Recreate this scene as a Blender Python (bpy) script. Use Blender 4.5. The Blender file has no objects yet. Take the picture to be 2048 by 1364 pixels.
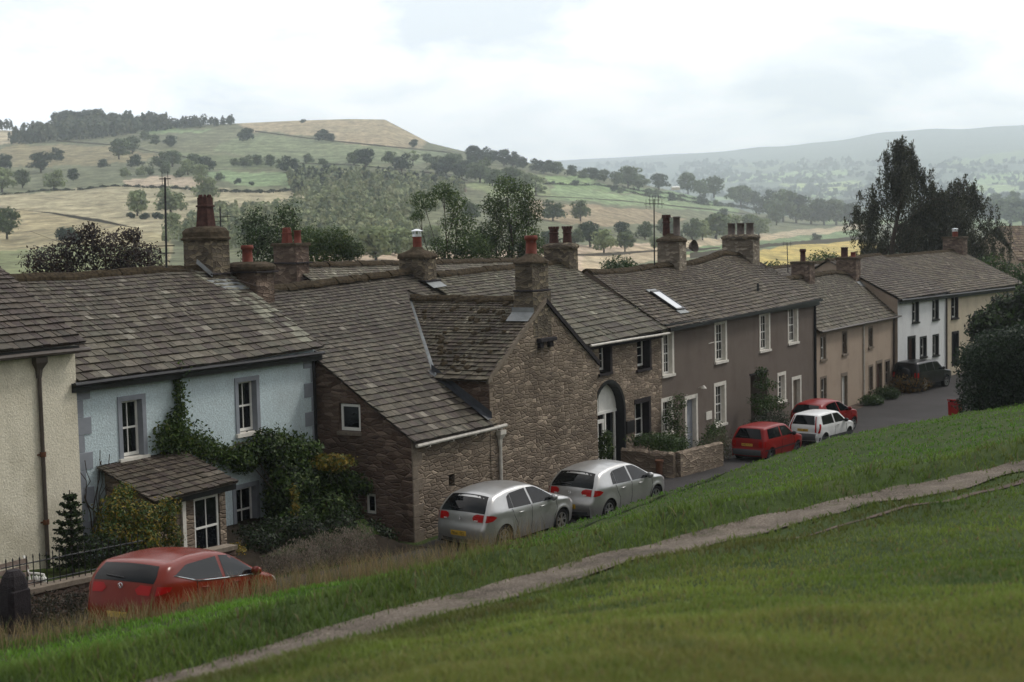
import bpy, math, random
import numpy as np
from mathutils import Vector, Matrix
rnd = random.Random(7); rng = np.random.default_rng(11)
scene = bpy.context.scene; COL = scene.collection
R = math.radians
# ------------------------------------------------------------ camera model (metres; camera 9 m above the street)
F = 2844.0; CXY = (1024.0, 682.0); HC = 9.0
PITCH = math.atan((682 - 471) / F); ROLL = math.atan(0.023)
fwd = np.array([0, math.cos(PITCH), -math.sin(PITCH)])
r0 = np.array([1.0, 0, 0]); u0 = np.cross(r0, fwd)
rt = math.cos(ROLL) * r0 - math.sin(ROLL) * u0
up = math.cos(ROLL) * u0 + math.sin(ROLL) * r0
CAM = np.array([0, 0, HC])
def ray(x, y): return (x - CXY[0]) / F * rt - (y - CXY[1]) / F * up + fwd
def proj(p):
    v = np.asarray(p, float) - CAM; w = v @ fwd
    return CXY[0] + F * (v @ rt) / w, CXY[1] - F * (v @ up) / w, w
def at(x, y, D): return CAM + ray(x, y) * D
# street frame: s along the street (away), t towards the green, z up
A = R(32)
dS = np.array([math.sin(A), math.cos(A), 0]); nS = np.array([math.cos(A), -math.sin(A), 0])
O = np.array([-3.016, 41.223, 0.0])
def W(s, t, z): return O + s * dS + t * nS + np.array([0, 0, z])
def ST(p): q = np.asarray(p, float) - O; return q @ dS, q @ nS, q[2]
def onz(x, y, z): r = ray(x, y); return ST(CAM + r * ((z - HC) / r[2]))
def ont(x, y, t):
    r = ray(x, y); k = (t - (CAM - O) @ nS) / (r @ nS); return ST(CAM + k * r)
# frame of the far white houses
A2 = R(40)
d2 = np.array([math.sin(A2), math.cos(A2), 0]); n2 = np.array([math.cos(A2), -math.sin(A2), 0])
O2 = np.array([28.06, 91.56, 0.0])
def W2(s, t, z): return O2 + s * d2 + t * n2 + np.array([0, 0, z])
# ------------------------------------------------------------ objects
OFF = {}
def lab(o, label, cat=None, group=None, kind=None):
    if label: o['label'] = label
    if cat: o['category'] = cat
    if group: o['group'] = group
    if kind: o['kind'] = kind
    return o
def empty(name, loc, label=None, cat=None, group=None, rz=0.0):
    o = bpy.data.objects.new(name, None); COL.objects.link(o)
    o.location = [float(a) for a in loc]; o.rotation_euler = (0, 0, rz); o.empty_display_size = .3
    OFF[o.name] = np.array(loc, float)
    return lab(o, label, cat, group)
def link(name, me, parent=None, mat=None):
    o = bpy.data.objects.new(name, me); COL.objects.link(o)
    if mat is not None and not me.materials: me.materials.append(mat)
    if parent is not None:
        o.parent = parent; OFF[o.name] = OFF.get(parent.name, np.zeros(3))
    else: OFF[o.name] = np.zeros(3)
    return o
def copy_tree(o, parent=None):
    c = o.copy(); COL.objects.link(c); c.parent = parent
    for ch in list(o.children): copy_tree(ch, c)
    return c
def np_mesh(name, V, F_, col=None, smooth=False):
    V = np.asarray(V, np.float32); F_ = np.asarray(F_, np.int32)
    me = bpy.data.meshes.new(name); k = F_.shape[1]; n = len(F_)
    me.vertices.add(len(V)); me.vertices.foreach_set('co', V.ravel())
    me.loops.add(n * k); me.loops.foreach_set('vertex_index', F_.ravel())
    me.polygons.add(n); me.polygons.foreach_set('loop_start', np.arange(0, n * k, k, dtype=np.int32))
    try: me.polygons.foreach_set('loop_total', np.full(n, k, np.int32))
    except Exception: pass
    if smooth: me.polygons.foreach_set('use_smooth', np.ones(n, bool))
    me.update(calc_edges=True)
    if col is not None:
        c = np.ones((len(V), 4), np.float32); c[:, :3] = col
        at_ = me.color_attributes.new('col', 'FLOAT_COLOR', 'POINT'); at_.data.foreach_set('color', c.ravel())
    return me
class MB:
    """collects faces in frame coordinates; build() turns them into ONE mesh object"""
    def __init__(self, T=None): self.T = T; self.v = []; self.f = []; self.c = []
    def poly(self, pts, col=(1, 1, 1)):
        i = len(self.v); self.v += [tuple(map(float, p)) for p in pts]
        self.f.append(list(range(i, i + len(pts)))); self.c.append(col)
    def box(self, a0, a1, b0, b1, c0, c1, col=(1, 1, 1), skip=''):
        p = [(a, b, c) for c in (c0, c1) for b in (b0, b1) for a in (a0, a1)]
        fs = {'d': (0, 1, 3, 2), 'u': (4, 5, 7, 6), 'b': (0, 1, 5, 4), 'f': (2, 3, 7, 6), 'l': (0, 2, 6, 4), 'r': (1, 3, 7, 5)}
        i = len(self.v); self.v += p
        for k, q in fs.items():
            if k not in skip: self.f.append([i + j for j in q]); self.c.append(col)
    def bbox(self, a0, a1, b0, b1, c0, c1, ch=.02, col=(1, 1, 1)):
        """box with chamfered edges (top and sides)"""
        x = [(a0 + ch, b0, c0), (a1 - ch, b0, c0), (a1, b0 + ch, c0), (a1, b1 - ch, c0), (a1 - ch, b1, c0), (a0 + ch, b1, c0), (a0, b1 - ch, c0), (a0, b0 + ch, c0)]
        def ring(z, s):
            ca, cb = (a0 + a1) / 2, (b0 + b1) / 2
            fa = 1 - 2 * s / max(a1 - a0, 1e-6); fb = 1 - 2 * s / max(b1 - b0, 1e-6)
            return [(ca + (p[0] - ca) * fa, cb + (p[1] - cb) * fb, z) for p in x]
        rs = [ring(c0, 0), ring(c1 - ch, 0), ring(c1, ch)]
        self.loft(rs, col=col, caps=(True, True))
    def loft(self, rings, col=(1, 1, 1), closed=True, caps=(False, False)):
        i = len(self.v); n = len(rings[0])
        for r_ in rings: self.v += [tuple(map(float, p)) for p in r_]
        for a in range(len(rings) - 1):
            for b in range(n if closed else n - 1):
                c = (b + 1) % n
                self.f.append([i + a * n + b, i + a * n + c, i + (a + 1) * n + c, i + (a + 1) * n + b]); self.c.append(col)
        if caps[0]: self.f.append([i + b for b in range(n)]); self.c.append(col)
        if caps[1]: self.f.append([i + (len(rings) - 1) * n + b for b in range(n)]); self.c.append(col)
    def tube(self, pts, rad, n=8, col=(1, 1, 1), caps=True):
        pts = [np.array(p, float) for p in pts]
        if not hasattr(rad, '__len__'): rad = [rad] * len(pts)
        rings = []
        for k, p in enumerate(pts):
            d = pts[min(k + 1, len(pts) - 1)] - pts[max(k - 1, 0)]; d = d / (np.linalg.norm(d) + 1e-9)
            h = np.array([0, 0, 1.0]) if abs(d[2]) < .9 else np.array([1.0, 0, 0])
            a = np.cross(d, h); a /= np.linalg.norm(a) + 1e-9; b = np.cross(d, a)
            rings.append([p + rad[k] * (math.cos(q) * a + math.sin(q) * b) for q in np.linspace(0, 2 * math.pi, n, endpoint=False)])
        self.loft(rings, col, True, (caps, caps))
    def lathe(self, prof, cx, cy, n=16, col=(1, 1, 1), sq=None):
        """prof: (radius, z) list round a vertical axis"""
        rings = [[(cx + r_ * math.cos(q), cy + r_ * math.sin(q), z) for q in np.linspace(0, 2 * math.pi, n, endpoint=False)] for r_, z in prof]
        self.loft(rings, col, True, (True, True))
    def build(self, name, mat, parent=None, smooth=False, local=False):
        off = np.zeros(3) if (parent is None or local) else OFF.get(parent.name, np.zeros(3))
        P = np.array(self.v, float)
        Wd = np.array([self.T(*p) for p in P]) if self.T is not None else P
        me = bpy.data.meshes.new(name)
        me.from_pydata((Wd - off).tolist(), [], self.f)
        me.uv_layers.new(name='UVMap'); me.color_attributes.new('col', 'FLOAT_COLOR', 'CORNER')
        uv = me.uv_layers['UVMap']; ca = me.color_attributes['col']
        U = np.zeros((len(me.loops), 2), np.float32); Cc = np.ones((len(me.loops), 4), np.float32); k = 0
        for f_, c in zip(self.f, self.c):
            q = P[f_]
            nn = np.cross(q[1] - q[0], q[2] - q[0])
            if len(q) > 3: nn = nn + np.cross(q[2] - q[0], q[3] - q[0])
            ax = int(np.argmax(np.abs(nn)))
            uvq = q[:, [(1, 2), (0, 2), (0, 1)][ax]]
            m = len(f_); U[k:k + m] = uvq; Cc[k:k + m, :3] = c; k += m
        uv.data.foreach_set('uv', U.ravel()); ca.data.foreach_set('color', Cc.ravel())
        if smooth: me.polygons.foreach_set('use_smooth', np.ones(len(me.polygons), bool))
        me.update()
        return link(name, me, parent, mat)
# ------------------------------------------------------------ materials
class NT:
    def __init__(self, name, rough=.85, spec=.25):
        self.m = bpy.data.materials.new(name); self.m.use_nodes = True
        self.nt = self.m.node_tree; self.b = self.nt.nodes['Principled BSDF']
        self.b.inputs['Roughness'].default_value = rough; self.b.inputs['Specular IOR Level'].default_value = spec
    def n(self, typ, **kw):
        x = self.nt.nodes.new(typ)
        for k, v in kw.items():
            if k in x.inputs: x.inputs[k].default_value = v
            else: setattr(x, k, v)
        return x
    def l(self, a, b): self.nt.links.new(a, b)
    def coord(self, kind='Object', scale=(1, 1, 1)):
        t = self.n('ShaderNodeTexCoord'); mp = self.n('ShaderNodeMapping'); mp.inputs['Scale'].default_value = scale
        self.l(t.outputs[kind], mp.inputs['Vector']); return mp.outputs['Vector']
    def noise(self, vec, scale, detail=5, rough=.6):
        x = self.n('ShaderNodeTexNoise'); x.inputs['Scale'].default_value = scale; x.inputs['Detail'].default_value = detail; x.inputs['Roughness'].default_value = rough
        if vec is not None: self.l(vec, x.inputs['Vector'])
        return x.outputs['Fac']
    def ramp(self, fac, stops):
        x = self.n('ShaderNodeValToRGB'); e = x.color_ramp.elements
        while len(e) < len(stops): e.new(.5)
        for q, (p, c) in zip(e, stops): q.position = p; q.color = (*c, 1) if hasattr(c, '__len__') else (c, c, c, 1)
        self.l(fac, x.inputs['Fac']); return x.outputs['Color']
    def mix(self, fac, a, b, mode='MIX'):
        x = self.n('ShaderNodeMix'); x.data_type = 'RGBA'; x.blend_type = mode
        for key, v in ((0, fac), (6, a), (7, b)):
            if hasattr(v, 'is_output') or isinstance(v, bpy.types.NodeSocket): self.l(v, x.inputs[key])
            elif key == 0: x.inputs[0].default_value = v
            else: x.inputs[key].default_value = (*v, 1) if len(v) == 3 else v
        return x.outputs[2]
    def attr(self, name='col'):
        x = self.n('ShaderNodeAttribute'); x.attribute_name = name; return x.outputs['Color']
    def color(self, c):
        if isinstance(c, bpy.types.NodeSocket): self.l(c, self.b.inputs['Base Color'])
        else: self.b.inputs['Base Color'].default_value = (*c, 1)
    def bump(self, h, dist=.02, strength=1.0):
        x = self.n('ShaderNodeBump'); x.inputs['Distance'].default_value = dist; x.inputs['Strength'].default_value = strength
        self.l(h, x.inputs['Height']); self.l(x.outputs['Normal'], self.b.inputs['Normal'])
    def math(self, op, a, b=None):
        x = self.n('ShaderNodeMath'); x.operation = op
        for i, v in enumerate((a, b)):
            if v is None: continue
            if isinstance(v, bpy.types.NodeSocket): self.l(v, x.inputs[i])
            else: x.inputs[i].default_value = v
        return x.outputs[0]
def m_plain(name, c, rough=.6, spec=.3, var=.25, scale=6, metallic=0, coat=0, bump=0):
    k = NT(name, rough, spec)
    if var:
        f = k.noise(k.coord(), scale, 6)
        k.color(k.ramp(f, [(.25, tuple(v * (1 - var) for v in c)), (.75, tuple(min(1, v * (1 + var)) for v in c))]))
        if bump: k.bump(k.noise(k.coord(), scale * 6, 4), bump)
    else: k.color(c)
    k.b.inputs['Metallic'].default_value = metallic
    if coat: k.b.inputs['Coat Weight'].default_value = coat; k.b.inputs['Coat Roughness'].default_value = .05
    return k.m
def m_slate():
    k = NT('slate', .75, .25); v = k.coord()
    f = k.noise(v, 7, 6); g = k.noise(v, 34, 5, .7); big = k.noise(v, .7, 3)
    c = k.mix(1, k.attr(), k.ramp(f, [(.3, (.82, .78, .73)), (.7, (1.62, 1.54, 1.41))]), 'MULTIPLY')
    c = k.mix(1, c, k.ramp(big, [(.3, (.86, .83, .83)), (.7, (1.08, 1.1, 1.06))]), 'MULTIPLY')
    c = k.mix(k.ramp(g, [(.66, 0.0), (.74, .75)]), c, (.34, .33, .27))
    c = k.mix(k.ramp(k.noise(v, 2.6, 5, .7), [(.57, 0.0), (.70, .65)]), c, (.042, .040, .024))
    k.color(c); k.bump(g, .012); return k.m
def m_rubble(name, c1, c2, c3, mortar, sx=3.4, sy=7.5, bump=.05):
    k = NT(name, .92, .15); v = k.coord('UV', (1, 1, 1))
    nz = k.n('ShaderNodeTexNoise', Scale=2.2); k.l(v, nz.inputs['Vector'])
    mx = k.n('ShaderNodeVectorMath'); mx.operation = 'MULTIPLY_ADD'; k.l(nz.outputs['Color'], mx.inputs[0]); mx.inputs[1].default_value = (.13, .07, 0); k.l(v, mx.inputs[2])
    mp = k.n('ShaderNodeMapping'); mp.inputs['Scale'].default_value = (sx, sy, 1); k.l(mx.outputs[0], mp.inputs['Vector'])
    vo = k.n('ShaderNodeTexVoronoi', Scale=1.0); vo.voronoi_dimensions = '2D'; k.l(mp.outputs[0], vo.inputs['Vector'])
    ve = k.n('ShaderNodeTexVoronoi', Scale=1.0); ve.voronoi_dimensions = '2D'; ve.feature = 'DISTANCE_TO_EDGE'; k.l(mp.outputs[0], ve.inputs['Vector'])
    sep = k.n('ShaderNodeSeparateColor'); k.l(vo.outputs['Color'], sep.inputs[0])
    c = k.ramp(sep.outputs[0], [(.05, c1), (.45, c2), (.8, c3), (.98, tuple(x * 1.5 for x in c3))])
    c = k.mix(1, c, k.ramp(k.noise(v, .55, 6, .65), [(.3, .62), (.7, 1.32)]), 'MULTIPLY')
    c = k.mix(1, c, k.ramp(k.noise(v, 28, 5), [(.3, .75), (.7, 1.25)]), 'MULTIPLY')
    edge = k.ramp(ve.outputs['Distance'], [(.02, 1.0), (.09, 0.0)])
    c = k.mix(k.math('MULTIPLY', edge, .45), c, mortar); k.color(c)
    h = k.math('ADD', k.ramp(ve.outputs['Distance'], [(0, 0.0), (.18, 1.0)]), k.math('MULTIPLY', k.noise(v, 25, 4), .5))
    k.bump(h, bump); return k.m
def m_roughcast(name, c, dark=.75, stain=(.45, .42, .36), gr=21):
    k = NT(name, .95, .12); v = k.coord('Object')
    g = k.noise(v, gr, 3, .7); f = k.noise(v, .8, 6, .65)
    cc = k.ramp(g, [(.3, tuple(x * dark for x in c)), (.7, tuple(min(.9, x * 1.12) for x in c))])
    cc = k.mix(k.ramp(f, [(.48, 0.0), (.74, .55)]), cc, stain)
    st = k.noise(k.coord('Object', (1.3, 1.3, .3)), 1.1, 6)
    cc = k.mix(k.ramp(st, [(.52, 0.0), (.8, .3)]), cc, tuple(x * .6 for x in stain))
    k.color(cc); k.bump(g, .022, 1.0); return k.m
def m_leaf(name, tint=(1, 1, 1), trans=.35, rough=.55):
    k = NT(name, rough, .3); c = k.mix(1, k.attr(), (*tint, 1), 'MULTIPLY'); k.color(c)
    tr = k.n('ShaderNodeBsdfTranslucent'); k.l(c, tr.inputs['Color'])
    mx = k.n('ShaderNodeMixShader'); mx.inputs[0].default_value = trans
    k.l(k.b.outputs[0], mx.inputs[1]); k.l(tr.outputs[0], mx.inputs[2])
    k.l(mx.outputs[0], k.nt.nodes['Material Output'].inputs['Surface']); return k.m
def m_glass(name='window_glass', c=(.006, .007, .009), rough=.04, spec=.35):
    k = NT(name, rough, spec); k.color(c)
    k.bump(k.noise(k.coord(), 1.5, 2), .02, .15); return k.m
def m_paint(name, c, metal=0.0, rough=.35, spec=.35):
    k = NT(name, rough, spec); f = k.noise(k.coord(), 3, 5)
    k.color(k.ramp(f, [(.3, tuple(x * .88 for x in c)), (.7, tuple(min(1, x * 1.06) for x in c))]))
    k.b.inputs['Metallic'].default_value = metal
    k.b.inputs['Coat Weight'].default_value = .22 if spec > .3 else .04; k.b.inputs['Coat Roughness'].default_value = .06
    return k.m
def m_gravel():
    k = NT('gravel', .95, .1); v = k.coord('Object')
    vo = k.n('ShaderNodeTexVoronoi', Scale=55.0); k.l(v, vo.inputs['Vector'])
    sep = k.n('ShaderNodeSeparateColor'); k.l(vo.outputs['Color'], sep.inputs[0])
    c = k.ramp(sep.outputs[0], [(.05, (.10, .083, .067)), (.5, (.15, .126, .103)), (.95, (.235, .2, .167))])
    c = k.mix(1, c, k.ramp(k.noise(v, 1.6, 6, .65), [(.3, .55), (.7, 1.3)]), 'MULTIPLY')
    c = k.mix(k.ramp(k.noise(v, 2.4, 5, .7), [(.58, 0.0), (.70, .7)]), c, (.05, .07, .02))
    k.color(c); k.bump(vo.outputs['Distance'], .02); return k.m
def m_asphalt():
    k = NT('asphalt', .85, .25); v = k.coord('Object'); g = k.noise(v, 60, 3, .8)
    c = k.ramp(g, [(.3, (.020, .018, .0185)), (.7, (.042, .0375, .0375))])
    c = k.mix(1, c, k.ramp(k.noise(v, .5, 6), [(.3, .7), (.7, 1.45)]), 'MULTIPLY')
    c = k.mix(k.ramp(k.noise(v, 1.7, 5), [(.6, 0.0), (.75, .5)]), c, (.055, .043, .036))
    k.color(c); k.bump(g, .01); return k.m
def m_soil():
    k = NT('turf_soil', .95, .1); v = k.coord('Object')
    c = k.ramp(k.noise(v, 1.2, 6), [(.3, (.026, .044, .012)), (.55, (.045, .068, .018)), (.75, (.06, .066, .025))])
    c = k.mix(1, c, k.ramp(k.noise(v, 40, 3), [(.3, .6), (.7, 1.35)]), 'MULTIPLY')
    k.color(c); k.bump(k.noise(v, 14, 6), .05); return k.m
def m_field():
    k = NT('fields', .95, .1); v = k.coord('Object')
    c = k.mix(1, k.attr(), k.ramp(k.noise(v, .05, 7, .7), [(.3, .62), (.7, 1.3)]), 'MULTIPLY')
    c = k.mix(1, c, k.ramp(k.noise(k.coord('Object', (1, .35, 1)), .16, 6, .75), [(.38, .6), (.62, 1.3)]), 'MULTIPLY')
    c = k.mix(1, c, k.ramp(k.noise(v, .006, 5, .6), [(.3, (.85, .88, .85)), (.7, (1.12, 1.06, 1.0))]), 'MULTIPLY')
    c = k.mix(1, c, k.ramp(k.noise(v, .3, 4, .7), [(.35, .72), (.65, 1.25)]), 'MULTIPLY')
    k.color(c); return k.m
MT = dict(
    slate=m_slate(),
    moss=m_plain('mossy_ridge', (.062, .047, .029), .95, .1, .75, 9, bump=.06),
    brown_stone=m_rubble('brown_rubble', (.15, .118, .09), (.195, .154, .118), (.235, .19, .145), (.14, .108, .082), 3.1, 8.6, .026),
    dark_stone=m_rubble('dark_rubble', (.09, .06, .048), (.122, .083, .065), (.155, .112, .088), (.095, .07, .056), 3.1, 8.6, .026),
    chim_stone=m_rubble('chimney_stone', (.082, .068, .053), (.12, .10, .076), (.175, .145, .102), (.09, .074, .058), 4.6, 8.5, .02),
    pale_chim=m_rubble('pale_chimney_stone', (.14, .115, .09), (.20, .172, .138), (.27, .235, .19), (.15, .128, .1), 4.4, 8.5, .02),
    red_chim=m_rubble('reddish_chimney_stone', (.10, .07, .056), (.135, .098, .078), (.18, .135, .106), (.10, .076, .06), 4.6, 8.5, .02),
    lime=m_plain('lichened_cap', (.085, .066, .045), .95, .1, .55, 7, bump=.05),
    dressed=m_plain('dressed_stone', (.20, .165, .13), .9, .15, .3, 9, bump=.02),
    dark_dressed=m_plain('dark_stained_stone', (.022, .018, .02), .8, .2, .4, 6, bump=.02),
    cream=m_roughcast('cream_roughcast', (.74, .69, .56), .80, (.40, .36, .26)),
    blue=m_roughcast('pale_blue_roughcast', (.58, .685, .72), .72, (.40, .45, .47)),
    bluegrey=m_plain('blue_grey_paint', (.25, .268, .30), .8, .2, .12, 5),
    grey_render=m_roughcast('brown_grey_render', (.175, .145, .125), .88, (.125, .1, .085), 70),
    tan_render=m_roughcast('tan_roughcast', (.42, .335, .265), .85, (.30, .235, .185), 40),
    white_render=m_roughcast('white_roughcast', (.80, .82, .84), .85, (.6, .6, .6), 40),
    cream_far=m_roughcast('cream_far_render', (.60, .52, .40), .85, (.42, .36, .27), 40),
    white=m_plain('white_gloss_paint', (.76, .75, .71), .45, .4, .1, 5),
    offwhite=m_plain('off_white_limewash', (.66, .63, .57), .8, .2, .16, 5),
    black=m_plain('black_paint', (.012, .012, .014), .4, .4, .3, 5),
    brownpipe=m_plain('brown_cast_iron', (.075, .06, .05), .5, .4, .4, 6),
    greypipe=m_plain('pale_pipe_paint', (.55, .52, .47), .5, .3, .25, 5),
    rust=m_plain('rusty_iron', (.13, .06, .035), .8, .2, .4, 14),
    lead=m_plain('lead_flashing', (.20, .215, .22), .55, .4, .3, 3, bump=.01),
    dkleed=m_plain('dark_lead', (.05, .055, .065), .5, .4, .3, 4),
    terra=m_plain('terracotta', (.15, .036, .022), .75, .25, .3, 8),
    darkpot=m_plain('sooty_terracotta', (.06, .027, .022), .8, .2, .5, 8),
    greypot=m_plain('grey_clay', (.12, .10, .09), .8, .2, .35, 8),
    steel=m_plain('galvanised_steel', (.62, .64, .66), .35, .5, .15, 8, metallic=.8),
    glass=m_glass(), skyl=m_glass('skylight_glass', (.5, .53, .58), .12, .8),
    door_brown=m_plain('brown_door_paint', (.07, .035, .025), .5, .35, .25, 5),
    wood=m_plain('weathered_wood', (.15, .115, .095), .85, .2, .35, 9),
    gravel=m_gravel(), vergemat=m_plain('brown_gravel_verge', (.095, .072, .06), .95, .1, .5, 2.5, bump=.02), earth=m_plain('dark_garden_earth', (.028, .022, .016), .95, .1, .5, 3, bump=.05), asphalt=m_asphalt(), soil=m_soil(), field=m_field(),
    leaf=m_leaf('leaves'), blade=m_leaf('grass_blades', trans=.3, rough=.6), farleaf=m_leaf('far_leaves', trans=.25, rough=.8),
    bark=m_plain('bark', (.07, .055, .043), .95, .1, .4, 9, bump=.03),
    silver=m_paint('silver_metallic_paint', (.44, .44, .435), .7, .33),
    red=m_paint('orange_red_paint', (.165, .017, .007), .0, .22, spec=.26), red2=m_paint('bright_red_paint', (.22, .007, .007), .0, .28, spec=.22),
    whitecar=m_paint('white_car_paint', (.74, .75, .75), 0, .3), blackcar=m_paint('black_car_paint', (.01, .01, .012), .2, .3),
    carglass=m_glass('tinted_car_glass', (.004, .005, .006), .05, .25),
    plastic=m_plain('grey_plastic', (.075, .078, .082), .6, .3, .15, 6), rubber=m_plain('tyre_rubber', (.016, .016, .017), .8, .2, .2, 8),
    alloy=m_plain('alloy_wheel', (.5, .5, .51), .3, .5, .1, 5, metallic=.9), chrome=m_plain('bright_chrome', (.75, .75, .76), .15, .5, 0, metallic=1),
    tail=m_paint('red_tail_lens', (.34, .008, .008), 0, .2, spec=.2), clear=m_paint('clear_lens', (.75, .72, .7), .2, .12),
    plate=m_plain('yellow_number_plate', (.62, .40, .05), .5, .3, .08, 6), pillar=m_paint('post_box_red', (.35, .012, .012), 0, .4),
)
HAZE, SKYS, SUNE, EXPO = 2.0e-4, .1, 1.6, .13
CLOUD = ((15.4, 15.1, 14.9), (18.0, 17.3, 16.9)); THIN = (11.2, 11.7, 12.1)
# ------------------------------------------------------------ near terrain: one heightfield over (s,t)
S_Z = [-80, -45, -20, -15, -9, -4, 0, 6, 15, 30, 40, 52, 65, 90, 140]
Z_R = [4.2, 3.6, 2.3, 1.8, 1.0, .42, .06, 0, -.2, -.65, -1.0, -.95, -.65, -.2, 0]
def zr(s): return np.interp(s, S_Z, Z_R)
S_C = [-80, -45, -30, -20.8, -15.3, -8.4, -1.6, 7.3, 15, 28, 45, 65, 90, 140]
T_C = [12, 11, 9.3, 8.1, 8.1, 6.3, 6.2, 7.2, 8.1, 11.2, 12.5, 12, 14, 18]
Z_C = [6.5, 5.6, 4.25, 3.50, 2.92, 1.70, 1.40, 1.6, 1.73, 1.44, 1.0, .6, 1.0, 1.5]
S_E = [-80, -45, -20, -15, -8, -2, 6, 15, 28, 45, 60, 75, 100, 140]
T_E = [9, 8, 6.6, 5.9, 4.5, 4.5, 4.9, 5.3, 6.0, 6.2, 4.5, 3.0, 2.5, 2]
def tc(s): return np.interp(s, S_C, T_C)
def zc(s): return np.interp(s, S_C, Z_C)
def te(s): return np.interp(s, S_E, T_E)
PATH = [at(0, 1455, 11.0), at(304, 1373, 12.5), at(533, 1306, 13.7), at(761, 1249, 15.2), at(1024, 1168, 17.2), at(1328, 1096, 19.1), at(1557, 1037, 20.7), at(1785, 988, 22.4), at(2048, 933, 24.5), at(2500, 840, 28.8)]
TRACK2 = [at(1560, 1090, 18.2), at(1671, 1065, 18.9), at(1815, 1027, 20.1), at(1937, 1000, 21.2), at(2048, 978, 22.2), at(2500, 890, 26)]
ctrl = [ST(p) for p in PATH] + [ST((0, 0, 7.35)), ST(at(1024, 1364, 7.6)), ST(at(2048, 1364, 7.0)), ST(at(2048, 1150, 13)), ST(at(1400, 1200, 12.4)), ST(at(600, 1364, 9)),
        ST(at(2048, 1000, 20)), ST((14, -2, 8.4)), ST((-12, 0, 6.0)), ST((0, -14, 8.6)), ST((26, 16, 6.6)), ST((34, 45, 4.6)), ST((45, 90, 3.2)), ST((-24, 2, 5.9)), ST((-20, -20, 8.2)), ST((30, -20, 10))]
ctrl += [(s, tc(s), zc(s)) for s in (-45, -30, -20.8, -15.3, -8.4, -1.6, 7.3, 15, 28, 45, 65)]
ctrl = np.array(ctrl, float)
def tps_fit(P):
    n = len(P); d = np.linalg.norm(P[:, None, :2] - P[None, :, :2], axis=2)
    K = np.where(d > 0, d * d * np.log(d + 1e-12), 0) + np.eye(n) * .6
    Q = np.hstack([np.ones((n, 1)), P[:, :2]]); M_ = np.block([[K, Q], [Q.T, np.zeros((3, 3))]])
    w = np.linalg.solve(M_, np.concatenate([P[:, 2], np.zeros(3)])); return w
TW = tps_fit(ctrl)
def tps(s, t):
    s = np.asarray(s, float); t = np.asarray(t, float); out = TW[-3] + TW[-2] * s + TW[-1] * t
    for (a, b, _), w in zip(ctrl, TW[:-3]):
        d2_ = (s - a) ** 2 + (t - b) ** 2; out = out + w * .5 * d2_ * np.log(d2_ + 1e-12)
    return out
PST = np.array([ST(p)[:2] for p in PATH]); T2ST = np.array([ST(p)[:2] for p in TRACK2])
def poly_dist(pl, s, t):
    """signed distance to a polyline (positive on the street side) """
    s = np.asarray(s, float); t = np.asarray(t, float); best = np.full(s.shape, 1e9); sg = np.ones(s.shape)
    for a, b in zip(pl[:-1], pl[1:]):
        ab = b - a; L = ab @ ab; k = np.clip(((s - a[0]) * ab[0] + (t - a[1]) * ab[1]) / L, 0, 1)
        dx = s - a[0] - k * ab[0]; dy = t - a[1] - k * ab[1]; d = np.hypot(dx, dy)
        cr = ab[0] * (t - a[1]) - ab[1] * (s - a[0]); m = d < best
        best = np.where(m, d, best); sg = np.where(m, np.where(cr < 0, 1, -1), sg)
    return best * sg
def sm(x): x = np.clip(x, 0, 1); return x * x * (3 - 2 * x)
def gz(s, t):
    s = np.asarray(s, float); t = np.asarray(t, float)
    z0 = zr(s); c, e = tc(s), te(s)
    k = np.clip((t - e) / (c - e), 0, 1); bank = z0 + (zc(s) - z0) * (1 - (1 - k) ** 1.7)
    g = tps(s, np.maximum(t, c)); g = np.where(t > c, g + (zc(s) - tps(s, c)) * np.exp(-(t - c) / 2.0), 0)
    out = np.where(t <= e, z0, np.where(t < c, bank, g))
    d = poly_dist(PST, s, t)
    out = np.where(t > c - .5, out + .30 * np.exp(-((d - 1.35) / .6) ** 2) - .06 * np.exp(-(d / 1.0) ** 2), out)   # low berm on the street side of the path
    garden = sm((s + 13.5) / 2) * sm((-.6 - s) / .8) * sm((.2 - t) / .9)
    out = out + garden * np.maximum(0.0, 1.05 - z0) * .9
    back = sm((-11 - t) / 25); out = out * (1 - back) + back * (-2.5)
    bump_ = .035 * np.sin(s * 1.3 + t * .7) * np.cos(t * 1.1 - s * .4) + .025 * np.sin(s * 3.1) * np.sin(t * 2.7 + 1)
    return out + np.where(t > e + .4, bump_, 0)
def grid_mesh(name, ss, tt, zf, mat, kind='structure', smooth=True):
    S_, T_ = np.meshgrid(ss, tt, indexing='ij'); Z = zf(S_, T_)
    V = O + S_.ravel()[:, None] * dS + T_.ravel()[:, None] * nS + np.c_[np.zeros(S_.size), np.zeros(S_.size), Z.ravel()]
    a, b = S_.shape; idx = np.arange(a * b).reshape(a, b)
    Fq = np.c_[idx[:-1, :-1].ravel(), idx[1:, :-1].ravel(), idx[1:, 1:].ravel(), idx[:-1, 1:].ravel()]
    return lab(link(name, np_mesh(name, V, Fq, smooth=smooth), None, mat), None, kind=kind)
ss = np.concatenate([np.arange(-75, -45, 1.5), np.arange(-45, 45, .4), np.arange(45, 140, 1.5)])
tt = np.concatenate([np.arange(-110, -14, 4), np.arange(-14, 7, .35), np.arange(7, 22, .15), np.arange(22, 30, .35), np.arange(30, 75, 1.5)])
grid_mesh('ground', ss, tt, gz, MT['soil'])
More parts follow.
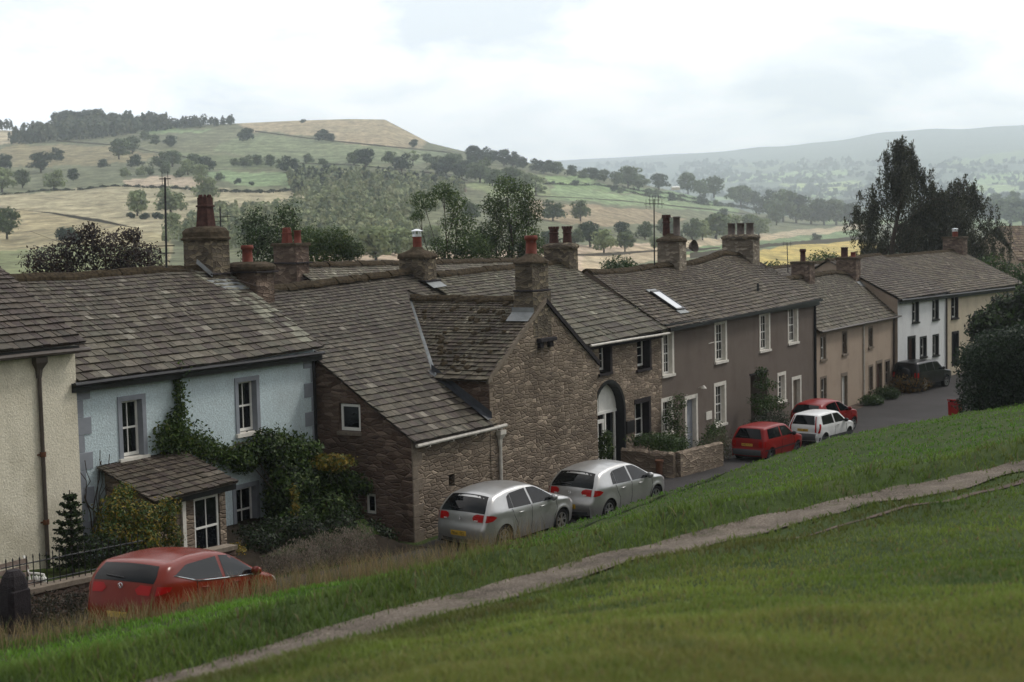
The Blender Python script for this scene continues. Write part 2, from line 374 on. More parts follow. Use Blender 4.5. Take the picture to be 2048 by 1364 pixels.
def strip(name, line, half, mat, dz, n=9, wob=.12, kind='structure'):
    """a strip of width 2*half(s) draped on the ground along a polyline of (s,t)"""
    line = np.asarray(line); seg = np.r_[0, np.cumsum(np.linalg.norm(np.diff(line, axis=0), axis=1))]
    u = np.arange(0, seg[-1], .3); ps = np.interp(u, seg, line[:, 0]); pt = np.interp(u, seg, line[:, 1])
    for _ in range(25):
        for a in (ps, pt): a[1:-1] = (a[:-2] + 2 * a[1:-1] + a[2:]) / 4
    ds, dt = np.gradient(ps), np.gradient(pt); L = np.hypot(ds, dt); nx, ny = -dt / L, ds / L
    hw = half(u / seg[-1]) if callable(half) else np.full(u.shape, half)
    w1 = hw + wob * (np.sin(u * 2.3) * .5 + np.sin(u * 5.9 + 1) * .3 + rng.normal(0, .25, len(u))); w2 = hw + wob * (np.sin(u * 1.9 + 2) * .5 + np.sin(u * 6.7) * .3 + rng.normal(0, .25, len(u)))
    k = np.linspace(-1, 1, n); off = np.where(k[None, :] < 0, k[None, :] * w1[:, None], k[None, :] * w2[:, None])
    S_ = ps[:, None] + off * nx[:, None]; T_ = pt[:, None] + off * ny[:, None]
    Z = gz(S_, T_) + dz
    V = O + S_.ravel()[:, None] * dS + T_.ravel()[:, None] * nS + np.c_[np.zeros(S_.size), np.zeros(S_.size), Z.ravel()]
    idx = np.arange(S_.size).reshape(S_.shape)
    Fq = np.c_[idx[:-1, :-1].ravel(), idx[1:, :-1].ravel(), idx[1:, 1:].ravel(), idx[:-1, 1:].ravel()]
    return lab(link(name, np_mesh(name, V, Fq, smooth=True), None, mat), None, kind=kind)
strip('path', PST, .56, MT['gravel'], .025, 11, .03)
strip('worn_track', T2ST, lambda u: .03 + .17 * np.minimum(1, u * 1.3), MT['vergemat'], .018, 5, .05)
sR = np.arange(-60, 120, 2.0)
near = te(sR); far = np.interp(sR, [-60, -14, -12, -2, 0, 9, 12, 60, 75, 120], [2.5, 1.9, 1.7, 1.2, .3, .3, -.6, -.9, -2.6, -8])
strip('road', np.c_[sR, (near + far) / 2], lambda u: np.interp(u * 178 - 60, sR, (near - far) / 2), MT['asphalt'], .02, 13, .1)
strip('garden_soil', np.array([(-9.3, -1.2), (-6, -1.3), (-3, -1.4), (-.4, -1.5)]), 2.5, MT['earth'], .03, 9, .12)
strip('verge', np.array([(9.5, .2), (14, -.4), (30, -.6), (53, -.9)]), 1.15, MT['vergemat'], .012, 7, .1)
# ------------------------------------------------------------ grass (uncountable: one object each)
def blades(name, s, t, length, width, col, lean=.35, mat='blade', zoff=0):
    n = len(s); z = gz(s, t) + zoff
    base = O + s[:, None] * dS + t[:, None] * nS; base[:, 2] = z - .01
    ang = rng.uniform(0, 2 * np.pi, n); a2 = rng.uniform(0, 2 * np.pi, n)
    tv = np.c_[np.cos(ang), np.sin(ang), np.zeros(n)] * (width / 2)[:, None]
    ld = np.c_[np.cos(a2), np.sin(a2), np.zeros(n)] * (rng.uniform(.2, 1, n) * lean * length)[:, None]
    upv = np.c_[np.zeros(n), np.zeros(n), length]
    mid = base + upv * .6 + ld * .4; tip = base + upv + ld
    V = np.stack([base - tv, base + tv, mid + tv * .75, mid - tv * .75, tip], 1).reshape(-1, 3)
    i = np.arange(n) * 5
    Ft = np.concatenate([np.c_[i, i + 1, i + 2], np.c_[i, i + 2, i + 3], np.c_[i + 3, i + 2, i + 4]])
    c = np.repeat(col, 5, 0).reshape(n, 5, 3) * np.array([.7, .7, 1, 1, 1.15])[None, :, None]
    return lab(link(name, np_mesh(name, V, Ft, c.reshape(-1, 3)), None, MT[mat]), None, kind='stuff')
def field_noise(s, t, sc, seed=0):
    r_ = np.random.default_rng(seed); out = 0
    for k in range(7):
        a = r_.uniform(0, 2 * np.pi); f = sc * r_.uniform(.5, 2.2); out = out + np.sin((s * np.cos(a) + t * np.sin(a)) * f + r_.uniform(0, 6.28))
    return out / 7
def grass_cols(s, t, n):
    p1 = field_noise(s, t, .9, 1); p2 = field_noise(s, t, 2.6, 2); p3 = field_noise(s, t, .45, 3)
    g1 = np.array([.082, .138, .024]); g2 = np.array([.145, .215, .040]); ol = np.array([.215, .195, .070]); dk = np.array([.045, .088, .025]); br = np.array([.17, .14, .07])
    k = np.clip(.5 + 1.3 * p1 + rng.normal(0, .22, n), 0, 1)[:, None]; c = g1 * (1 - k) + g2 * k
    k = np.clip(.02 + 1.1 * p3 + .5 * p2 + rng.normal(0, .2, n), 0, 1)[:, None]; c = c * (1 - k * .75) + ol * k * .75
    k = np.clip(-.45 + 1.8 * p2 + rng.normal(0, .12, n), 0, 1)[:, None]; c = c * (1 - k) + dk * k
    k = (rng.random(n) < .05)[:, None]; c = np.where(k, br, c)
    return c
def sample_ground(n, Dmin, Dmax, x0, x1, pw):
    """ground points with density falling with distance"""
    u = rng.random(n); D = (Dmin ** -pw + u * (Dmax ** -pw - Dmin ** -pw)) ** (-1 / pw)
    X = (rng.uniform(x0, x1, n)) * D; P_ = np.c_[X, D, np.zeros(n)] - O
    return P_ @ dS, P_ @ nS, D
N = 440000
s, t, D = sample_ground(N, 4.2, 75, -.62, .74, 1.0)
dp = poly_dist(PST, s, t); d2_ = poly_dist(T2ST, s, t)
c_, e_ = tc(s), te(s)
ok = (t > e_ + .15) & ((np.abs(dp) > .46 + rng.uniform(-.14, .12, N))) & ((np.abs(d2_) > .16) | (rng.random(N) < .42)) & (s < 60)
s, t, D, dp, c_ = s[ok], t[ok], D[ok], dp[ok], c_[ok]; n = len(s)
mown = sm((-dp - 2.0) / .8)                                   # the near side of the path is mown
cl = .5 + .5 * field_noise(s, t, 3.2, 5)
L = (1 - mown) * (.05 + .06 * cl) + mown * (.035 + .03 * cl); L = L * (1 + .8 * np.exp(-((dp - 1.1) / .6) ** 2)); L *= rng.uniform(.6, 1.3, n)
Wd_ = np.maximum(.0045, .0011 * D) * rng.uniform(.7, 1.3, n)
col = grass_cols(s, t, n)
col = col * (1 + mown[:, None] * np.array([.42, .30, .30])); bright = (sm((dp - 2.2) / 1.5) * .9)[:, None]; col = col * (1 + bright * np.array([.0, .38, -.15]))
mid_ = (np.exp(-((dp + 1.5) / .8) ** 2) * .55 * (field_noise(s, t, .8, 8) > -.15))[:, None]; col = col * (1 - mid_) + np.array([.105, .075, .03]) * mid_
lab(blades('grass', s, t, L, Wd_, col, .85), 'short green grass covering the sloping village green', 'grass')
# long dry grass on the bank beside the orange-red car
n = 17000
s = rng.uniform(-27, -3.2, n); k = rng.beta(1.3, 1.5, n); t = te(s) + .1 + k * (tc(s) + 1.0 - te(s))
ok = (rng.random(n) < np.clip(.55 + .9 * field_noise(s, t, 1.7, 9), .12, 1) * np.interp(s, [-27, -22, -6, -3.2], [.9, 1, .9, .2]))
s, t = s[ok], t[ok]; n = len(s)
pal = np.array([[.29, .21, .105], [.22, .15, .08], [.17, .15, .06], [.10, .14, .035], [.34, .26, .15]])
col = pal[rng.choice(5, n, p=[.28, .24, .2, .16, .12])] * rng.uniform(.7, 1.2, n)[:, None]
lab(blades('tall_grass', s, t, rng.uniform(.2, .62, n) * np.interp(s, [-27, -18, -14, -6], [.75, .7, 1.05, 1.1]), rng.uniform(.005, .010, n), col, .55), 'long dry straw coloured grass on the bank in front of the orange-red car', 'grass')
# ------------------------------------------------------------ building helpers
SLATE = [(.068, .062, .053), (.077, .070, .059), (.062, .053, .050), (.086, .080, .067), (.055, .047, .045), (.070, .069, .058), (.096, .090, .078)]
def lerp(a, b, k): return tuple(x + (y - x) * k for x, y in zip(a, b))
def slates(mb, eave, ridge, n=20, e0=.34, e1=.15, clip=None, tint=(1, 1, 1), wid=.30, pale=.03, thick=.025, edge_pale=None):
    """courses of separate stone slates, large at the eave, small at the ridge. eave/ridge: functions u in 0..1 -> (s,t,z)"""
    LS = math.dist(eave(0.5), ridge(0.5)); LU = math.dist(eave(0), eave(1))
    rows, v = [], 0.0
    while v < 1:
        h = .88 * (e0 + (e1 - e0) * v) / LS; rows.append((v, min(1.0, v + h))); v += h
    def pt(u, v):
        return np.array(lerp(eave(u), ridge(u), v))
    def nrm(u, v):
        a = pt(min(u + .01, 1), v) - pt(max(u - .01, 0), v); b = pt(u, min(v + .02, 1)) - pt(u, max(v - .02, 0))
        q = np.cross(a, b); q /= np.linalg.norm(q); return q if q[2] > 0 else -q
    m = 12
    for i in range(m):                                            # boarding under the slates
        a, b = i / m, (i + 1) / m
        for j in range(6):
            q = [pt(a, j / 6), pt(b, j / 6), pt(b, (j + 1) / 6), pt(a, (j + 1) / 6)]
            if clip:
                q = clip(q)
                if not q or len(q) < 3: continue
            mb.poly([p - np.array([0, 0, .03]) for p in q], (.03, .025, .022))
    for r_, (v0, v1) in enumerate(rows):
        k = v0; w = (wid * (.82 - .42 * k)) / LU
        u = -rnd.random() * w; rowc = rnd.uniform(.92, 1.08)
        while u < 1:
            du = w * rnd.choice((.6, .75, .9, 1.0, 1.2, 1.5)); ua, ub = max(0, u + .010 / LU), min(1, u + du - .010 / LU); u += du
            if ub - ua < .02 / LU: continue
            vo = min(1, v1 + .25 * (v1 - v0)); jit = rnd.uniform(-.008, .01) / LS
            q = [pt(ua, max(0, v0 + jit)), pt(ub, max(0, v0 + jit + rnd.uniform(-.004, .004) / LS)), pt(ub, vo), pt(ua, vo)]
            N_ = nrm((ua + ub) / 2, (v0 + v1) / 2); th = thick * rnd.uniform(.8, 1.5) * (1.15 - .5 * k)
            top = [q[0] + N_ * (th * 1.7 + rnd.uniform(0, .006)), q[1] + N_ * (th * 1.7 + rnd.uniform(0, .006)), q[2] + N_ * .006, q[3] + N_ * .006]
            c = rnd.choice(SLATE); g = rowc * rnd.uniform(.76, 1.18)
            if rnd.random() < pale * .55: c = (.16, .155, .14)
            if edge_pale and edge_pale(ua, v0): c = lerp(c, (.2, .21, .18), .7)
            c = tuple(x * g * y for x, y in zip(c, tint))
            if clip:
                t2 = clip(top)
                if not t2 or len(t2) < 3: continue
                mb.poly(t2, c)
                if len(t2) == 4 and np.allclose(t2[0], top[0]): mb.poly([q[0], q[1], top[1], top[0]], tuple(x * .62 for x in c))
                continue
            mb.poly(top, c); mb.poly([q[0], q[1], top[1], top[0]], tuple(x * .62 for x in c))  # lower edge coloured darker, painting the shadow line along each course
            mb.poly([q[1], q[2], top[2], top[1]], c); mb.poly([q[3], q[0], top[0], top[3]], c)
def clip_half(poly, p, nrm):
    """keep the part of a polygon where (x-p).n >= 0 in the (s,t) plane"""
    out = []
    d = [(q[0] - p[0]) * nrm[0] + (q[1] - p[1]) * nrm[1] for q in poly]
    for i in range(len(poly)):
        a, b, da, db = poly[i], poly[(i + 1) % len(poly)], d[i], d[(i + 1) % len(poly)]
        if da >= 0: out.append(np.array(a))
        if da * db < 0: out.append(np.array(a) + (np.array(b) - np.array(a)) * (da / (da - db)))
    return out
def line(a, b): return lambda u: lerp(a, b, u)
def pline(pts):
    pts = sorted(pts); S_ = [p[0] for p in pts]
    def f(u):
        s = S_[0] + (S_[-1] - S_[0]) * u
        return (s, float(np.interp(s, S_, [p[1] for p in pts])), float(np.interp(s, S_, [p[2] for p in pts])))
    return f
def ridge_stones(house, T, f, L, parent, w=.2, name='ridge', step=.42, mat='moss'):
    mb = MB(T); n = max(2, int(L / step))
    for i in range(n):
        a, b = np.array(f(i / n)), np.array(f((i + 1) / n)); d = (b - a) / np.linalg.norm(b - a)
        side = np.array([-d[1], d[0], 0]); side /= np.linalg.norm(side)
        jz = rnd.uniform(-.015, .03); ww = w * rnd.uniform(.9, 1.15)
        rings = []
        for p in (a + d * .004, b - d * .004):
            rings.append([p + side * x * ww + np.array([0, 0, z * .9 + jz]) for x, z in ((-1, -.14), (-.92, -.05), (-.45, .06), (-.1, .1), (.3, .085), (.9, -.05), (1, -.14))])
        mb.loft(rings, caps=(True, True), closed=True)
    return mb.build(name, MT[mat], parent, smooth=False)
def wall(mb, T_map, a0, a1, bot, top, holes=(), depth=.22, col=(1, 1, 1)):
    """a wall sheet in the plane b=0 (a along, z up) with openings and their reveals; bot/top: knot lists [(a,z)...]; T_map(a,b,z)->frame coords"""
    bx, bz = zip(*sorted(bot)); tx, tz = zip(*sorted(top))
    xs = sorted({a0, a1, *[x for x in tx if a0 < x < a1], *[x for x in bx if a0 < x < a1], *[x for h in holes for x in h[:2] if a0 < x < a1]})
    for x0, x1 in zip(xs[:-1], xs[1:]):
        if x1 - x0 < 1e-6: continue
        xm = (x0 + x1) / 2
        hs = sorted([(h[2], h[3]) for h in holes if h[0] <= xm <= h[1]])
        lv = [('b',)] + [('z', z) for h in hs for z in h] + [('t',)]
        def zz(e, x): return float(np.interp(x, bx, bz)) if e[0] == 'b' else float(np.interp(x, tx, tz)) if e[0] == 't' else e[1]
        for i in range(0, len(lv), 2):
            e0_, e1_ = lv[i], lv[i + 1]
            p = [(x0, zz(e0_, x0)), (x1, zz(e0_, x1)), (x1, zz(e1_, x1)), (x0, zz(e1_, x0))]
            mb.poly([T_map(x, 0, z) for x, z in p], col)
    for h in holes:
        x0, x1, z0, z1 = h[:4]; dd = h[4] if len(h) > 4 else depth
        for p in ([(x0, 0, z0), (x0, 0, z1), (x0, -dd, z1), (x0, -dd, z0)], [(x1, 0, z0), (x1, 0, z1), (x1, -dd, z1), (x1, -dd, z0)],
                  [(x0, 0, z0), (x1, 0, z0), (x1, -dd, z0), (x0, -dd, z0)], [(x0, 0, z1), (x1, 0, z1), (x1, -dd, z1), (x0, -dd, z1)]):
            mb.poly([T_map(*q) for q in p], col)
def window(house, T, x0, x1, z0, z1, rec=.14, sur=0.0, surmat=None, frame='white', nx=2, rows=(.5,), bars=(), fw=.055, sill=None, proud=.025, name='window', out=0.0):
    """a sash window standing in an opening of the wall plane b=0. T(a,b,z) -> world"""
    m = MB(T); b0 = -rec - .05; b1 = -rec
    m.box(x0, x0 + fw, b0, b1, z0, z1); m.box(x1 - fw, x1, b0, b1, z0, z1)
    m.box(x0 + fw, x1 - fw, b0, b1, z0, z0 + fw * 1.3); m.box(x0 + fw, x1 - fw, b0, b1, z1 - fw, z1)
    zi0, zi1 = z0 + fw * 1.3, z1 - fw
    for r_ in rows: z = zi0 + (zi1 - zi0) * r_; m.box(x0 + fw, x1 - fw, b0 + .004, b1 + .012, z - .025, z + .025)
    for r_ in bars: z = zi0 + (zi1 - zi0) * r_; m.box(x0 + fw, x1 - fw, b0 + .008, b1 - .004, z - .011, z + .011)
    for i in range(1, nx): x = x0 + fw + (x1 - x0 - 2 * fw) * i / nx; m.box(x - .012, x + .012, b0 + .006, b1 - .006, zi0, zi1)
    o = m.build(name, MT[frame], house)
    g = MB(T); g.poly([(x0 + fw * .5, b0 + .02, z0 + fw * .5), (x1 - fw * .5, b0 + .02, z0 + fw * .5), (x1 - fw * .5, b0 + .02, z1 - fw * .5), (x0 + fw * .5, b0 + .02, z1 - fw * .5)])
    g.build('pane', MT['glass'], o)
    if sur:
        q = MB(T); a, b = -rec - .06, proud
        q.box(x0 - sur, x0, a, b, z0 - .02, z1 + sur); q.box(x1, x1 + sur, a, b, z0 - .02, z1 + sur); q.box(x0, x1, a, b - .002, z1, z1 + sur)
        q.build('surround', MT[surmat], o)
    if sill:
        q = MB(T); e = sur if sur else .05
        q.box(x0 - e - .03, x1 + e + .03, -rec - .06, proud + .06, z0 - .13, z0 - .021); q.build('sill', MT[sill], o)
    return o
def hole(x0, x1, z0, z1, sur=0.0, rec=.2): return (x0 - sur * .98, x1 + sur * .98, z0 - .022, z1 + sur * .98, rec)
def stack(house, T, sc_, tc_, ws, wt, z0, z1, mat='chim_stone', cap='slab', pots=(), bands=(), name='chimney', capmat='lime', taper=0.0):
    m = MB(T); s0, s1, t0, t1 = sc_ - ws / 2, sc_ + ws / 2, tc_ - wt / 2, tc_ + wt / 2
    nz = 5; rings = []
    for i in range(nz + 1):
        k = i / nz; e = taper * k; z = z0 + (z1 - z0) * k; j = lambda: rnd.uniform(-.012, .012)
        c = .03
        rings.append([(s0 + e + c + j(), t0 + e, z), (s1 - e - c, t0 + e + j(), z), (s1 - e, t0 + e + c, z), (s1 - e + j(), t1 - e - c, z), (s1 - e - c, t1 - e, z), (s0 + e + c, t1 - e + j(), z), (s0 + e, t1 - e - c, z), (s0 + e + j(), t0 + e + c, z)])
    m.loft(rings, caps=(True, True)); o = m.build(name, MT[mat], house)
    q = MB(T); top = z1
    for zb, h, e in bands:
        bq = MB(T); bq.bbox(s0 - e, s1 + e, t0 - e, t1 + e, zb, zb + h, .02); bq.build('chimney_band', MT['dark_dressed'], o)
    if cap == 'slab': q.bbox(s0 - .07, s1 + .07, t0 - .07, t1 + .07, z1, z1 + .13, .03); top = z1 + .13
    def sq(r1, r2, z, p=3.2, n=24):
        out = []
        for a in np.linspace(0, 2 * math.pi, n, endpoint=False):
            c, s = math.cos(a), math.sin(a); k = (abs(c) ** p + abs(s) ** p) ** (-1 / p); j = rnd.uniform(.97, 1.02)
            out.append((sc_ + r1 * c * k * j, tc_ + r2 * s * k * j, z + rnd.uniform(-.01, .01)))
        return out
    if cap == 'dome':
        H_ = .42; a, b = ws / 2 + .09, wt / 2 + .09
        q.loft([sq(a, b, z1 - .01, 6), sq(a + .02, b + .02, z1 + .05, 6), sq(a - .02, b - .02, z1 + .1, 6), sq(a * .97, b * .97, z1 + .25, 5), sq(a * .85, b * .88, z1 + .36, 4), sq(a * .55, b * .6, z1 + H_, 3)], caps=(True, True)); top = z1 + H_ - .02
    if cap == 'mound':
        a, b = ws / 2 + .08, wt / 2 + .08
        q.loft([sq(a, b, z1, 7), sq(a + .02, b + .02, z1 + .07, 7), sq(a * .98, b * .98, z1 + .16, 6), sq(a * .75, b * .75, z1 + .24, 4), sq(.26, .26, z1 + .34, 2), sq(.2, .2, z1 + .42, 2)], caps=(True, True)); top = z1 + .36
    if cap == 'cone':
        a, b = ws / 2 + .07, wt / 2 + .07
        q.loft([sq(a, b, z1, 8), sq(a, b, z1 + .06, 8), sq(a * .8, b * .8, z1 + .16, 5), sq(.24, .22, z1 + .3, 2), sq(.19, .18, z1 + .34, 2)], caps=(True, True)); top = z1 + .32
    if cap == 'rough':
        a, b = ws / 2 + .10, wt / 2 + .10
        q.loft([sq(a, b, z1, 6), sq(a * 1.03, b * 1.03, z1 + .1, 6), sq(a * .95, b * .97, z1 + .18, 5), sq(a * .6, b * .7, z1 + .25, 4)], caps=(True, True)); top = z1 + .23
    if q.f: q.build('chimney_cap', MT[capmat], o, smooth=False)
    for ps, pt_, kind, h, r_, pm in pots:
        p = MB(T); x, y = sc_ + ps, tc_ + pt_
        if kind == 'roll': p.lathe([(r_ * 1.02, top - .05), (r_ * .95, top + h * .5), (r_ * .92, top + h * .72), (r_ * 1.16, top + h * .76), (r_ * 1.2, top + h * .86), (r_ * 1.1, top + h), (r_ * .8, top + h), (r_ * .75, top + h * .8)], x, y, 18)
        if kind == 'plain': p.lathe([(r_, top - .05), (r_ * .93, top + h * .9), (r_ * 1.08, top + h * .92), (r_ * 1.08, top + h), (r_ * .78, top + h), (r_ * .75, top + h * .8)], x, y, 16)
        if kind == 'crown':
            p.lathe([(r_ * 1.12, top - .05), (r_ * 1.0, top + h * .35), (r_ * .92, top + h * .56), (r_ * 1.12, top + h * .58), (r_ * 1.15, top + h * .63), (r_ * .95, top + h * .66), (r_ * 1.0, top + h * .8), (r_ * 1.15, top + h * .82), (r_ * 1.1, top + h * .87), (r_ * .7, top + h * .87)], x, y, 16)
            for a in np.linspace(0, 2 * math.pi, 8, endpoint=False):
                c, s = math.cos(a), math.sin(a); p.box(x + c * r_ * .95 - .045, x + c * r_ * .95 + .045, y + s * r_ * .95 - .045, y + s * r_ * .95 + .045, top + h * .86, top + h)
        if kind == 'square':
            p.loft([[(x + a * r_ * k, y + b * r_ * k, z) for a, b in ((-1, -.7), (-.7, -1), (.7, -1), (1, -.7), (1, .7), (.7, 1), (-.7, 1), (-1, .7))] for k, z in ((1.12, top - .04), (.98, top + h * .3), (.88, top + h * .62), (1.06, top + h * .63), (1.06, top + h * .67), (.86, top + h * .69), (.86, top + h * .92))], caps=(True, True))
            for a in range(8):
                c, s = math.cos(a * math.pi / 4), math.sin(a * math.pi / 4); p.lathe([(.05, top + h * .9), (.052, top + h * .95), (.035, top + h), (.01, top + h * 1.015)], x + c * r_ * .68, y + s * r_ * .68, 8)
        if kind == 'cowl':
            p.lathe([(r_, top - .05), (r_ * .96, top + h * .55), (r_ * 1.04, top + h * .57), (r_ * 1.04, top + h * .62)], x, y, 16)
            po = p.build('chimney_pot', MT[pm], o, smooth=False)
            c_ = MB(T); c_.lathe([(r_ * .98, top + h * .62), (r_ * .98, top + h * .74)], x, y, 14)
            for a in np.linspace(0, 2 * math.pi, 6, endpoint=False): c_.tube([(x + r_ * .85 * math.cos(a), y + r_ * .85 * math.sin(a), top + h * .72), (x + r_ * .85 * math.cos(a), y + r_ * .85 * math.sin(a), top + h * .92)], .012, 5)
            c_.lathe([(r_ * 1.3, top + h * .9), (r_ * 1.28, top + h * .92), (r_ * .7, top + h * .98), (.02, top + h * 1.02)], x, y, 16)
            c_.build('chimney_cowl', MT['steel'], o, smooth=False); continue
        p.build('chimney_pot', MT[pm], o, smooth=(kind in ('roll', 'plain')))
    return o
def gutter(house, T, s0, s1, t, z, mat='black', r_=.055, fascia=None, brackets=None, drop=0.0):
    m = MB(T); n = max(2, int((s1 - s0) / 1.2)); m.tube([(s0 + (s1 - s0) * i / n, t, z - drop * i / n + rnd.uniform(-.008, .008)) for i in range(n + 1)], r_, 8)
    if fascia: m.box(s0, s1, t - .12, t - .065, z - fascia, z + .03)
    o = m.build('gutter', MT[mat], house)
    if brackets:
        for i in range(brackets):
            q = MB(T); s = s0 + (s1 - s0) * (i + .5) / brackets
            q.tube([(s, t + .04, z + .02), (s, t + .055, z - .09), (s, t - .12, z - .16)], .015, 5); q.build('gutter_bracket', MT[mat], house)
    return o
def downpipe(house, T, s, t, z0, z1, mat, r_=.045, hopper=False, joints=(), bend=0.12):
    m = MB(T); m.tube([(s, t + .02 + bend, z1 + .16), (s, t + .02 + bend * .6, z1 + .05), (s, t + .06, z1 - .05), (s, t + .06, z0)], r_, 8)
    if hopper: m.loft([[(s - a, t + .02, z), (s + a, t + .02, z), (s + a, t + .02 + a, z), (s - a, t + .02 + a, z)] for a, z in ((.06, z1 - .45), (.08, z1 - .25), (.17, z1 - .08), (.17, z1 + .05))], caps=(True, True))
    o = m.build('downpipe', MT[mat], house)
    for z in joints:
        q = MB(T); q.lathe([(r_ * 1.5, z - .06), (r_ * 1.5, z + .06)], s, t + .06, 8); q.box(s - .12, s + .12, t - .02, t + .03, z - .02, z + .02); q.build('pipe_collar', MT['rust'], o)
    return o
def front(tf): return lambda a, b, z: (a, tf + b, z)            # map for a wall facing +t
def TF(tf, base=W): return lambda a, b, z: base(a, tf + b, z)
def body_box(house, T, s0, s1, t0, t1, z0, z1, mat): pass
# ------------------------------------------------------------ the terrace
def zpx(x, y, t): return ont(x, y, t)[2]
def spx(x, y, t): return ont(x, y, t)[0]
def gables(house, T, s0, s1, tfr, tri, tback, z0, zfe, zri, zbe, mat, which='lr'):
    for k, s in (('l', s0), ('r', s1)):
        if k in which:
            m = MB(T); wall(m, lambda a, b, z, s=s: (s, a, z), tback, tfr, [(tback, z0), (tfr, z0)], [(tback, zbe), (tri, zri), (tfr, zfe)]); m.build('gable_wall', MT[mat], house)
    m = MB(T); wall(m, lambda a, b, z: (a, tback, z), s0, s1, [(s0, z0), (s1, z0)], [(s0, zbe), (s1, zbe)]); m.build('rear_wall', MT[mat], house)
# ---- cream house at the left edge
h = empty('cream_house', W(-12.5, -3.3, 1.5), 'tall cream roughcast house with a brown downpipe at the left edge of the picture', 'house')
T = TF(-3.3); m = MB(W); wall(m, front(-3.3), -17.5, -9.4, [(-17.5, .6), (-9.4, .6)], [(-17.5, 6.62), (-9.4, 6.62)]); m.build('front_wall', MT['cream'], h)
gables(h, W, -17.5, -9.4, -3.3, -7.3, -11.3, .6, 6.62, 9.1, 6.62, 'cream')
m = MB(W); ea, ri = line((-17.6, -3.02, 6.52), (-9.28, -3.02, 6.62)), line((-17.6, -7.3, 9.2), (-9.28, -7.3, 9.22))
slates(m, ea, ri, tint=(.86, .8, .84), wid=.33); slates(m, line((-9.28, -11.5, 6.5), (-17.6, -11.5, 6.5)), line((-9.28, -7.3, 9.22), (-17.6, -7.3, 9.2)))
ro = m.build('roof', MT['slate'], h); ridge_stones(h, W, ri, 8.3, ro)
m = MB(W); m.box(-17.5, -9.42, -3.27, -3.1, 6.36, 6.55); m.build('fascia', MT['black'], h)
gutter(h, W, -17.5, -9.2, -2.98, 6.44, 'brownpipe', .06, brackets=None)
downpipe(h, W, -10.56, -3.3, 1.1, 6.3, 'brownpipe', .05, True, (4.0, 2.35))
# ---- pale blue cottage
h = empty('blue_cottage', W(-4.7, -3.5, .9), 'pale blue roughcast cottage with grey corner stones and a climber over its porch', 'house')
m = MB(W)
wins = [(-7.80, -7.10, 3.50, 4.96), (-3.45, -2.70, 3.58, 5.02), (-3.70, -2.86, .66, 1.98)]
wall(m, front(-3.5), -9.35, -.04, [(-9.35, .2), (-.04, .2)], [(-9.35, 5.72), (-.04, 5.80)], [hole(*w, .13, .25) for w in wins]); m.build('front_wall', MT['blue'], h)
gables(h, W, -9.35, -.04, -3.5, -7.3, -11.1, .2, 5.76, 8.1, 5.76, 'blue', 'r')
for w in wins: window(h, TF(-3.5), *w, rec=.17, sur=.13, surmat='bluegrey', nx=2, rows=(.5,), fw=.065, sill='offwhite', proud=.03)
for s0, sd in ((-9.33, 1), (-.06, -1)):
    for i in range(11):
        L_ = .52 if i % 2 == 0 else .28; z = .75 + i * .44
        if sd < 0 and i in (1, 3, 5, 7, 9): L_ = .2
        q = MB(W); a, b = (s0, s0 + L_) if sd > 0 else (s0 - L_, s0); q.bbox(a, b, -3.52, -3.475, z, z + .425, .012); q.build('quoin', MT['bluegrey'], h)
ea, ri = pline([(-9.38, -3.22, 5.64), (-4.7, -3.22, 5.66), (.06, -3.22, 5.76)]), pline([(-9.38, -7.3, 8.2), (-6, -7.3, 8.16), (-3, -7.3, 8.24), (.06, -7.3, 8.22)])
m = MB(W); slates(m, ea, ri, wid=.36, e0=.36, e1=.19, pale=.055, edge_pale=lambda u, v: u > .93 - .1 * v and rnd.random() < .7); slates(m, line((.06, -11.3, 5.7), (-9.38, -11.3, 5.7)), lambda u: ri(1 - u)); ro = m.build('roof', MT['slate'], h)
ridge_stones(h, W, ri, 9.4, ro, .22)
gutter(h, W, -9.55, .02, -3.18, 5.58, 'black', .06, fascia=.2)
downpipe(h, W, -.16, -3.5, .4, 5.5, 'black', .045, joints=())
sc1 = spx(389, 520, -7.3); z1 = zpx(389, 497, -7.3)
st_ = stack(h, W, -.55, -7.3, .82, 1.22, 7.6, 9.08, 'chim_stone', 'dome', [(0, .02, 'square', 1.0, .23, 'darkpot')], bands=[(8.0, .05, .05)])
m = MB(W); m.poly([(-1.3, -6.66, 7.86), (-.1, -6.66, 7.86), (.03, -6.1, 7.53), (-.9, -6.1, 7.53)]); m.poly([(-1.02, -7.3, 8.36), (-.98, -7.3, 8.5), (-.98, -6.64, 8.06), (-1.02, -6.64, 7.93)]); m.build('lead_flashing', MT['lead'], st_)
m = MB(W); m.bbox(-8.5, -6.95, -3.5, -3.36, 3.2, 3.36, .02); m.build('window_apron', MT['blue'], h)
# porch
m = MB(W); wall(m, front(-1.7), -8.45, -6.0, [(-8.45, .2), (-6.0, .2)], [(-8.45, 2.66), (-6.0, 2.66)], [(-7.16, -6.22, .82, 2.46, .15)])
for s in (-8.45, -6.0): wall(m, lambda a, b, z, s=s: (s, a, z), -3.5, -1.7, [(-3.5, .2), (-1.7, .2)], [(-3.5, 3.2), (-1.7, 2.66)])
m.build('porch_wall', MT['brown_stone'], h)
m = MB(W); slates(m, line((-8.75, -1.42, 2.66), (-5.78, -1.42, 2.70)), line((-8.75, -3.46, 3.40), (-5.78, -3.46, 3.42)), e0=.3, e1=.24, tint=(.86, .8, .8), pale=.05); m.build('porch_roof', MT['slate'], h)
m = MB(W); m.box(-8.7, -5.8, -1.55, -1.49, 2.5, 2.66); m.build('porch_fascia', MT['black'], h)
window(h, TF(-1.7), -7.14, -6.24, .84, 2.44, rec=.04, nx=2, rows=(.5,), fw=.06, sill='white')
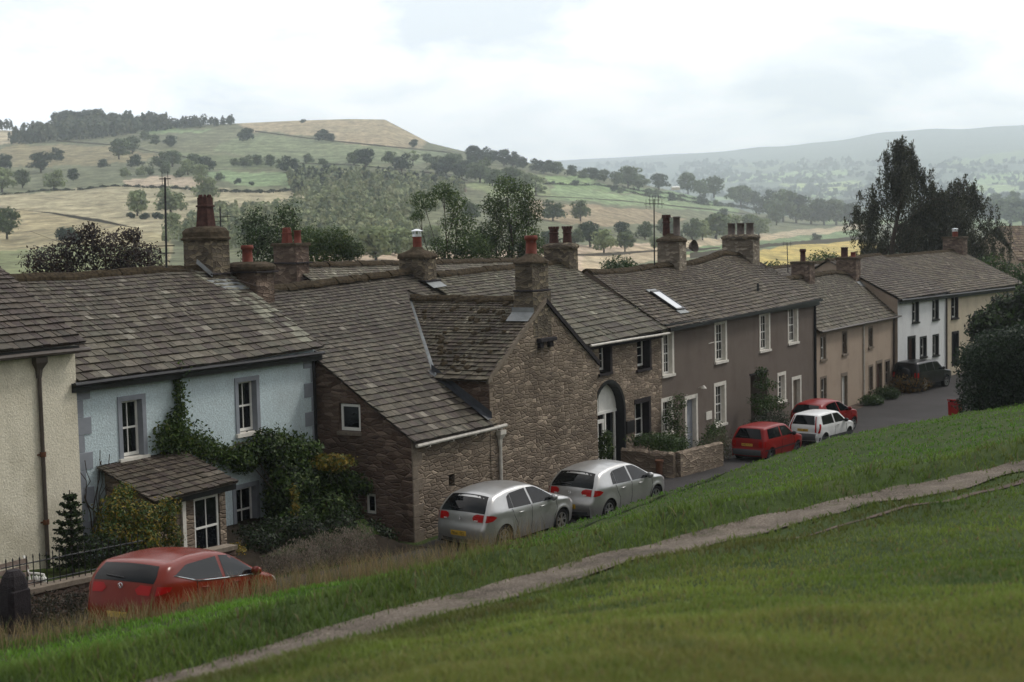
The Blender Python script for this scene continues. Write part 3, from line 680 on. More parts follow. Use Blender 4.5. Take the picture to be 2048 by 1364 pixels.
m = MB(W); m.box(-7.62, -7.5, -1.70, -1.64, .6, 2.55); m.build('porch_post', MT['offwhite'], h)
# ---- stone cottage with the catslide roof and the gabled wing
h = empty('stone_cottage', W(4, -1.5, 0), 'brown rubble cottage with a long catslide roof and gabled chimney wing', 'house')
m = MB(W)
wall(m, front(0), 0, 4.26, [(0, -.3), (4.26, -.3)], [(0, 3.12), (4.26, 3.08)], [(1.88, 2.2, 1.4, 1.78, .3)]); m.build('lean_to_wall', MT['brown_stone'], h)
m = MB(W); wall(m, front(.02), 4.24, 11.35, [(4.24, -.3), (11.35, -.3)], [(4.24, 4.5), (7.8, 6.78), (11.35, 4.45)])
m.box(4.24, 11.35, -.3, .02, -.3, .02, skip='bd'); m.build('gable_wall', MT['brown_stone'], h)
m = MB(W); Te = lambda a, b, z: (0 - b, a, z)
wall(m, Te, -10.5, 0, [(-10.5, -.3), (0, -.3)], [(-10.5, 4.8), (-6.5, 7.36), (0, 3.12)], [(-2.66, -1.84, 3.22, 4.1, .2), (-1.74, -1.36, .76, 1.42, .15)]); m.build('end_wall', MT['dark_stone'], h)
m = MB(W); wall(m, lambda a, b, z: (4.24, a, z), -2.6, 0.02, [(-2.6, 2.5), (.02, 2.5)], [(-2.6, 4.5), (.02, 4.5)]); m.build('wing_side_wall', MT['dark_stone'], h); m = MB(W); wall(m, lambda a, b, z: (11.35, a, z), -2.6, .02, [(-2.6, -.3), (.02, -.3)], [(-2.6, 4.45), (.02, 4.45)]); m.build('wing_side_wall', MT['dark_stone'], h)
Tend = lambda a, b, z: W(-b, a, z)
window(h, Tend, -2.62, -1.88, 3.26, 4.06, rec=.07, nx=1, rows=(), fw=.075, sill='dressed')
window(h, Tend, -1.72, -1.38, .8, 1.38, rec=.05, nx=1, rows=(), fw=.06)
m = MB(W); m.poly([(1.88, -.28, 1.4), (2.2, -.28, 1.4), (2.2, -.28, 1.78), (1.88, -.28, 1.78)]); m.build('vent_opening', MT['black'], h)
for i in range(8):
    L_ = (.5, .3)[i % 2]; z = .05 + i * .38
    q = MB(W); q.bbox(0.005, L_, -.02, .03, z, z + .36, .015); q.build('quoin', MT['dressed'], h)
VA, VB = np.array([4.1, -2.06]), np.array([7.8, -5.72])
vd = (VB - VA) / np.linalg.norm(VB - VA); vn = np.array([vd[1], -vd[0]])       # points to smaller s, smaller t
if vn[0] > 0: vn = -vn
def clip_main(q):
    tm = sum(p[1] for p in q) / len(q)
    if tm > -2.06: return clip_half(q, (4.22, 0), (-1, 0))
    if tm > -5.72:
        if sum(p[0] for p in q) / len(q) > 7.8: return clip_half(q, VB, (-vn[0], vn[1]))
        return clip_half(q, VA, vn)
    return q
def clip_wing(q): return clip_half(q, VA, -vn)
ea, ri = pline([(-.12, .2, 3.05), (4.3, .2, 3.02), (9.75, .2, 3.05)]), pline([(-.12, -6.5, 7.44), (3, -6.5, 7.5), (9.75, -6.5, 7.76)])
m = MB(W); slates(m, ea, ri, e0=.36, e1=.15, wid=.34, clip=clip_main, pale=.03)
slates(m, line((9.75, -10.6, 4.7), (-.1, -10.6, 4.7)), line((9.75, -6.5, 7.76), (-.1, -6.5, 7.44)))
ro = m.build('roof', MT['slate'], h); ridge_stones(h, W, pline([(-.1, -6.5, 7.48), (3, -6.5, 7.54), (9.0, -6.5, 7.78)]), 9, ro, .24)
wr = line((7.8, .08, 6.84), (7.8, -5.75, 6.86))
m = MB(W); slates(m, line((4.02, -5.75, 4.42), (4.02, .08, 4.44)), line((7.8, -5.75, 6.86), (7.8, .08, 6.84)), e0=.27, e1=.14, wid=.26, clip=clip_wing, tint=(1.0, .97, .88), pale=.05)
slates(m, line((11.5, .08, 4.40), (11.5, -5.75, 4.4)), wr, e0=.27, e1=.14, wid=.26)
w2 = m.build('wing_roof', MT['slate'], h); ridge_stones(h, W, line((7.8, -.7, 6.86), (7.8, -5.6, 6.88)), 4.9, w2, .22)
# moss tufts low on the wing roof
m = MB(W)
for i in range(150):
    a = rnd.random(); b = rnd.betavariate(1.3, 1.5) ; s_ = 4.2 + a * 3.4; t_ = -.3 - b * 4.8
    if (np.array([s_, t_]) - VA) @ (-vn) < .3 or rnd.random() < .35 + .3 * math.sin(s_ * 3 + t_ * 2): continue
    z_ = 4.44 + (s_ - 4.02) * .6402 + .045; r_ = rnd.uniform(.03, .11)
    rings = [[(s_ + r_ * k * math.cos(q) * rnd.uniform(.8, 1.3), t_ + r_ * 1.4 * k * math.sin(q) * rnd.uniform(.8, 1.2), z_ + r_ * k * math.cos(q) * .64 + hh) for q in np.linspace(0, 6.28, 7, endpoint=False)] for k, hh in ((1, -.02), (.8, .03), (.3, .05))]
    m.loft(rings, caps=(False, True))
lab(m.build('moss', MT['moss'], w2), None, kind='stuff')
m = MB(W)                                                       # lead valley between the two roofs
for i in range(8):
    p0 = np.array([*VA, 4.50]) + (np.array([*VB, 6.85]) - np.array([*VA, 4.5])) * (i / 8 - .01); p1 = np.array([*VA, 4.50]) + (np.array([*VB, 6.85]) - np.array([*VA, 4.5])) * ((i + 1) / 8)
    e = np.array([*vn, 0]) * .12; zl = np.array([0, 0, .075 + .004 * (i % 2)]); zr_ = np.array([0, 0, .11])
    m.poly([p0 + e + zr_, p1 + e + zr_, p1 + zl * .8, p0 + zl * .8]); m.poly([p0 + zl * .8, p1 + zl * .8, p1 - e + zr_, p0 - e + zr_])
m.build('lead_valley', MT['lead'], ro)
m = MB(W); m.poly([(4.23, .1, 3.24), (4.23, -2.2, 4.72), (4.23, -2.2, 4.9), (4.23, .1, 3.44)]); m.poly([(4.23, .1, 3.24), (4.23, -2.2, 4.72), (4.0, -2.2, 4.69), (4.0, .1, 3.21)]); m.build('lead_flashing', MT['dkleed'], ro)
stk = stack(h, W, 7.62, -.36, 1.12, .66, 5.9, 8.05, 'chim_stone', 'cone', [(0, 0, 'roll', .62, .19, 'terra')], bands=[(7.12, .06, .06)])
m = MB(W); m.bbox(7.02, 8.22, -.74, .03, 5.6, 7.1, .02); m.build('chimney_base', MT['chim_stone'], stk)
m = MB(W); m.loft([[(6.6, -.8, 6.17), (6.6, .06, 6.17)], [(7.0, -.8, 6.44), (7.0, .06, 6.44)], [(7.005, -.8, 6.6), (7.005, .06, 6.6)]], closed=False); m.build('lead_apron', MT['lead'], stk)
m = MB(W); m.bbox(7.2, 8.3, 0, .2, 5.42, 5.55, .02); m.bbox(7.25, 7.5, 0, .14, 5.22, 5.42, .02); m.bbox(7.9, 8.15, 0, .14, 5.22, 5.42, .02); m.build('stone_ledge', MT['dark_dressed'], h)
for sgn, (sa, za, sb, zb) in enumerate(((4.1, 4.44, 7.8, 6.82), (11.5, 4.36, 7.8, 6.82))):
    q = MB(W); q.loft([[(sa, .0, za - .1), (sa, .09, za - .1), (sa, .09, za + .07), (sa, .0, za + .07)], [(sb, .0, zb - .1), (sb, .09, zb - .1), (sb, .09, zb + .07), (sb, .0, zb + .07)]], caps=(True, True)); q.build('verge', MT['dark_dressed'] if sgn else MT['dressed'], h)
gutter(h, W, .05, 4.95, .17, 2.93, 'greypipe', .06, brackets=4); downpipe(h, W, 4.72, .02, -.1, 2.75, 'greypipe', .055, True, bend=.1)
# ridge chimney shared with the barn
sc3 = spx(836, 545, -6.4); stack(h, W, sc3, -6.4, .8, 1.15, 6.9, zpx(836, 517, -6.4), 'chim_stone', 'mound', [(0, 0, 'cowl', .72, .17, 'terra')], bands=[(zpx(836, 563, -6.4) - .0, .06, .12)])
m = MB(W); m.poly([(sc3 + .42, -5.78, 7.42), (sc3 + .42, -5.4, 7.2), (sc3 - .42, -5.4, 7.16), (sc3 - .42, -5.78, 7.38)]); m.build('lead_flashing', MT['lead'], ro)
# second stack on the end gable
stack(h, W, .52, -6.5, .84, 1.3, 6.2, zpx(485, 540, -6.5), 'red_chim', 'rough', [(.02, -.1, 'roll', .55, .17, 'terra')], bands=[(zpx(485, 546, -6.5), .05, .1)])
# ---- barn with the arched door
h = empty('arched_barn', W(15.6, -1.6, 0), 'brown rubble converted barn with a black arched doorway and white fanlight', 'house')
ac, ar, az = 15.28, 1.2, 1.98
holes = [(14.55, 15.42, 3.62, 4.72, .42), (17.75, 18.85, 3.48, 4.76, .42), (17.45, 18.72, .62, 2.12, .42)]
m = MB(W); fr = front(-1.6)
wall(m, fr, 9.6, ac - ar, [(9.6, -.4), (ac - ar, -.4)], [(9.6, 4.86), (ac - ar, 4.9)])
wall(m, fr, ac + ar, 19.97, [(ac + ar, -.4), (19.97, -.4)], [(ac + ar, 4.9), (19.97, 4.98)], holes[1:])
arcp = [(ac + ar * math.cos(q), az + ar * math.sin(q)) for q in np.linspace(math.pi, 0, 17)]
wall(m, fr, ac - ar, ac + ar, arcp, [(ac - ar, 4.9), (ac + ar, 4.9)], holes[:1])
m.build('front_wall', MT['brown_stone'], h)
m = MB(W)                                                       # black arch ring and reveal
for (x0, z0), (x1, z1) in zip(arcp[:-1], arcp[1:]):
    e = 1.12; o_ = lambda x, z: (ac + (x - ac) * e, az + (z - az) * e)
    a, b = o_(x0, z0), o_(x1, z1)
    m.poly([(x0, -1.57, z0), (x1, -1.57, z1), (b[0], -1.57, b[1]), (a[0], -1.57, a[1])]); m.poly([(x0, -1.57, z0), (x1, -1.57, z1), (x1, -2.05, z1), (x0, -2.05, z0)]); m.poly([(a[0], -1.57, a[1]), (b[0], -1.57, b[1]), (b[0], -1.605, b[1]), (a[0], -1.605, a[1])])
for sg in (-1, 1):
    x = ac + sg * ar; m.box(min(x, x + sg * .2), max(x, x + sg * .14), -1.61, -1.57, -.3, az); m.poly([(x, -1.57, -.3), (x, -1.57, az), (x, -2.05, az), (x, -2.05, -.3)])
m.box(ac + ar + .2, ac + ar + .85, -1.61, -1.55, 1.02, 1.5); m.build('arch_surround', MT['black'], h)
dr = MB(W); td = -1.95
dr.box(ac - ar, ac + ar - .08, td, td + .08, 1.96, 2.06)
dr.box(ac + ar - .26, ac + ar - .17, td, td + .07, -.2, 1.96); dr.box(ac + .12, ac + .22, td, td + .08, -.2, 1.96); dr.box(ac - ar, ac + .12, td, td + .06, 1.62, 1.76)
dr.box(ac - .02, ac + .12, td, td + .05, -.2, 1.62); dr.box(ac - .42, ac - .36, td, td + .05, .2, 1.62); dr.box(ac - .72, ac - .58, td, td + .05, -.2, 1.62); dr.box(ac - ar, ac - .72, td, td + .04, -.2, .35); dr.box(ac - .58, ac - .02, td, td + .04, -.2, .3)
dr = dr.build('door', MT['white'], h)
m = MB(W); m.poly([(x, td + .03, z) for x, z in [(ac + (ar - .02) * math.cos(q), az + .05 + (ar - .07) * math.sin(q)) for q in np.linspace(math.pi, 0, 15)]])
m.box(ac - .3, ac - .28, td + .03, td + .05, 2.05, 3.0); m.build('fanlight_panel', MT['white'], dr)
m = MB(W); m.poly([(ac - ar, td - .02, -.3), (ac + ar, td - .02, -.3), (ac + ar, td - .02, 2), (ac - ar, td - .02, 2)]); m.build('pane', MT['glass'], dr)
for (x0, x1, z0, z1, d_), nx in zip(holes, (1, 2, 2)):
    window(h, TF(-1.6), x0 + .1, x1 - .02, z0 + .08, z1 - .02, rec=.3, nx=nx, rows=(.5,) if z1 < 3 else (), bars=() if z1 < 3 else (.33, .66), fw=.07, sill=None)
    q = MB(W); e = .03
    q.box(x1 - .02, x1 + .16, -1.93, -1.575, z0 - .02, z1 + .18); q.box(x0 - .03, x1 - .02, -1.93, -1.578, z1 - .02, z1 + .18); q.box(x0 - .12, x1 + .1, -1.93, -1.52, z0 - .1, z0 + .0); q.build('window_surround', MT['dark_dressed'], h)
ea, ri = pline([(9.3, -1.34, 4.77), (14, -1.34, 4.84), (20.0, -1.34, 4.96)]), pline([(9.3, -6.2, 7.58), (14.5, -6.2, 7.72), (20.0, -6.2, 7.86)])
m = MB(W); slates(m, ea, ri, e0=.42, e1=.14, wid=.42, tint=(1.05, 1.08, 1.0), pale=.05); slates(m, line((20, -10.5, 5), (9.3, -10.5, 5)), lambda u: ri(1 - u)); ro = m.build('roof', MT['slate'], h)
ridge_stones(h, W, line((10.2, -6.2, 7.63), (20, -6.2, 7.86)), 10, ro, .24)
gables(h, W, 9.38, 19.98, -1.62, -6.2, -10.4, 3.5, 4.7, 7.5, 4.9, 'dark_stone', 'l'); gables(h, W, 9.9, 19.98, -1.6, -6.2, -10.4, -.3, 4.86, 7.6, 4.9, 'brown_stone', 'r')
gutter(h, W, 13.3, 20.1, -1.28, 4.80, 'greypipe', .05); q = MB(W); q.box(11.4, 19.95, -1.59, -1.5, 4.62, 4.86); q.build('fascia', MT['dark_dressed'], h)
sc5 = spx(1122, 515, -6.2); stack(h, W, sc5, -6.2, .8, 1.25, 6.9, zpx(1122, 497, -6.2), 'chim_stone', 'rough', [(0, -.33, 'crown', .72, .19, 'darkpot'), (0, .33, 'crown', .72, .19, 'darkpot')], capmat='chim_stone')
# ---- brown-grey house with white window surrounds
h = empty('grey_house', W(29, -1.6, -.5), 'long brown-grey rendered house with white window surrounds and two chimneys', 'house')
T = TF(-1.6)
gw = [(20.16, 20.98, 3.05, 4.72), (25.55, 26.58, 3.14, 4.80), (30.82, 31.86, 3.22, 4.88), (34.58, 35.68, 3.3, 4.98), (20.02, 20.82, .55, 1.9), (25.42, 26.42, .28, 2.0), (33.1, 33.9, .5, 1.74)]
gd = [(22.34, 23.3, -.45, 1.74), (35.05, 36.05, -.95, 1.34)]
m = MB(W); wall(m, front(-1.6), 19.97, 38.35, [(19.97, -1.6), (38.35, -1.6)], [(19.97, 5.0), (38.35, 5.3)], [hole(*w, .17, .25) for w in gw] + [hole(*d_, .17, .3) for d_ in gd] + [(29.5, 31.6, -1.2, 2.12, 1.2)]); m.build('front_wall', MT['grey_render'], h)
for i, w in enumerate(gw): window(h, T, *w, rec=.16, sur=.17, surmat='offwhite', nx=3 if i != 6 else 2, rows=(.5,), bars=(.25, .75), fw=.06, sill='offwhite', proud=.02)
for d_ in gd:
    q = MB(T); q.box(d_[0], d_[1], -.24, -.18, d_[2], d_[3]); q.box(d_[0] + .12, d_[1] - .12, -.18, -.165, d_[2] + .2, d_[2] + .9); q.box(d_[0] + .12, d_[1] - .12, -.18, -.165, d_[2] + 1.05, d_[3] - .15); dd = q.build('door', MT['dressed' if d_[0] > 30 else 'bluegrey'], h)
    q = MB(T); q.box(d_[0] - .17, d_[0], -.26, .022, d_[2], d_[3] + .17); q.box(d_[1], d_[1] + .17, -.26, .022, d_[2], d_[3] + .17); q.box(d_[0], d_[1], -.26, .02, d_[3], d_[3] + .17); q.build('surround', MT['offwhite'], dd)
q = MB(W); q.poly([(29.5, -2.79, -1.2), (31.6, -2.79, -1.2), (31.6, -2.79, 2.12), (29.5, -2.79, 2.12)]); q.box(30.45, 30.55, -2.78, -2.7, -1.2, 2.12); q.build('passage_door', MT['tan_render'], h)
q = MB(W); q.box(29.4, 31.7, -1.62, -1.56, 2.12, 2.2); q.build('lintel', MT['dark_dressed'], h)
ea = pline([(20.0, -1.3, 4.98), (29, -1.3, 5.12), (38.5, -1.3, 5.32)])
tr = -5.1
ri = pline([(20.0, tr, zpx(1195, 541, tr)), (spx(1240, 541, tr), tr, zpx(1240, 541, tr)), (spx(1300, 531, tr), tr, zpx(1300, 531, tr)), (spx(1385, 524, tr), tr, zpx(1385, 524, tr)), (spx(1440, 505, tr), tr, zpx(1440, 505, tr)), (spx(1478, 507, tr), tr, zpx(1478, 507, tr)), (38.5, tr, zpx(1520, 515, tr))])
m = MB(W); slates(m, ea, ri, e0=.3, e1=.13, wid=.3, pale=.025, tint=(.98, .92, .86)); slates(m, line((38.5, -9, 5.2), (20, -9, 5.1)), lambda u: ri(1 - u)); ro = m.build('roof', MT['slate'], h)
ridge_stones(h, W, ri, 18.5, ro, .28)
gables(h, W, 19.99, 38.35, -1.6, tr, -8.8, -1.6, 5.1, 7.4, 5.1, 'grey_render')
q = MB(W); q.box(20.02, 38.45, -1.59, -1.38, 4.98, 5.16); q.build('fascia', MT['black'], h)
q = MB(W); q.loft([[(20.1, -1.38, 4.86), (20.1, -1.22, 4.86), (20.1, -1.22, 4.99), (20.1, -1.38, 4.99)], [(38.5, -1.38, 5.2), (38.5, -1.22, 5.2), (38.5, -1.22, 5.33), (38.5, -1.38, 5.33)]], caps=(True, True)); q.build('gutter', MT['black'], h)
downpipe(h, W, 38.2, -1.6, -1.4, 5.1, 'black', .07)
def on_roof(x, y, ea, ri):
    """point where a pixel's ray meets a roof slope"""
    a, b, c = (np.array(W(*p)) for p in (ea(.3), ea(.8), ri(.5))); nn = np.cross(b - a, c - a); r_ = ray(x, y); return np.array(ST(CAM + r_ * ((a - CAM) @ nn) / (r_ @ nn)))
sk = on_roof(1333, 604, ea, ri); slope = (np.array(ri(.5)) - np.array(ea(.5))); slope /= np.linalg.norm(slope); nrm_ = np.array([0, -slope[2], slope[1]]); nrm_ = nrm_ if nrm_[2] > 0 else -nrm_
def on_slope(a, b, c): p = sk + np.array([a, 0, 0]) + slope * b + nrm_ * c; return W(*p)
q = MB(on_slope); q.box(-.42, -.36, -.75, .75, .02, .14); q.box(.36, .42, -.75, .75, .02, .14); q.box(-.36, .36, -.75, -.67, .02, .14); q.box(-.36, .36, .67, .75, .02, .14); sl = q.build('skylight', MT['black'], h)
q = MB(on_slope); q.poly([(-.36, -.67, .12), (.36, -.67, .12), (.36, .67, .12), (-.36, .67, .12)]); q.build('pane', MT['skyl'], sl)
q = MB(on_slope); q.box(-.45, .45, -1.0, -.76, .05, .075); q.build('lead_apron', MT['lead'], sl)
q = MB(on_slope); q.box(-.45, .45, .76, .95, .05, .075); q.build('lead_apron', MT['lead'], sl)
vp = on_roof(1516, 585, ea, ri); q = MB(W); q.tube([(vp[0], vp[1], vp[2] - .1), (vp[0], vp[1], vp[2] + .45)], .06, 8); q.build('vent_pipe', MT['black'], h)
sc6 = spx(1344, 528, tr); z6 = zpx(1344, 480, tr)
s6 = stack(h, W, sc6, tr, .85, 1.15, 6.4, z6 - .1, 'pale_chim', 'mound', [(0, -.27, 'crown', .95, .17, 'darkpot'), (0, .27, 'plain', .85, .17, 'greypot')])
sc7 = spx(1482, 520, tr); z7 = zpx(1482, 482, tr)
stack(h, W, sc7, tr, .95, 1.75, 6.4, z7 + .1, 'pale_chim', 'rough', [(0, -.52, 'plain', .62, .2, 'greypot'), (0, 0, 'plain', .62, .2, 'greypot'), (0, .52, 'plain', .62, .2, 'greypot')], capmat='chim_stone')
q = MB(T); q.box(24.35, 24.95, 0, .03, .62, .98); q.build('name_plaque', MT['offwhite'], h)
q = MB(T); q.tube([(23.6, 0, 2.15), (23.6, .22, 2.22)], .02, 6); q.lathe([(.03, 2.26), (.12, 2.16), (.13, 2.12), (.1, 2.12)], 23.6, .25, 12); q.build('door_lamp', MT['offwhite'], h)
q = MB(T); q.tube([(24.75, 0, 4.0), (25.1, .12, 4.05)], .02, 6); q.build('wall_bracket', MT['offwhite'], h)
# ---- low tan house
h = empty('tan_house', W(45, -1.6, -1), 'low tan roughcast house with small brown-framed windows beyond the brown-grey house', 'house')
T = TF(-1.6)
tw = [(39.2, 39.9, 2.05, 3.22), (42.68, 43.34, 2.05, 3.2), (47.27, 47.9, 2.08, 3.15), (39.2, 39.95, -.35, 1.0), (47.3, 47.9, -.45, .9), (50.35, 51.2, -.45, .95)]
td_ = [(42.5, 43.35, -1.55, .8), (48.65, 49.65, -1.55, .95)]
m = MB(W); wall(m, front(-1.6), 38.4, 53.3, [(38.4, -2.2), (53.3, -2.2)], [(38.4, 3.62), (53.3, 3.66)], [hole(*w, .12, .2) for w in tw] + [hole(*d_, .12, .25) for d_ in td_]); m.build('front_wall', MT['tan_render'], h)
for i, w in enumerate(tw): window(h, T, *w, rec=.12, sur=.12, surmat='dressed', nx=2, rows=(.5,), fw=.06, sill='dressed', proud=.02, frame='white' if i in (0, 3) else 'wood')
for d_, mt in zip(td_, ('white', 'door_brown')):
    q = MB(T); q.box(d_[0], d_[1], -.2, -.14, d_[2], d_[3]); q.box(d_[0] + .1, d_[1] - .1, -.14, -.128, d_[2] + .2, d_[2] + .9); dd = q.build('door', MT[mt], h)
    q = MB(T); q.box(d_[0] - .12, d_[0], -.22, .02, d_[2], d_[3] + .2); q.box(d_[1], d_[1] + .12, -.22, .02, d_[2], d_[3] + .2); q.box(d_[0], d_[1], -.22, .022, d_[3], d_[3] + .2); q.build('surround', MT['dressed'], dd)
tr = -4.4; ea = pline([(38.4, -1.35, 3.56), (53.45, -1.35, 3.62)]); ri = pline([(38.4, tr, zpx(1610, 553, tr)), (spx(1665, 545, tr), tr, zpx(1665, 543, tr)), (53.45, tr, zpx(1722, 548, tr))])
m = MB(W); slates(m, ea, ri, e0=.3, e1=.14, wid=.3, tint=(1.0, .98, .9), pale=.04); slates(m, line((53.4, -7.4, 3.6), (38.4, -7.4, 3.6)), lambda u: ri(1 - u)); ro = m.build('roof', MT['slate'], h); ridge_stones(h, W, ri, 15, ro, .24)
gables(h, W, 38.45, 53.3, -1.6, tr, -7.2, -2.2, 3.6, ri(1)[2] - .1, 3.6, 'tan_render')
gutter(h, W, 38.5, 53.4, -1.3, 3.56, 'brownpipe', .06); downpipe(h, W, 46.2, -1.6, -1.6, 3.4, 'greypipe', .05); downpipe(h, W, 51.9, -1.6, -1.6, 3.4, 'brownpipe', .05); downpipe(h, W, 53.15, -1.6, -1.6, 3.4, 'brownpipe', .06)
a, b = spx(1606, 548, tr), spx(1697, 540, tr)
stack(h, W, a, tr, .85, 1.1, 5.2, zpx(1606, 527, tr), 'red_chim', 'slab', [(0, 0, 'roll', .7, .16, 'darkpot')]); stack(h, W, b, tr, .9, 1.25, 5.2, zpx(1697, 518, tr), 'red_chim', 'slab', [(0, -.25, 'plain', .6, .22, 'darkpot'), (0, .3, 'plain', .3, .16, 'terra')])
q = MB(W); q.poly([(a - .5, tr + .6, 5.75), (a + .6, tr + .6, 5.78), (a + .6, tr + .95, 5.45), (a - .5, tr + .95, 5.42)]); q.poly([(b - .5, tr + .68, 5.7), (b + .6, tr + .68, 5.72), (b + .6, tr + 1.0, 5.4), (b - .5, tr + 1.0, 5.38)]); q.build('lead_flashing', MT['lead'], ro)
# ---- white house round the bend, and the cream one joined to it
def far_house(name, label, s0, s1, mat, wins, doors, zb, surm, gcol):
    h = empty(name, W2((s0 + s1) / 2, 0, zb), label, 'house'); T = lambda a, b, z: W2(a, b, z)
    m = MB(W2); wall(m, front(0), s0, s1, [(s0, -1.6), (s1, -1.6)], [(s0, 4.62), (s1, 4.72)], [hole(*w, .12, .25) for w in wins] + [hole(*d_, .12, .25) for d_ in doors]); m.build('front_wall', MT[mat], h)
    for w in wins: window(h, T, *w, rec=.17, sur=.12, surmat=surm, nx=2, rows=(.5,), fw=.07, sill=surm)
    for d_ in doors:
        q = MB(T); q.box(d_[0], d_[1], -.25, -.18, d_[2], d_[3]); q.box(d_[0] + .12, d_[1] - .12, -.18, -.165, d_[2] + .2, d_[2] + .9); dd = q.build('door', MT['door_brown' if surm == 'black' else 'black'], h)
        q = MB(T); q.box(d_[0] - .12, d_[0], -.26, .022, d_[2], d_[3] + .16); q.box(d_[1], d_[1] + .12, -.26, .022, d_[2], d_[3] + .16); q.box(d_[0], d_[1], -.26, .02, d_[3], d_[3] + .16); q.build('surround', MT[surm], dd)
    ea, ri = line((s0 - .15, .28, 4.62), (s1, .28, 4.74)), line((s0 - .15, -4.6, 7.02), (s1, -4.6, 7.2))
    m = MB(W2); slates(m, ea, ri, e0=.32, e1=.2, wid=.36, tint=gcol, pale=.02); slates(m, line((s1, -9, 4.6), (s0 - .15, -9, 4.6)), lambda u: ri(1 - u), wid=.5, e0=.5, e1=.4); ro = m.build('roof', MT['slate'], h); ridge_stones(h, W2, ri, s1 - s0, ro, .2)
    gables(h, W2, s0, s1, 0, -4.6, -8.8, -1.6, 4.6, 6.95, 4.6, 'tan_render'); gutter(h, W2, s0 - .1, s1, .3, 4.55, 'black', .07, fascia=.22); return h
wh = far_house('white_house', 'white roughcast house with black window surrounds behind the parked black off-roader', -7.25, 0, 'white_render', [(-5.1, -4.35, 3.1, 4.3), (-2.1, -1.35, 3.1, 4.3), (-3.95, -3.2, .85, 2.0), (-2.05, -1.35, .8, 2.0)], [(-5.75, -4.85, -.3, 2.1)], -.4, 'black', (.92, .86, .85))
downpipe(wh, W2, -.1, 0, -.5, 4.4, 'brownpipe', .06)
ch = far_house('cream_cottage', 'far cream cottage joined to the white house half hidden by the clipped hedge', .02, 13, 'cream_far', [(.85, 1.75, 3.0, 4.35)], [(.95, 1.85, -.2, 1.95)], -.2, 'dark_dressed', (1.05, .98, .88))
stack(ch, W2, 12.4, -4.6, .9, 1.5, 6, 8.05, 'red_chim', 'slab', [(0, 0, 'cowl', .6, .2, 'terra')])
# ---- houses behind the terrace: roof and chimney show over the ridge
h = empty('slate_roofed_cottage', W(20, -13, 0), 'stone cottage behind the barn of which only the pale slate roof and left chimney show', 'house')
ri = line((11.2, -14, 8.02), (33, -14, 7.7)); m = MB(W); slates(m, line((11.2, -9.6, 5.2), (33, -9.6, 5.2)), ri, e0=.3, e1=.17, tint=(1.5, 1.55, 1.5), pale=.1); slates(m, line((33, -18, 5.2), (11.2, -18, 5.2)), lambda u: ri(1 - u), wid=.5, e0=.5, e1=.4); ro = m.build('roof', MT['slate'], h); ridge_stones(h, W, ri, 21, ro, .28)
m = MB(W); wall(m, front(-9.9), 11.4, 32.8, [(11.4, -.5), (32.8, -.5)], [(11.4, 5.3), (32.8, 5.3)]); m.build('front_wall', MT['brown_stone'], h); gables(h, W, 11.4, 32.8, -9.9, -14, -17.8, -.5, 5.3, 7.6, 5.3, 'brown_stone')
sc4 = spx(583, 525, -14); stack(h, W, sc4, -14, .85, 1.2, 6.5, zpx(583, 492, -14), 'red_chim', 'slab', [(0, -.2, 'square', .62, .17, 'terra'), (.1, .28, 'plain', .5, .15, 'terra')], bands=[(zpx(583, 527, -14), .06, .1)])
h = empty('low_cottage', W(60, -14, -1), 'small cottage behind the tan house with just its roof and stub chimney showing', 'house')
ri = line((53, -13, 6.25), (75, -13, 6.5)); m = MB(W); slates(m, line((53, -9, 3.6), (75, -9, 3.6)), ri, e0=.4, e1=.3, wid=.4, tint=(.9, .85, .85)); slates(m, line((75, -17, 3.6), (53, -17, 3.6)), lambda u: ri(1 - u), wid=.6, e0=.5, e1=.5); ro = m.build('roof', MT['slate'], h); ridge_stones(h, W, ri, 22, ro, .2)
m = MB(W); wall(m, front(-9.3), 53.2, 74.8, [(53.2, -2.5), (74.8, -2.5)], [(53.2, 3.6), (74.8, 3.6)]); m.build('front_wall', MT['tan_render'], h); gables(h, W, 53.2, 74.8, -9.3, -13, -16.8, -2.5, 3.6, 6.2, 3.6, 'tan_render')
stack(h, W, spx(1758, 515, -13), -13, 1.0, 1.1, 5.6, zpx(1758, 500, -13), 'red_chim', 'slab', [(0, 0, 'plain', .3, .2, 'greypot')])
p = at(2060, 560, 128); hs, ht, hz = ST(p)
h = empty('brown_roofed_house', p, 'far brown roofed house at the right edge behind the cream cottage chimney', 'house')
p = p + np.array([1.6, .6, 0])
def W3(a, b, z): return p + np.array([a * .94 + b * .34, -a * .34 * -1 + b * -.94, z])
ri = line((-1.6, -4.5, 4.9), (14, -4.5, 4.9)); m = MB(W3); slates(m, line((-3.0, 0, 1.8), (14, 0, 1.8)), ri, e0=.5, e1=.35, wid=.5, tint=(1.5, 1.25, 1.05)); slates(m, line((14, -9, 1.8), (-3.0, -9, 1.8)), lambda u: ri(1 - u), e0=.6, e1=.6, wid=.7); m.build('roof', MT['slate'], h)
m = MB(W3); wall(m, front(-.3), -2.4, 13.6, [(-2.4, -6), (13.6, -6)], [(-2.4, 1.9), (13.6, 1.9)]); wall(m, lambda a, b, z: (-2.4, a, z), -8.7, -.3, [(-8.7, -6), (-.3, -6)], [(-8.7, 1.8), (-4.5, 4.2), (-.3, 1.8)]); m.build('wall', MT['tan_render'], h)
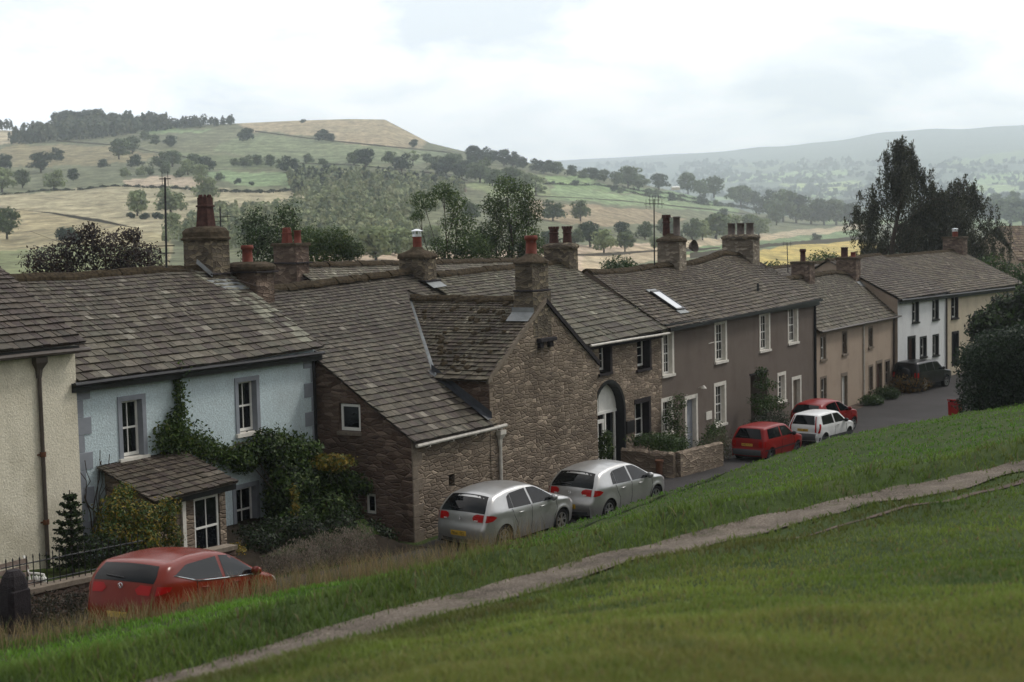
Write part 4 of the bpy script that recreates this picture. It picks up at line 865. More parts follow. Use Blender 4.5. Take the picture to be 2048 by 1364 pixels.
# ------------------------------------------------------------ cars: x forward, y left, z up; shell = side silhouette given a width everywhere
class Car:
    def __init__(self, sp):
        self.sp = sp; P = np.array(sp['prof'], float)              # front bottom -> over the roof -> rear bottom
        seg = np.r_[0, np.cumsum(np.linalg.norm(np.diff(P, axis=0), axis=1))]
        u = np.linspace(0, seg[-1], 110); Q = np.c_[np.interp(u, seg, P[:, 0]), np.interp(u, seg, P[:, 1])]
        for _ in range(sp.get('smooth', 3)): Q[1:-1] = (Q[:-2] + 2 * Q[1:-1] + Q[2:]) / 4
        self.P = Q; self.n = len(Q)
        d = np.gradient(Q, axis=0); d /= np.linalg.norm(d, axis=1)[:, None]; self.N = np.c_[d[:, 1], -d[:, 0]]
        c = Q.mean(0); s = np.sign(((Q - c) * self.N).sum(1).mean()); self.N *= s
        self.xr, self.xf = Q[:, 0].min(), Q[:, 0].max()
    def Wf(self, x, z):
        sp = self.sp; w = sp['w']; b = sp['belt']; bt = np.interp(x, sp['beltx'], sp['beltz']) if 'beltx' in sp else b
        low = w - .07 * np.clip((.60 - z) / .45, 0, 1) ** 2 - .025 * np.clip((z - .60) / (bt - .60), 0, 1) ** 2
        hi = (w - .025) - (z - bt) * sp['tumble']
        out = np.where(z < bt, low, hi)
        out = out - sp.get('ftaper', .2) * np.clip((x - (self.xf - .75)) / .75, 0, 1) ** 2.2 - sp.get('rtaper', .12) * np.clip((self.xr + .6 - x) / .6, 0, 1) ** 2
        out = out + .012 * np.exp(-((z - (bt - .06)) / .05) ** 2) * (np.abs(x) < 1.9)
        for ax in sp['axles']:
            rr = np.hypot(x - ax, z - sp['wr']); out = out + .018 * np.exp(-((rr - sp['wr'] - .07) / .05) ** 2)
        return out
    def Y(self, x, z, r=None):
        r = self.sp.get('r', .10); x = np.asarray(x, float); z = np.asarray(z, float)
        A_, B_ = self.P[:-1], self.P[1:]; ab = B_ - A_; L = (ab ** 2).sum(1) + 1e-9
        p = np.stack([x, z], -1)[..., None, :]
        k = np.clip(((p - A_) * ab).sum(-1) / L, 0, 1); d = np.linalg.norm(p - (A_ + k[..., None] * ab), axis=-1).min(-1)
        d = np.minimum(d, r); return self.Wf(x, z) - (r - np.sqrt(np.maximum(0, r * r - (r - d) ** 2)))
    def zb(self, x):
        sp = self.sp; z = np.full(np.shape(x), sp['sill'])
        for ax in sp['axles']:
            R_ = sp['wr'] + .055; dx = np.clip(np.abs(x - ax), 0, R_); z = np.maximum(z, np.where(dx < R_, sp['wr'] + np.sqrt(np.maximum(0, R_ * R_ - dx * dx)) - .01, z))
        return z
    def shell(self):
        P, n = self.P, self.n; V, Fq = [], []
        fr = np.r_[0, .012, .03, .055, .09]; m = 16
        for sg in (1, -1):
            base = len(V)
            for i in range(n):
                x, zt = P[i]; b = min(float(self.zb(np.array(x))), zt - .002); h = zt - b
                zs = np.concatenate([zt - np.minimum(fr, h * fr / .2), np.linspace(zt - min(.09, h * .45) - 1e-4, b, m - 5)])
                ys = self.Y(np.full(m, x), zs)
                V += [(x, sg * y, z) for y, z in zip(ys, zs)]
            for i in range(n - 1):
                for j in range(m - 1): a = base + i * m + j; Fq.append((a, a + 1, a + m + 1, a + m))
        self.yb = self.Y(P[:, 0], P[:, 1]); base = len(V); w = 9
        for i in range(n):
            for f in np.linspace(-1, 1, w): V.append(self.strip(i, f))
        for i in range(n - 1):
            for j in range(w - 1): a = base + i * w + j; Fq.append((a, a + 1, a + w + 1, a + w))
        return np.array(V), np.array(Fq)
    def strip(self, i, f, lift=0.0):
        i0 = int(min(max(i, 0), self.n - 2)); k = i - i0; p = self.P[i0] * (1 - k) + self.P[i0 + 1] * k; N_ = self.N[i0] * (1 - k) + self.N[i0 + 1] * k
        y = self.yb[i0] * (1 - k) + self.yb[i0 + 1] * k; q = p + N_ * (self.sp.get('bulge', .05) * (1 - f * f) + lift); return (q[0], f * y, q[1])
    def rear_i(self, z):
        j = int(self.n * .45); zz = self.P[j:, 1]; zz = np.minimum.accumulate(zz); return j + np.interp(-z, -zz, np.arange(len(zz)))
    def front_i(self, z):
        j = int(self.n * .55); zz = np.maximum.accumulate(self.P[:j, 1]); return np.interp(z, zz, np.arange(j))
    def side(self, poly_top, poly_bot, sg, lift=.006, nr=6):
        mb = MB(); T_ = np.array(poly_top, float); B_ = np.array(poly_bot, float)
        def dens(a):
            s_ = np.r_[0, np.cumsum(np.linalg.norm(np.diff(a, axis=0), axis=1))]; u = np.linspace(0, s_[-1], 15); return np.c_[np.interp(u, s_, a[:, 0]), np.interp(u, s_, a[:, 1])]
        T_, B_ = dens(T_), dens(B_); rows = [T_ + (B_ - T_) * k for k in np.linspace(0, 1, nr)]
        mb.loft([[(x, sg * (float(self.Y(x, z)) + lift), z) for x, z in r_] for r_ in rows], closed=False); return mb
    def rear(self, corners, lift=.006, nr=6, ny=9, front=False):
        """corners: [(z, f_left, f_right) top ... bottom]"""
        mb = MB(); rows = []; c = np.array(corners, float)
        for k in np.linspace(0, len(c) - 1, max(nr, 2 * len(c) - 1)):
            z, f0, f1 = [np.interp(k, range(len(c)), c[:, q]) for q in range(3)]
            i = (self.front_i if front else self.rear_i)(z); rows.append([self.strip(i, f, lift) for f in np.linspace(f0, f1, ny)])
        mb.loft(rows, closed=False); return mb
def wheel(parent, x, y, r_, sg, rim='alloy', spokes=5, width=.2):
    def lathe_y(prof, n=28):
        return [[(x + q * math.cos(a), y + sg * yy, r_ + q * math.sin(a)) for a in np.linspace(0, 2 * math.pi, n, endpoint=False)] for q, yy in prof]
    m = MB(); h = width / 2; m.loft(lathe_y([(r_ * .64, -h), (r_ * .95, -h), (r_, -h * .7), (r_, h * .6), (r_ * .955, h), (r_ * .7, h * 1.02), (r_ * .66, h * .8)])); w = m.build('wheel', MT['rubber'], parent, smooth=True, local=True)
    q = MB(); q.loft(lathe_y([(r_ * .68, h * .85), (r_ * .66, h * .95), (r_ * .6, h * .75), (r_ * .6, h * .1), (.01, h * .1)]), col=(1, 1, 1)); q.build('rim_well', MT['black'], w, local=True)
    q = MB(); q.loft(lathe_y([(r_ * .69, h * .8), (r_ * .68, h * 1.02), (r_ * .61, h * .95), (r_ * .6, h * .8)])); q.loft(lathe_y([(.065, h * .7), (.06, h * .98), (.0, h * 1.0)], 12))
    for k in range(spokes):
        a = 2 * math.pi * k / spokes + .3
        for da in (-.16, .16):
            c, s = math.cos(a), math.sin(a); c2, s2 = math.cos(a + da * 1.4), math.sin(a + da * 1.4); t_ = .016
            def pt(rr, cc, ss, e, yy): return (x + rr * cc - ss * e, y + sg * yy, r_ + rr * ss + cc * e)
            q.loft([[pt(.05, c, s, e, yy) for e, yy in ((-t_, h * .75), (t_, h * .75), (t_, h * .95), (-t_, h * .95))], [pt(r_ * .63, c2, s2, e, yy) for e, yy in ((-t_, h * .75), (t_, h * .75), (t_, h * .95), (-t_, h * .95))]], caps=(True, True))
    q.build('rim', MT[rim], w, local=True); return w
def plate_text(parent, car, z, txt, size, y0=0.0):
    cu = bpy.data.curves.new('plate_text', 'FONT'); cu.body = txt; cu.size = size; cu.align_x = 'CENTER'; cu.align_y = 'CENTER'; cu.resolution_u = 2
    tmp = bpy.data.objects.new('plate_text', cu); COL.objects.link(tmp); bpy.context.view_layer.update()
    me = bpy.data.meshes.new_from_object(tmp.evaluated_get(bpy.context.evaluated_depsgraph_get())); COL.objects.unlink(tmp); bpy.data.objects.remove(tmp)
    p = car.strip(car.rear_i(z), 0, .022)
    for v in me.vertices: v.co = (p[0], -v.co.x + y0, p[2] + v.co.y)
    me.materials.clear(); return link('plate_lettering', me, parent, MT['black'])
def make_car(name, label, cat, sp, paint, text=None, group=None):
    root = empty(name, (0, 0, 0), label, cat, group); c = Car(sp); V, Fq = c.shell()
    me = np_mesh('body', V, Fq, smooth=True); body = link('body', me, root, MT[paint])
    def add(mb, nm, mat, par=root, smooth=True): return mb.build(nm, MT[mat], par, smooth=smooth, local=True)
    m = MB(); m.box(c.xr + .1, c.xf - .12, -sp['w'] + .2, sp['w'] - .2, .2, .55); m.box(c.xr + .35, c.xf - 1.2, -.55, .55, .5, sp['belt'] - .04); add(m, 'underbody', 'rubber', smooth=False)
    for ax in sp['axles']:
        for sg in (1, -1):
            w = wheel(root, ax, sg * (sp['w'] - .13), sp['wr'], sg, sp.get('rim', 'alloy'), sp.get('spokes', 5), sp.get('tw', .2))
    for nm, top, bot in sp['side_glass']:
        for sg in (1, -1): add(c.side(top, bot, sg), nm, 'carglass')
    if 'glass_trim' in sp:
        for sg in (1, -1):
            for a, b in zip(sp['glass_trim'][:-1], sp['glass_trim'][1:]):
                m = MB(); pts = [(x, sg * (float(c.Y(x, z)) + .008), z) for x, z in (np.array(a) + (np.array(b) - np.array(a)) * k for k in np.linspace(0, 1, 6))]; m.tube(pts, .011, 5); add(m, 'window_trim', 'chrome')
    rw = add(c.rear(sp['rear_glass']), 'rear_window', 'carglass')
    m = MB(); z0 = sp['rear_glass'][-1][0] + .05; pts = [c.strip(c.rear_i(z0 + .005 * k), -.02 + f, .02) for k, f in enumerate(np.linspace(0, .62, 6))]; m.tube(pts, .01, 5); add(m, 'rear_wiper', 'black', rw)
    add(c.rear(sp['screen'], front=True), 'windscreen', 'carglass')
    for sg in (1, -1):
        m = c.side(*sp['tail_side'], sg, lift=.01, nr=4); r2 = c.rear([(z, sg * f0, sg * f1) for z, f0, f1 in sp['tail_rear']], lift=.012, nr=4, ny=5)
        k = len(m.v); m.v += r2.v; m.f += [[i + k for i in f] for f in r2.f]; m.c += r2.c; tl = add(m, 'tail_light', 'tail')
        if 'rev' in sp: add(c.rear([(z, sg * f0, sg * f1) for z, f0, f1 in sp['rev']], lift=.018, nr=3, ny=3), 'reversing_lamp', 'clear', tl)
        m = c.side(*sp['head_side'], sg, lift=.008, nr=4); add(m, 'headlight', 'clear')
        m = MB(); x, z = sp['mirror']; y = float(c.Y(x, z)); 
        m.loft([[(x + .06 * a + dx, sg * (y + yy), z + .09 * b * k) for a, b in ((-1, -1), (1, -.8), (1.2, 0), (1, .8), (-1, 1))] for yy, k, dx in ((.02, .25, 0), (.05, .6, -.01), (.12, 1, -.02), (.19, .8, -.04), (.21, .4, -.05))], caps=(True, True)); add(m, 'wing_mirror', sp.get('mirror_mat', paint))
        for x in sp['handles']:
            m = MB(); zh = sp['handle_z']; m.tube([(x - .1, sg * (float(c.Y(x - .1, zh)) + .01), zh), (x - .05, sg * (float(c.Y(x, zh)) + .035), zh + .005), (x + .05, sg * (float(c.Y(x, zh)) + .035), zh + .005), (x + .1, sg * (float(c.Y(x + .1, zh)) + .01), zh)], .014, 6); add(m, 'door_handle', sp.get('handle_mat', paint))
        for ln in sp['seams']:
            m = MB(); pts = []
            for a, b in zip(ln[:-1], ln[1:]):
                pts += [(x, sg * (float(c.Y(x, z)) + .001), z) for x, z in (np.array(a) + (np.array(b) - np.array(a)) * k for k in np.linspace(0, 1, 6))]
            m.tube(pts, .006, 4); add(m, 'door_seam', 'black')
    pz0, pz1, pf = sp['plate']; pl = add(c.rear([(pz1, -pf, pf), (pz0, -pf, pf)], lift=.014, nr=3), 'number_plate', 'plate')
    if text: plate_text(pl, c, (pz0 + pz1) / 2, text, (pz1 - pz0) * .95)
    for kind, corners, mat, lift in sp.get('extra', ()):
        add(c.rear(corners, lift=lift), kind, mat)
    for kind, top, bot, mat in sp.get('extra_side', ()):
        for sg in (1, -1): add(c.side(top, bot, sg, lift=.012, nr=3), kind, mat)
    if 'badge' in sp:
        p = c.strip(c.rear_i(sp['badge']), 0, .018); m = MB(); R_ = .052
        ring = lambda rr, dx: [(p[0] - dx, rr * math.cos(a), p[2] + rr * math.sin(a)) for a in np.linspace(0, 2 * math.pi, 20, endpoint=False)]
        m.loft([ring(R_, 0), ring(R_, .012), ring(R_ * .82, .014), ring(R_ * .8, .004)], caps=(False, False)); m.tube([(p[0] - .008, -.03, p[2] + .035), (p[0] - .008, 0, p[2] - .035), (p[0] - .008, .03, p[2] + .035)], .006, 4); add(m, 'badge', 'chrome', smooth=False)
    return root
def place(car, s, t, z, heading, pitch=0.0):
    """heading: degrees from the world Y axis towards +X"""
    car.location = [float(q) for q in W(s, t, z)]; car.rotation_mode = 'XYZ'; car.rotation_euler = (0, pitch, R(90 - heading))
GOLF = dict(w=.89, belt=.97, beltx=[-2, -1, 1.2], beltz=[1.03, .98, .95], tumble=.50, r=.09, sill=.2, wr=.315, axles=(1.235, -1.343), bulge=.05, ftaper=.26, rtaper=.15,
    prof=[(1.98, .2), (2.05, .34), (2.09, .5), (2.06, .66), (1.97, .76), (1.7, .87), (1.35, .95), (1.05, 1.0), (.75, 1.16), (.4, 1.35), (.12, 1.44), (-.35, 1.485), (-.95, 1.47), (-1.5, 1.395), (-1.62, 1.35), (-1.80, 1.17), (-1.93, 1.0), (-1.985, .88), (-2.0, .74), (-2.05, .68), (-2.09, .58), (-2.085, .46), (-2.04, .33), (-1.98, .24)],
    side_glass=[('rear_quarter_window', [(-1.03, 1.30), (-.9, 1.36)], [(-1.12, 1.02), (-.92, 1.01)]), ('rear_door_window', [(-.88, 1.365), (-.2, 1.40)], [(-.9, 1.01), (-.16, .985)]), ('front_door_window', [(-.12, 1.40), (.22, 1.375), (.5, 1.24), (.86, 1.03)], [(-.08, .985), (.4, .97), (.7, .96), (.92, .965)])],
    rear_glass=[(1.36, -.97, .97), (1.15, -1.0, 1.0), (.99, -1.0, 1.0)], screen=[(1.03, -.95, .95), (1.39, -.88, .88)],
    tail_side=([(-1.93, .96), (-1.78, .94), (-1.66, .89)], [(-1.985, .785), (-1.8, .80), (-1.66, .87)]), tail_rear=[(.965, .72, 1.0), (.93, .58, 1.0), (.87, .54, 1.0), (.81, .60, 1.0), (.785, .75, 1.0)], rev=[(.825, .62, .80), (.80, .64, .78)],
    head_side=([(1.6, .84), (1.98, .72)], [(1.72, .72), (2.03, .62)]), mirror=(.78, 1.02), handles=(-.62, .32), handle_z=.86,
    seams=[[(-.14, .97), (-.16, .6), (-.2, .25)], [(.95, .94), (1.0, .7), (.86, .5), (.82, .26)], [(-.98, .99), (-.92, .82), (-.78, .6), (-.8, .3)]],
    plate=(.44, .55, .38), badge=.85, extra=[('bumper_trim', [(.36, -.9, .9), (.27, -.88, .88)], 'plastic', .004)])
g1 = make_car('hatchback', 'silver five-door hatchback parked nearest beside the lean-to stone wall', 'car', GOLF, 'silver', 'PK61 FCJ', 'silver hatchbacks parked in line')
def head_of(p0, p1): q = np.array(W(*p1)) - np.array(W(*p0)); return math.degrees(math.atan2(q[0], q[1]))
place(g1, 2.15, 1.95, float(zr(2.2)) - .02, 36.5); g1.scale = (1.13,) * 3
g2 = copy_tree(g1); place(g2, 7.35, 2.58, float(zr(8)) - .02, 36.5); g2.scale = (1.12,) * 3; g2['label'] = 'silver five-door hatchback parked ahead, in front of the gable wall and arched door'
AURIS = dict(w=.89, belt=.98, beltx=[-2, -1.2, 1.2], beltz=[1.1, 1.03, .93], tumble=.42, r=.10, sill=.2, wr=.32, axles=(1.22, -1.38), bulge=.035, ftaper=.32, rtaper=.2, smooth=4,
    prof=[(2.0, .2), (2.1, .4), (2.12, .56), (2.05, .7), (1.85, .8), (1.5, .9), (1.2, .97), (.85, 1.13), (.4, 1.34), (.1, 1.43), (-.35, 1.475), (-.95, 1.455), (-1.6, 1.38), (-1.75, 1.34), (-1.88, 1.18), (-2.0, 1.04), (-2.03, .95), (-2.06, .82), (-2.11, .7), (-2.12, .5), (-2.08, .34), (-2.0, .24)],
    side_glass=[('rear_door_window', [(-1.60, 1.17), (-1.2, 1.32), (-.22, 1.385)], [(-1.55, 1.145), (-.95, 1.035), (-.18, 1.0)]), ('front_door_window', [(-.12, 1.39), (.22, 1.365), (.5, 1.24), (.95, 1.0)], [(-.08, .995), (.4, .975), (.7, .955), (1.0, .95)])],
    glass_trim=[(-1.64, 1.165), (-.97, 1.015), (.2, .965), (1.0, .935)],
    rear_glass=[(1.32, -.93, .93), (1.15, -1.0, 1.0), (1.04, -1.0, 1.0)], screen=[(1.0, -.95, .95), (1.38, -.88, .88)],
    tail_side=([(-1.985, 1.0), (-1.72, .98)], [(-2.03, .84), (-1.78, .9)]), tail_rear=[(1.0, .62, 1.0), (.92, .5, 1.0), (.84, .62, 1.0)],
    head_side=([(1.5, .86), (1.98, .72)], [(1.7, .74), (2.05, .64)]), mirror=(.86, 1.02), handles=(-.75, .25), handle_z=.88,
    seams=[[(-.14, .99), (-.16, .6), (-.2, .25)], [(1.0, .92), (1.0, .7), (.86, .5), (.82, .26)], [(-1.0, 1.0), (-.98, .8), (-.85, .6), (-.86, .3)]],
    plate=(.44, .54, .36), badge=.97, extra=[('bumper_trim', [(.36, -.9, .9), (.27, -.88, .88)], 'plastic', .004)])
ca = make_car('hatchback', 'orange-red hatchback half hidden by long grass in front of the blue cottage', 'car', AURIS, 'red')
AXY = at(232, 1240, 25.2); hd_ = R(23); s_, t_, z_ = ST(AXY + 2.1 * np.array([math.sin(hd_), math.cos(hd_), 0])); place(ca, s_, t_, 1.72, 23, R(7))
BOX = dict(w=.80, belt=.90, tumble=.34, r=.075, sill=.2, wr=.28, axles=(1.1, -1.2), bulge=.03, ftaper=.16, rtaper=.08, smooth=2, rim='plastic', tw=.16, spokes=4,
    prof=[(1.75, .22), (1.82, .4), (1.82, .6), (1.74, .74), (1.4, .82), (1.0, .88), (.7, 1.1), (.42, 1.34), (.2, 1.39), (-.4, 1.41), (-1.3, 1.39), (-1.5, 1.36), (-1.62, 1.15), (-1.74, .92), (-1.77, .8), (-1.77, .56), (-1.83, .54), (-1.83, .36), (-1.76, .25)],
    side_glass=[('rear_side_window', [(-1.3, 1.31), (-.35, 1.33)], [(-1.38, .94), (-.33, .93)]), ('front_door_window', [(-.25, 1.33), (.22, 1.31), (.55, 1.08)], [(-.22, .93), (.4, .92), (.72, .92)])],
    rear_glass=[(1.32, -.86, .86), (1.1, -.94, .94), (.95, -.98, .98)], screen=[(.92, -.93, .93), (1.32, -.86, .86)],
    tail_side=([(-1.75, .86), (-1.62, .86)], [(-1.77, .62), (-1.65, .62)]), tail_rear=[(.86, .8, 1.0), (.74, .78, 1.0), (.62, .8, 1.0)],
    head_side=([(1.6, .72), (1.76, .7)], [(1.65, .58), (1.8, .58)]), mirror=(.66, .96), mirror_mat='black', handles=(-.05,), handle_z=.80, handle_mat='black',
    seams=[[(-.28, .91), (-.3, .25)], [(.8, .9), (.8, .26)]], plate=(.66, .76, .38),
    extra=[('bumper', [(.52, -1, 1), (.42, -1, 1), (.32, -1, 1)], 'plastic', .03)], extra_side=[('side_strip', [(-1.7, .52), (1.7, .52)], [(-1.7, .47), (1.7, .47)], 'black')])
c3 = make_car('hatchback', 'small boxy bright red hatchback parked below the brown-grey house', 'car', BOX, 'red2', 'H482 KAO'); place(c3, 21.9, 2.3, float(zr(21.9)) + .02, 38)
BOX2 = dict(BOX); BOX2.update(tail_side=([(-1.62, 1.0), (-1.5, .98)], [(-1.77, .6), (-1.65, .6)]), tail_rear=[(1.3, .93, 1.0), (.9, .9, 1.0), (.62, .88, 1.0)], rear_glass=[(1.32, -.82, .82), (1.1, -.86, .86), (.95, -.88, .88)],
    extra=[('bumper', [(.56, -1, 1), (.42, -1, 1), (.3, -1, 1)], 'plastic', .03)], extra_side=[('side_skirt', [(-1.7, .40), (1.7, .40)], [(-1.7, .24), (1.7, .24)], 'plastic')], plate=(.66, .77, .4))
c4 = make_car('hatchback', 'small white hatchback parked between the two bright red cars', 'car', BOX2, 'whitecar', 'F931 BRM'); place(c4, 28.0, 2.45, float(zr(28)) + .02, 40)
TALL = dict(GOLF); TALL.update(wr=.31, prof=[(p[0] * .97, .2 + (p[1] - .2) * 1.07) for p in GOLF['prof']], belt=1.02, beltx=[-2, -1, 1.2], beltz=[1.08, 1.03, 1.0],
    side_glass=[('rear_door_window', [(-1.2, 1.38), (-.9, 1.44), (-.2, 1.48)], [(-1.2, 1.1), (-.9, 1.07), (-.16, 1.05)]), ('front_door_window', [(-.12, 1.48), (.22, 1.45), (.48, 1.32), (.82, 1.1)], [(-.08, 1.05), (.4, 1.03), (.66, 1.02), (.86, 1.03)])],
    rear_glass=[(1.41, -.95, .95), (1.2, -1.0, 1.0), (1.06, -1.0, 1.0)], screen=[(1.08, -.95, .95), (1.46, -.88, .88)], mirror=(.74, 1.1))
c5 = make_car('hatchback', 'tall rounded red hatchback with dark glass parked behind the small white car', 'car', TALL, 'red2'); place(c5, 31.6, 1.3, float(zr(31)) + .02, 41)
SUV = dict(w=.92, belt=1.15, tumble=.28, r=.10, sill=.42, wr=.37, axles=(1.35, -1.35), bulge=.03, ftaper=.16, rtaper=.06, smooth=3, tw=.24,
    prof=[(2.2, .45), (2.28, .6), (2.28, .85), (2.2, 1.0), (1.7, 1.08), (1.15, 1.14), (.85, 1.4), (.6, 1.68), (.3, 1.75), (-.5, 1.78), (-1.6, 1.76), (-2.0, 1.72), (-2.1, 1.45), (-2.18, 1.1), (-2.2, .8), (-2.26, .76), (-2.26, .55), (-2.2, .45)],
    side_glass=[('rear_quarter_window', [(-1.9, 1.62), (-1.15, 1.66)], [(-1.95, 1.2), (-1.1, 1.19)]), ('rear_door_window', [(-1.05, 1.66), (-.2, 1.68)], [(-1.05, 1.19), (-.18, 1.18)]), ('front_door_window', [(-.1, 1.68), (.42, 1.65), (.8, 1.3)], [(-.08, 1.18), (.5, 1.17), (.95, 1.17)])],
    rear_glass=[(1.66, -.86, .86), (1.4, -.9, .9), (1.2, -.92, .92)], screen=[(1.2, -.93, .93), (1.66, -.86, .86)],
    tail_side=([(-2.15, 1.15), (-2.05, 1.15)], [(-2.19, .85), (-2.08, .85)]), tail_rear=[(1.15, .86, 1.0), (1.0, .84, 1.0), (.85, .86, 1.0)],
    head_side=([(2.0, 1.0), (2.2, .98)], [(2.05, .82), (2.26, .82)]), mirror=(.85, 1.25), mirror_mat='black', handles=(-.75, .25), handle_z=1.05,
    seams=[[(-.14, 1.16), (-.16, .5)], [(1.0, 1.15), (.95, .5)], [(-1.1, 1.16), (-1.0, .8)]], plate=(.84, .95, .3),
    extra=[('bumper', [(.74, -1, 1), (.62, -1, 1), (.5, -1, 1)], 'plastic', .04)])
c6 = make_car('off_roader', 'black off-road car parked on the bend in front of the white house', 'car', SUV, 'blackcar'); place(c6, 53.4, -.25, float(zr(53)) + .02, 44)
# spare wheel carried on the back door
for o in list(c6.children): pass
m = MB(); ring = lambda q, xx: [(-2.24 - xx, -.1 + q * math.cos(a), 1.08 + q * math.sin(a)) for a in np.linspace(0, 2 * math.pi, 24, endpoint=False)]
m.loft([ring(.3, -.05), ring(.345, 0), ring(.36, .08), ring(.34, .17), ring(.25, .2), ring(.08, .2)], caps=(False, True)); m.build('spare_wheel', MT['rubber'], c6, smooth=True, local=True)
# ------------------------------------------------------------ vegetation near the houses
def leaf_mesh(name, C_, size, col, parent=None, mat='leaf', flat=0.0, hang=None, asp=.55):
    """one mesh of small leaf-shaped faces at the points C_ (world)"""
    n = len(C_); off = OFF.get(parent.name, np.zeros(3)) if parent is not None else np.zeros(3)
    a = rng.normal(size=(n, 3)); a[:, 2] *= (1 - flat)
    if hang is not None: a = a * .35 + np.array([0, 0, -1.0]) * hang
    a /= np.linalg.norm(a, axis=1)[:, None]; b = np.cross(a, rng.normal(size=(n, 3)))
    dn = getattr(lobes_pts, 'd', None)
    if hang is None and dn is not None and len(dn) == n: a, b = face_out(dn, .55)
    b /= np.linalg.norm(b, axis=1)[:, None] + 1e-9
    sz = (size * rng.uniform(.6, 1.35, n))[:, None]
    V = np.stack([C_ - a * sz * .5, C_ + b * sz * asp * .5 + a * sz * .05, C_ + a * sz * .5, C_ - b * sz * asp * .5 + a * sz * .05], 1).reshape(-1, 3) - off
    me = np_mesh(name, V, np.arange(n * 4).reshape(n, 4), np.repeat(col, 4, 0))
    return link(name, me, parent, MT[mat])
def face_out(d, jit):
    """two axes of a leaf facing roughly along d"""
    n = len(d); q = d + rng.normal(0, jit, (n, 3)); q /= np.linalg.norm(q, axis=1)[:, None]
    a = np.cross(q, rng.normal(size=(n, 3))); a /= np.linalg.norm(a, axis=1)[:, None]; return a, np.cross(q, a)
def lobes_pts(lobes, n, shell=.55):
    """points spread through a set of ellipsoid lobes (cx,cy,cz,rx,ry,rz), denser towards their skins"""
    L = np.array(lobes, float); w = L[:, 3] * L[:, 4] * L[:, 5]; w = w ** .7; idx = rng.choice(len(L), n, p=w / w.sum())
    d = rng.normal(size=(n, 3)); d /= np.linalg.norm(d, axis=1)[:, None]; lobes_pts.d = d; r_ = rng.random(n) ** (1 / 3) * (1 - shell) + shell * rng.random(n) ** .25
    r_ = r_ * (1 + .18 * np.sin(d[:, 0] * 5 + idx) * np.cos(d[:, 1] * 6 + idx * 2) + .1 * rng.normal(size=n))
    return L[idx, :3] + d * L[idx, 3:] * r_[:, None], idx
def cols(pal, n, p=None, var=.3, clump=None):
    pal = np.array(pal); c = pal[rng.choice(len(pal), n, p=p)] * rng.uniform(1 - var, 1 + var, n)[:, None]
    if clump is not None: c *= clump[:, None]
    return c
DG = [(.026, .05, .014), (.038, .068, .018), (.052, .088, .024)]; MG = [(.05, .086, .022), (.072, .115, .03), (.095, .132, .036)]; LG_ = [(.055, .10, .022), (.085, .135, .03), (.11, .15, .035)]; YG = [(.12, .13, .025), (.20, .15, .02), (.26, .18, .03), (.07, .09, .02)]
DK = [(.012, .018, .009), (.018, .026, .012)]
def bush(name, label, cat, base, lobes, n, size, pal, p=None, group=None, stems=True, **kw):
    """lobes are (ds, dt, dz, rs, rt, rz) in the street frame round the base point (world)"""
    r_ = empty(name, base, label, cat, group); L = []
    for a in lobes: q = base + a[0] * dS + a[1] * nS; L.append((q[0], q[1], base[2] + a[2], a[3], a[4] if len(a) > 5 else a[3], a[-1]))
    P_, idx = lobes_pts(L, n); cl = .8 + .4 * np.random.default_rng(len(label)).random(len(L))
    leaf_mesh('foliage', P_, size, cols(pal, n, p, clump=cl[idx]), r_, **kw)
    if stems:
        m = MB()
        for a in L[:8]: m.tube([base + np.array([0, 0, -.1]), base * .5 + np.array(a[:3]) * .5 + rng.normal(0, .05, 3), np.array(a[:3]) + np.array([0, 0, a[5] * .4])], [.03, .02, .008], 5)
        m.build('stem', MT['bark'], r_)
    return r_
def bush_px(name, label, cat, lobes, n, size, pal, p=None, stems=True, **kw):
    """lobes (x, y, t, r, rz): where a pixel's ray meets the vertical plane t, so each lobe stands at a known distance"""
    L = []
    for x, y, t, r_, *q in lobes: s, t, z = ont(x, y, t); L.append((s, t, z, r_, q[0] if q else r_))
    s0, t0 = sum(a[0] for a in L) / len(L), sum(a[1] for a in L) / len(L); b0 = W(s0, t0, float(gz(s0, t0)))
    return bush(name, label, cat, b0, [(a[0] - s0, a[1] - t0, a[2] - b0[2], a[3], a[4]) for a in L], n, size, pal, p, stems=stems, **kw)
def Wg(s, t, dz=0.0): return W(s, t, float(gz(s, t)) + dz)
# climber over the blue cottage's front and porch, trained up to the eave
b = Wg(-5.2, -3.35)
cl = empty('climbing_plant', b, 'green climber growing from the porch up the blue wall to the eave', 'climber')
def fr_pts(segs, n, thick=.16):
    out = []; w = np.array([max(.15, math.dist(a[:2], b_[:2])) * (a[2] + b_[2]) for a, b_ in segs]); w /= w.sum()
    for (a, b_), k in zip(segs, rng.multinomial(n, w)):
        u = rng.random(k)[:, None]; c = np.array(a) * (1 - u) + np.array(b_) * u; r_ = c[:, 2:3]
        g = rng.normal(0, .5, (k, 2)) * r_; out.append(np.c_[c[:, 0] + g[:, 0], -3.5 + np.abs(rng.normal(0, thick, k)) + .02 + .25 * np.maximum(0, r_[:, 0] - np.abs(g[:, 1])) * .6, c[:, 1] + g[:, 1]])
    out = np.concatenate(out); return O + out[:, :1] * dS + out[:, 1:2] * nS + np.c_[np.zeros(len(out)), np.zeros(len(out)), out[:, 2]]
def fpx(x, y): s, _, z = ont(x, y, -3.45); return s, z
segs = []
pts = [(352, 728, .10), (352, 770, .13), (356, 815, .2), (348, 850, .36), (325, 885, .42), (375, 880, .42), (420, 905, .36), (465, 915, .34), (510, 905, .36), (545, 890, .42), (585, 905, .5), (610, 935, .55)]
pp = [(*fpx(x, y), r_) for x, y, r_ in pts]; segs = list(zip(pp[:4], pp[1:5])) + list(zip(pp[3:-1], pp[4:]))
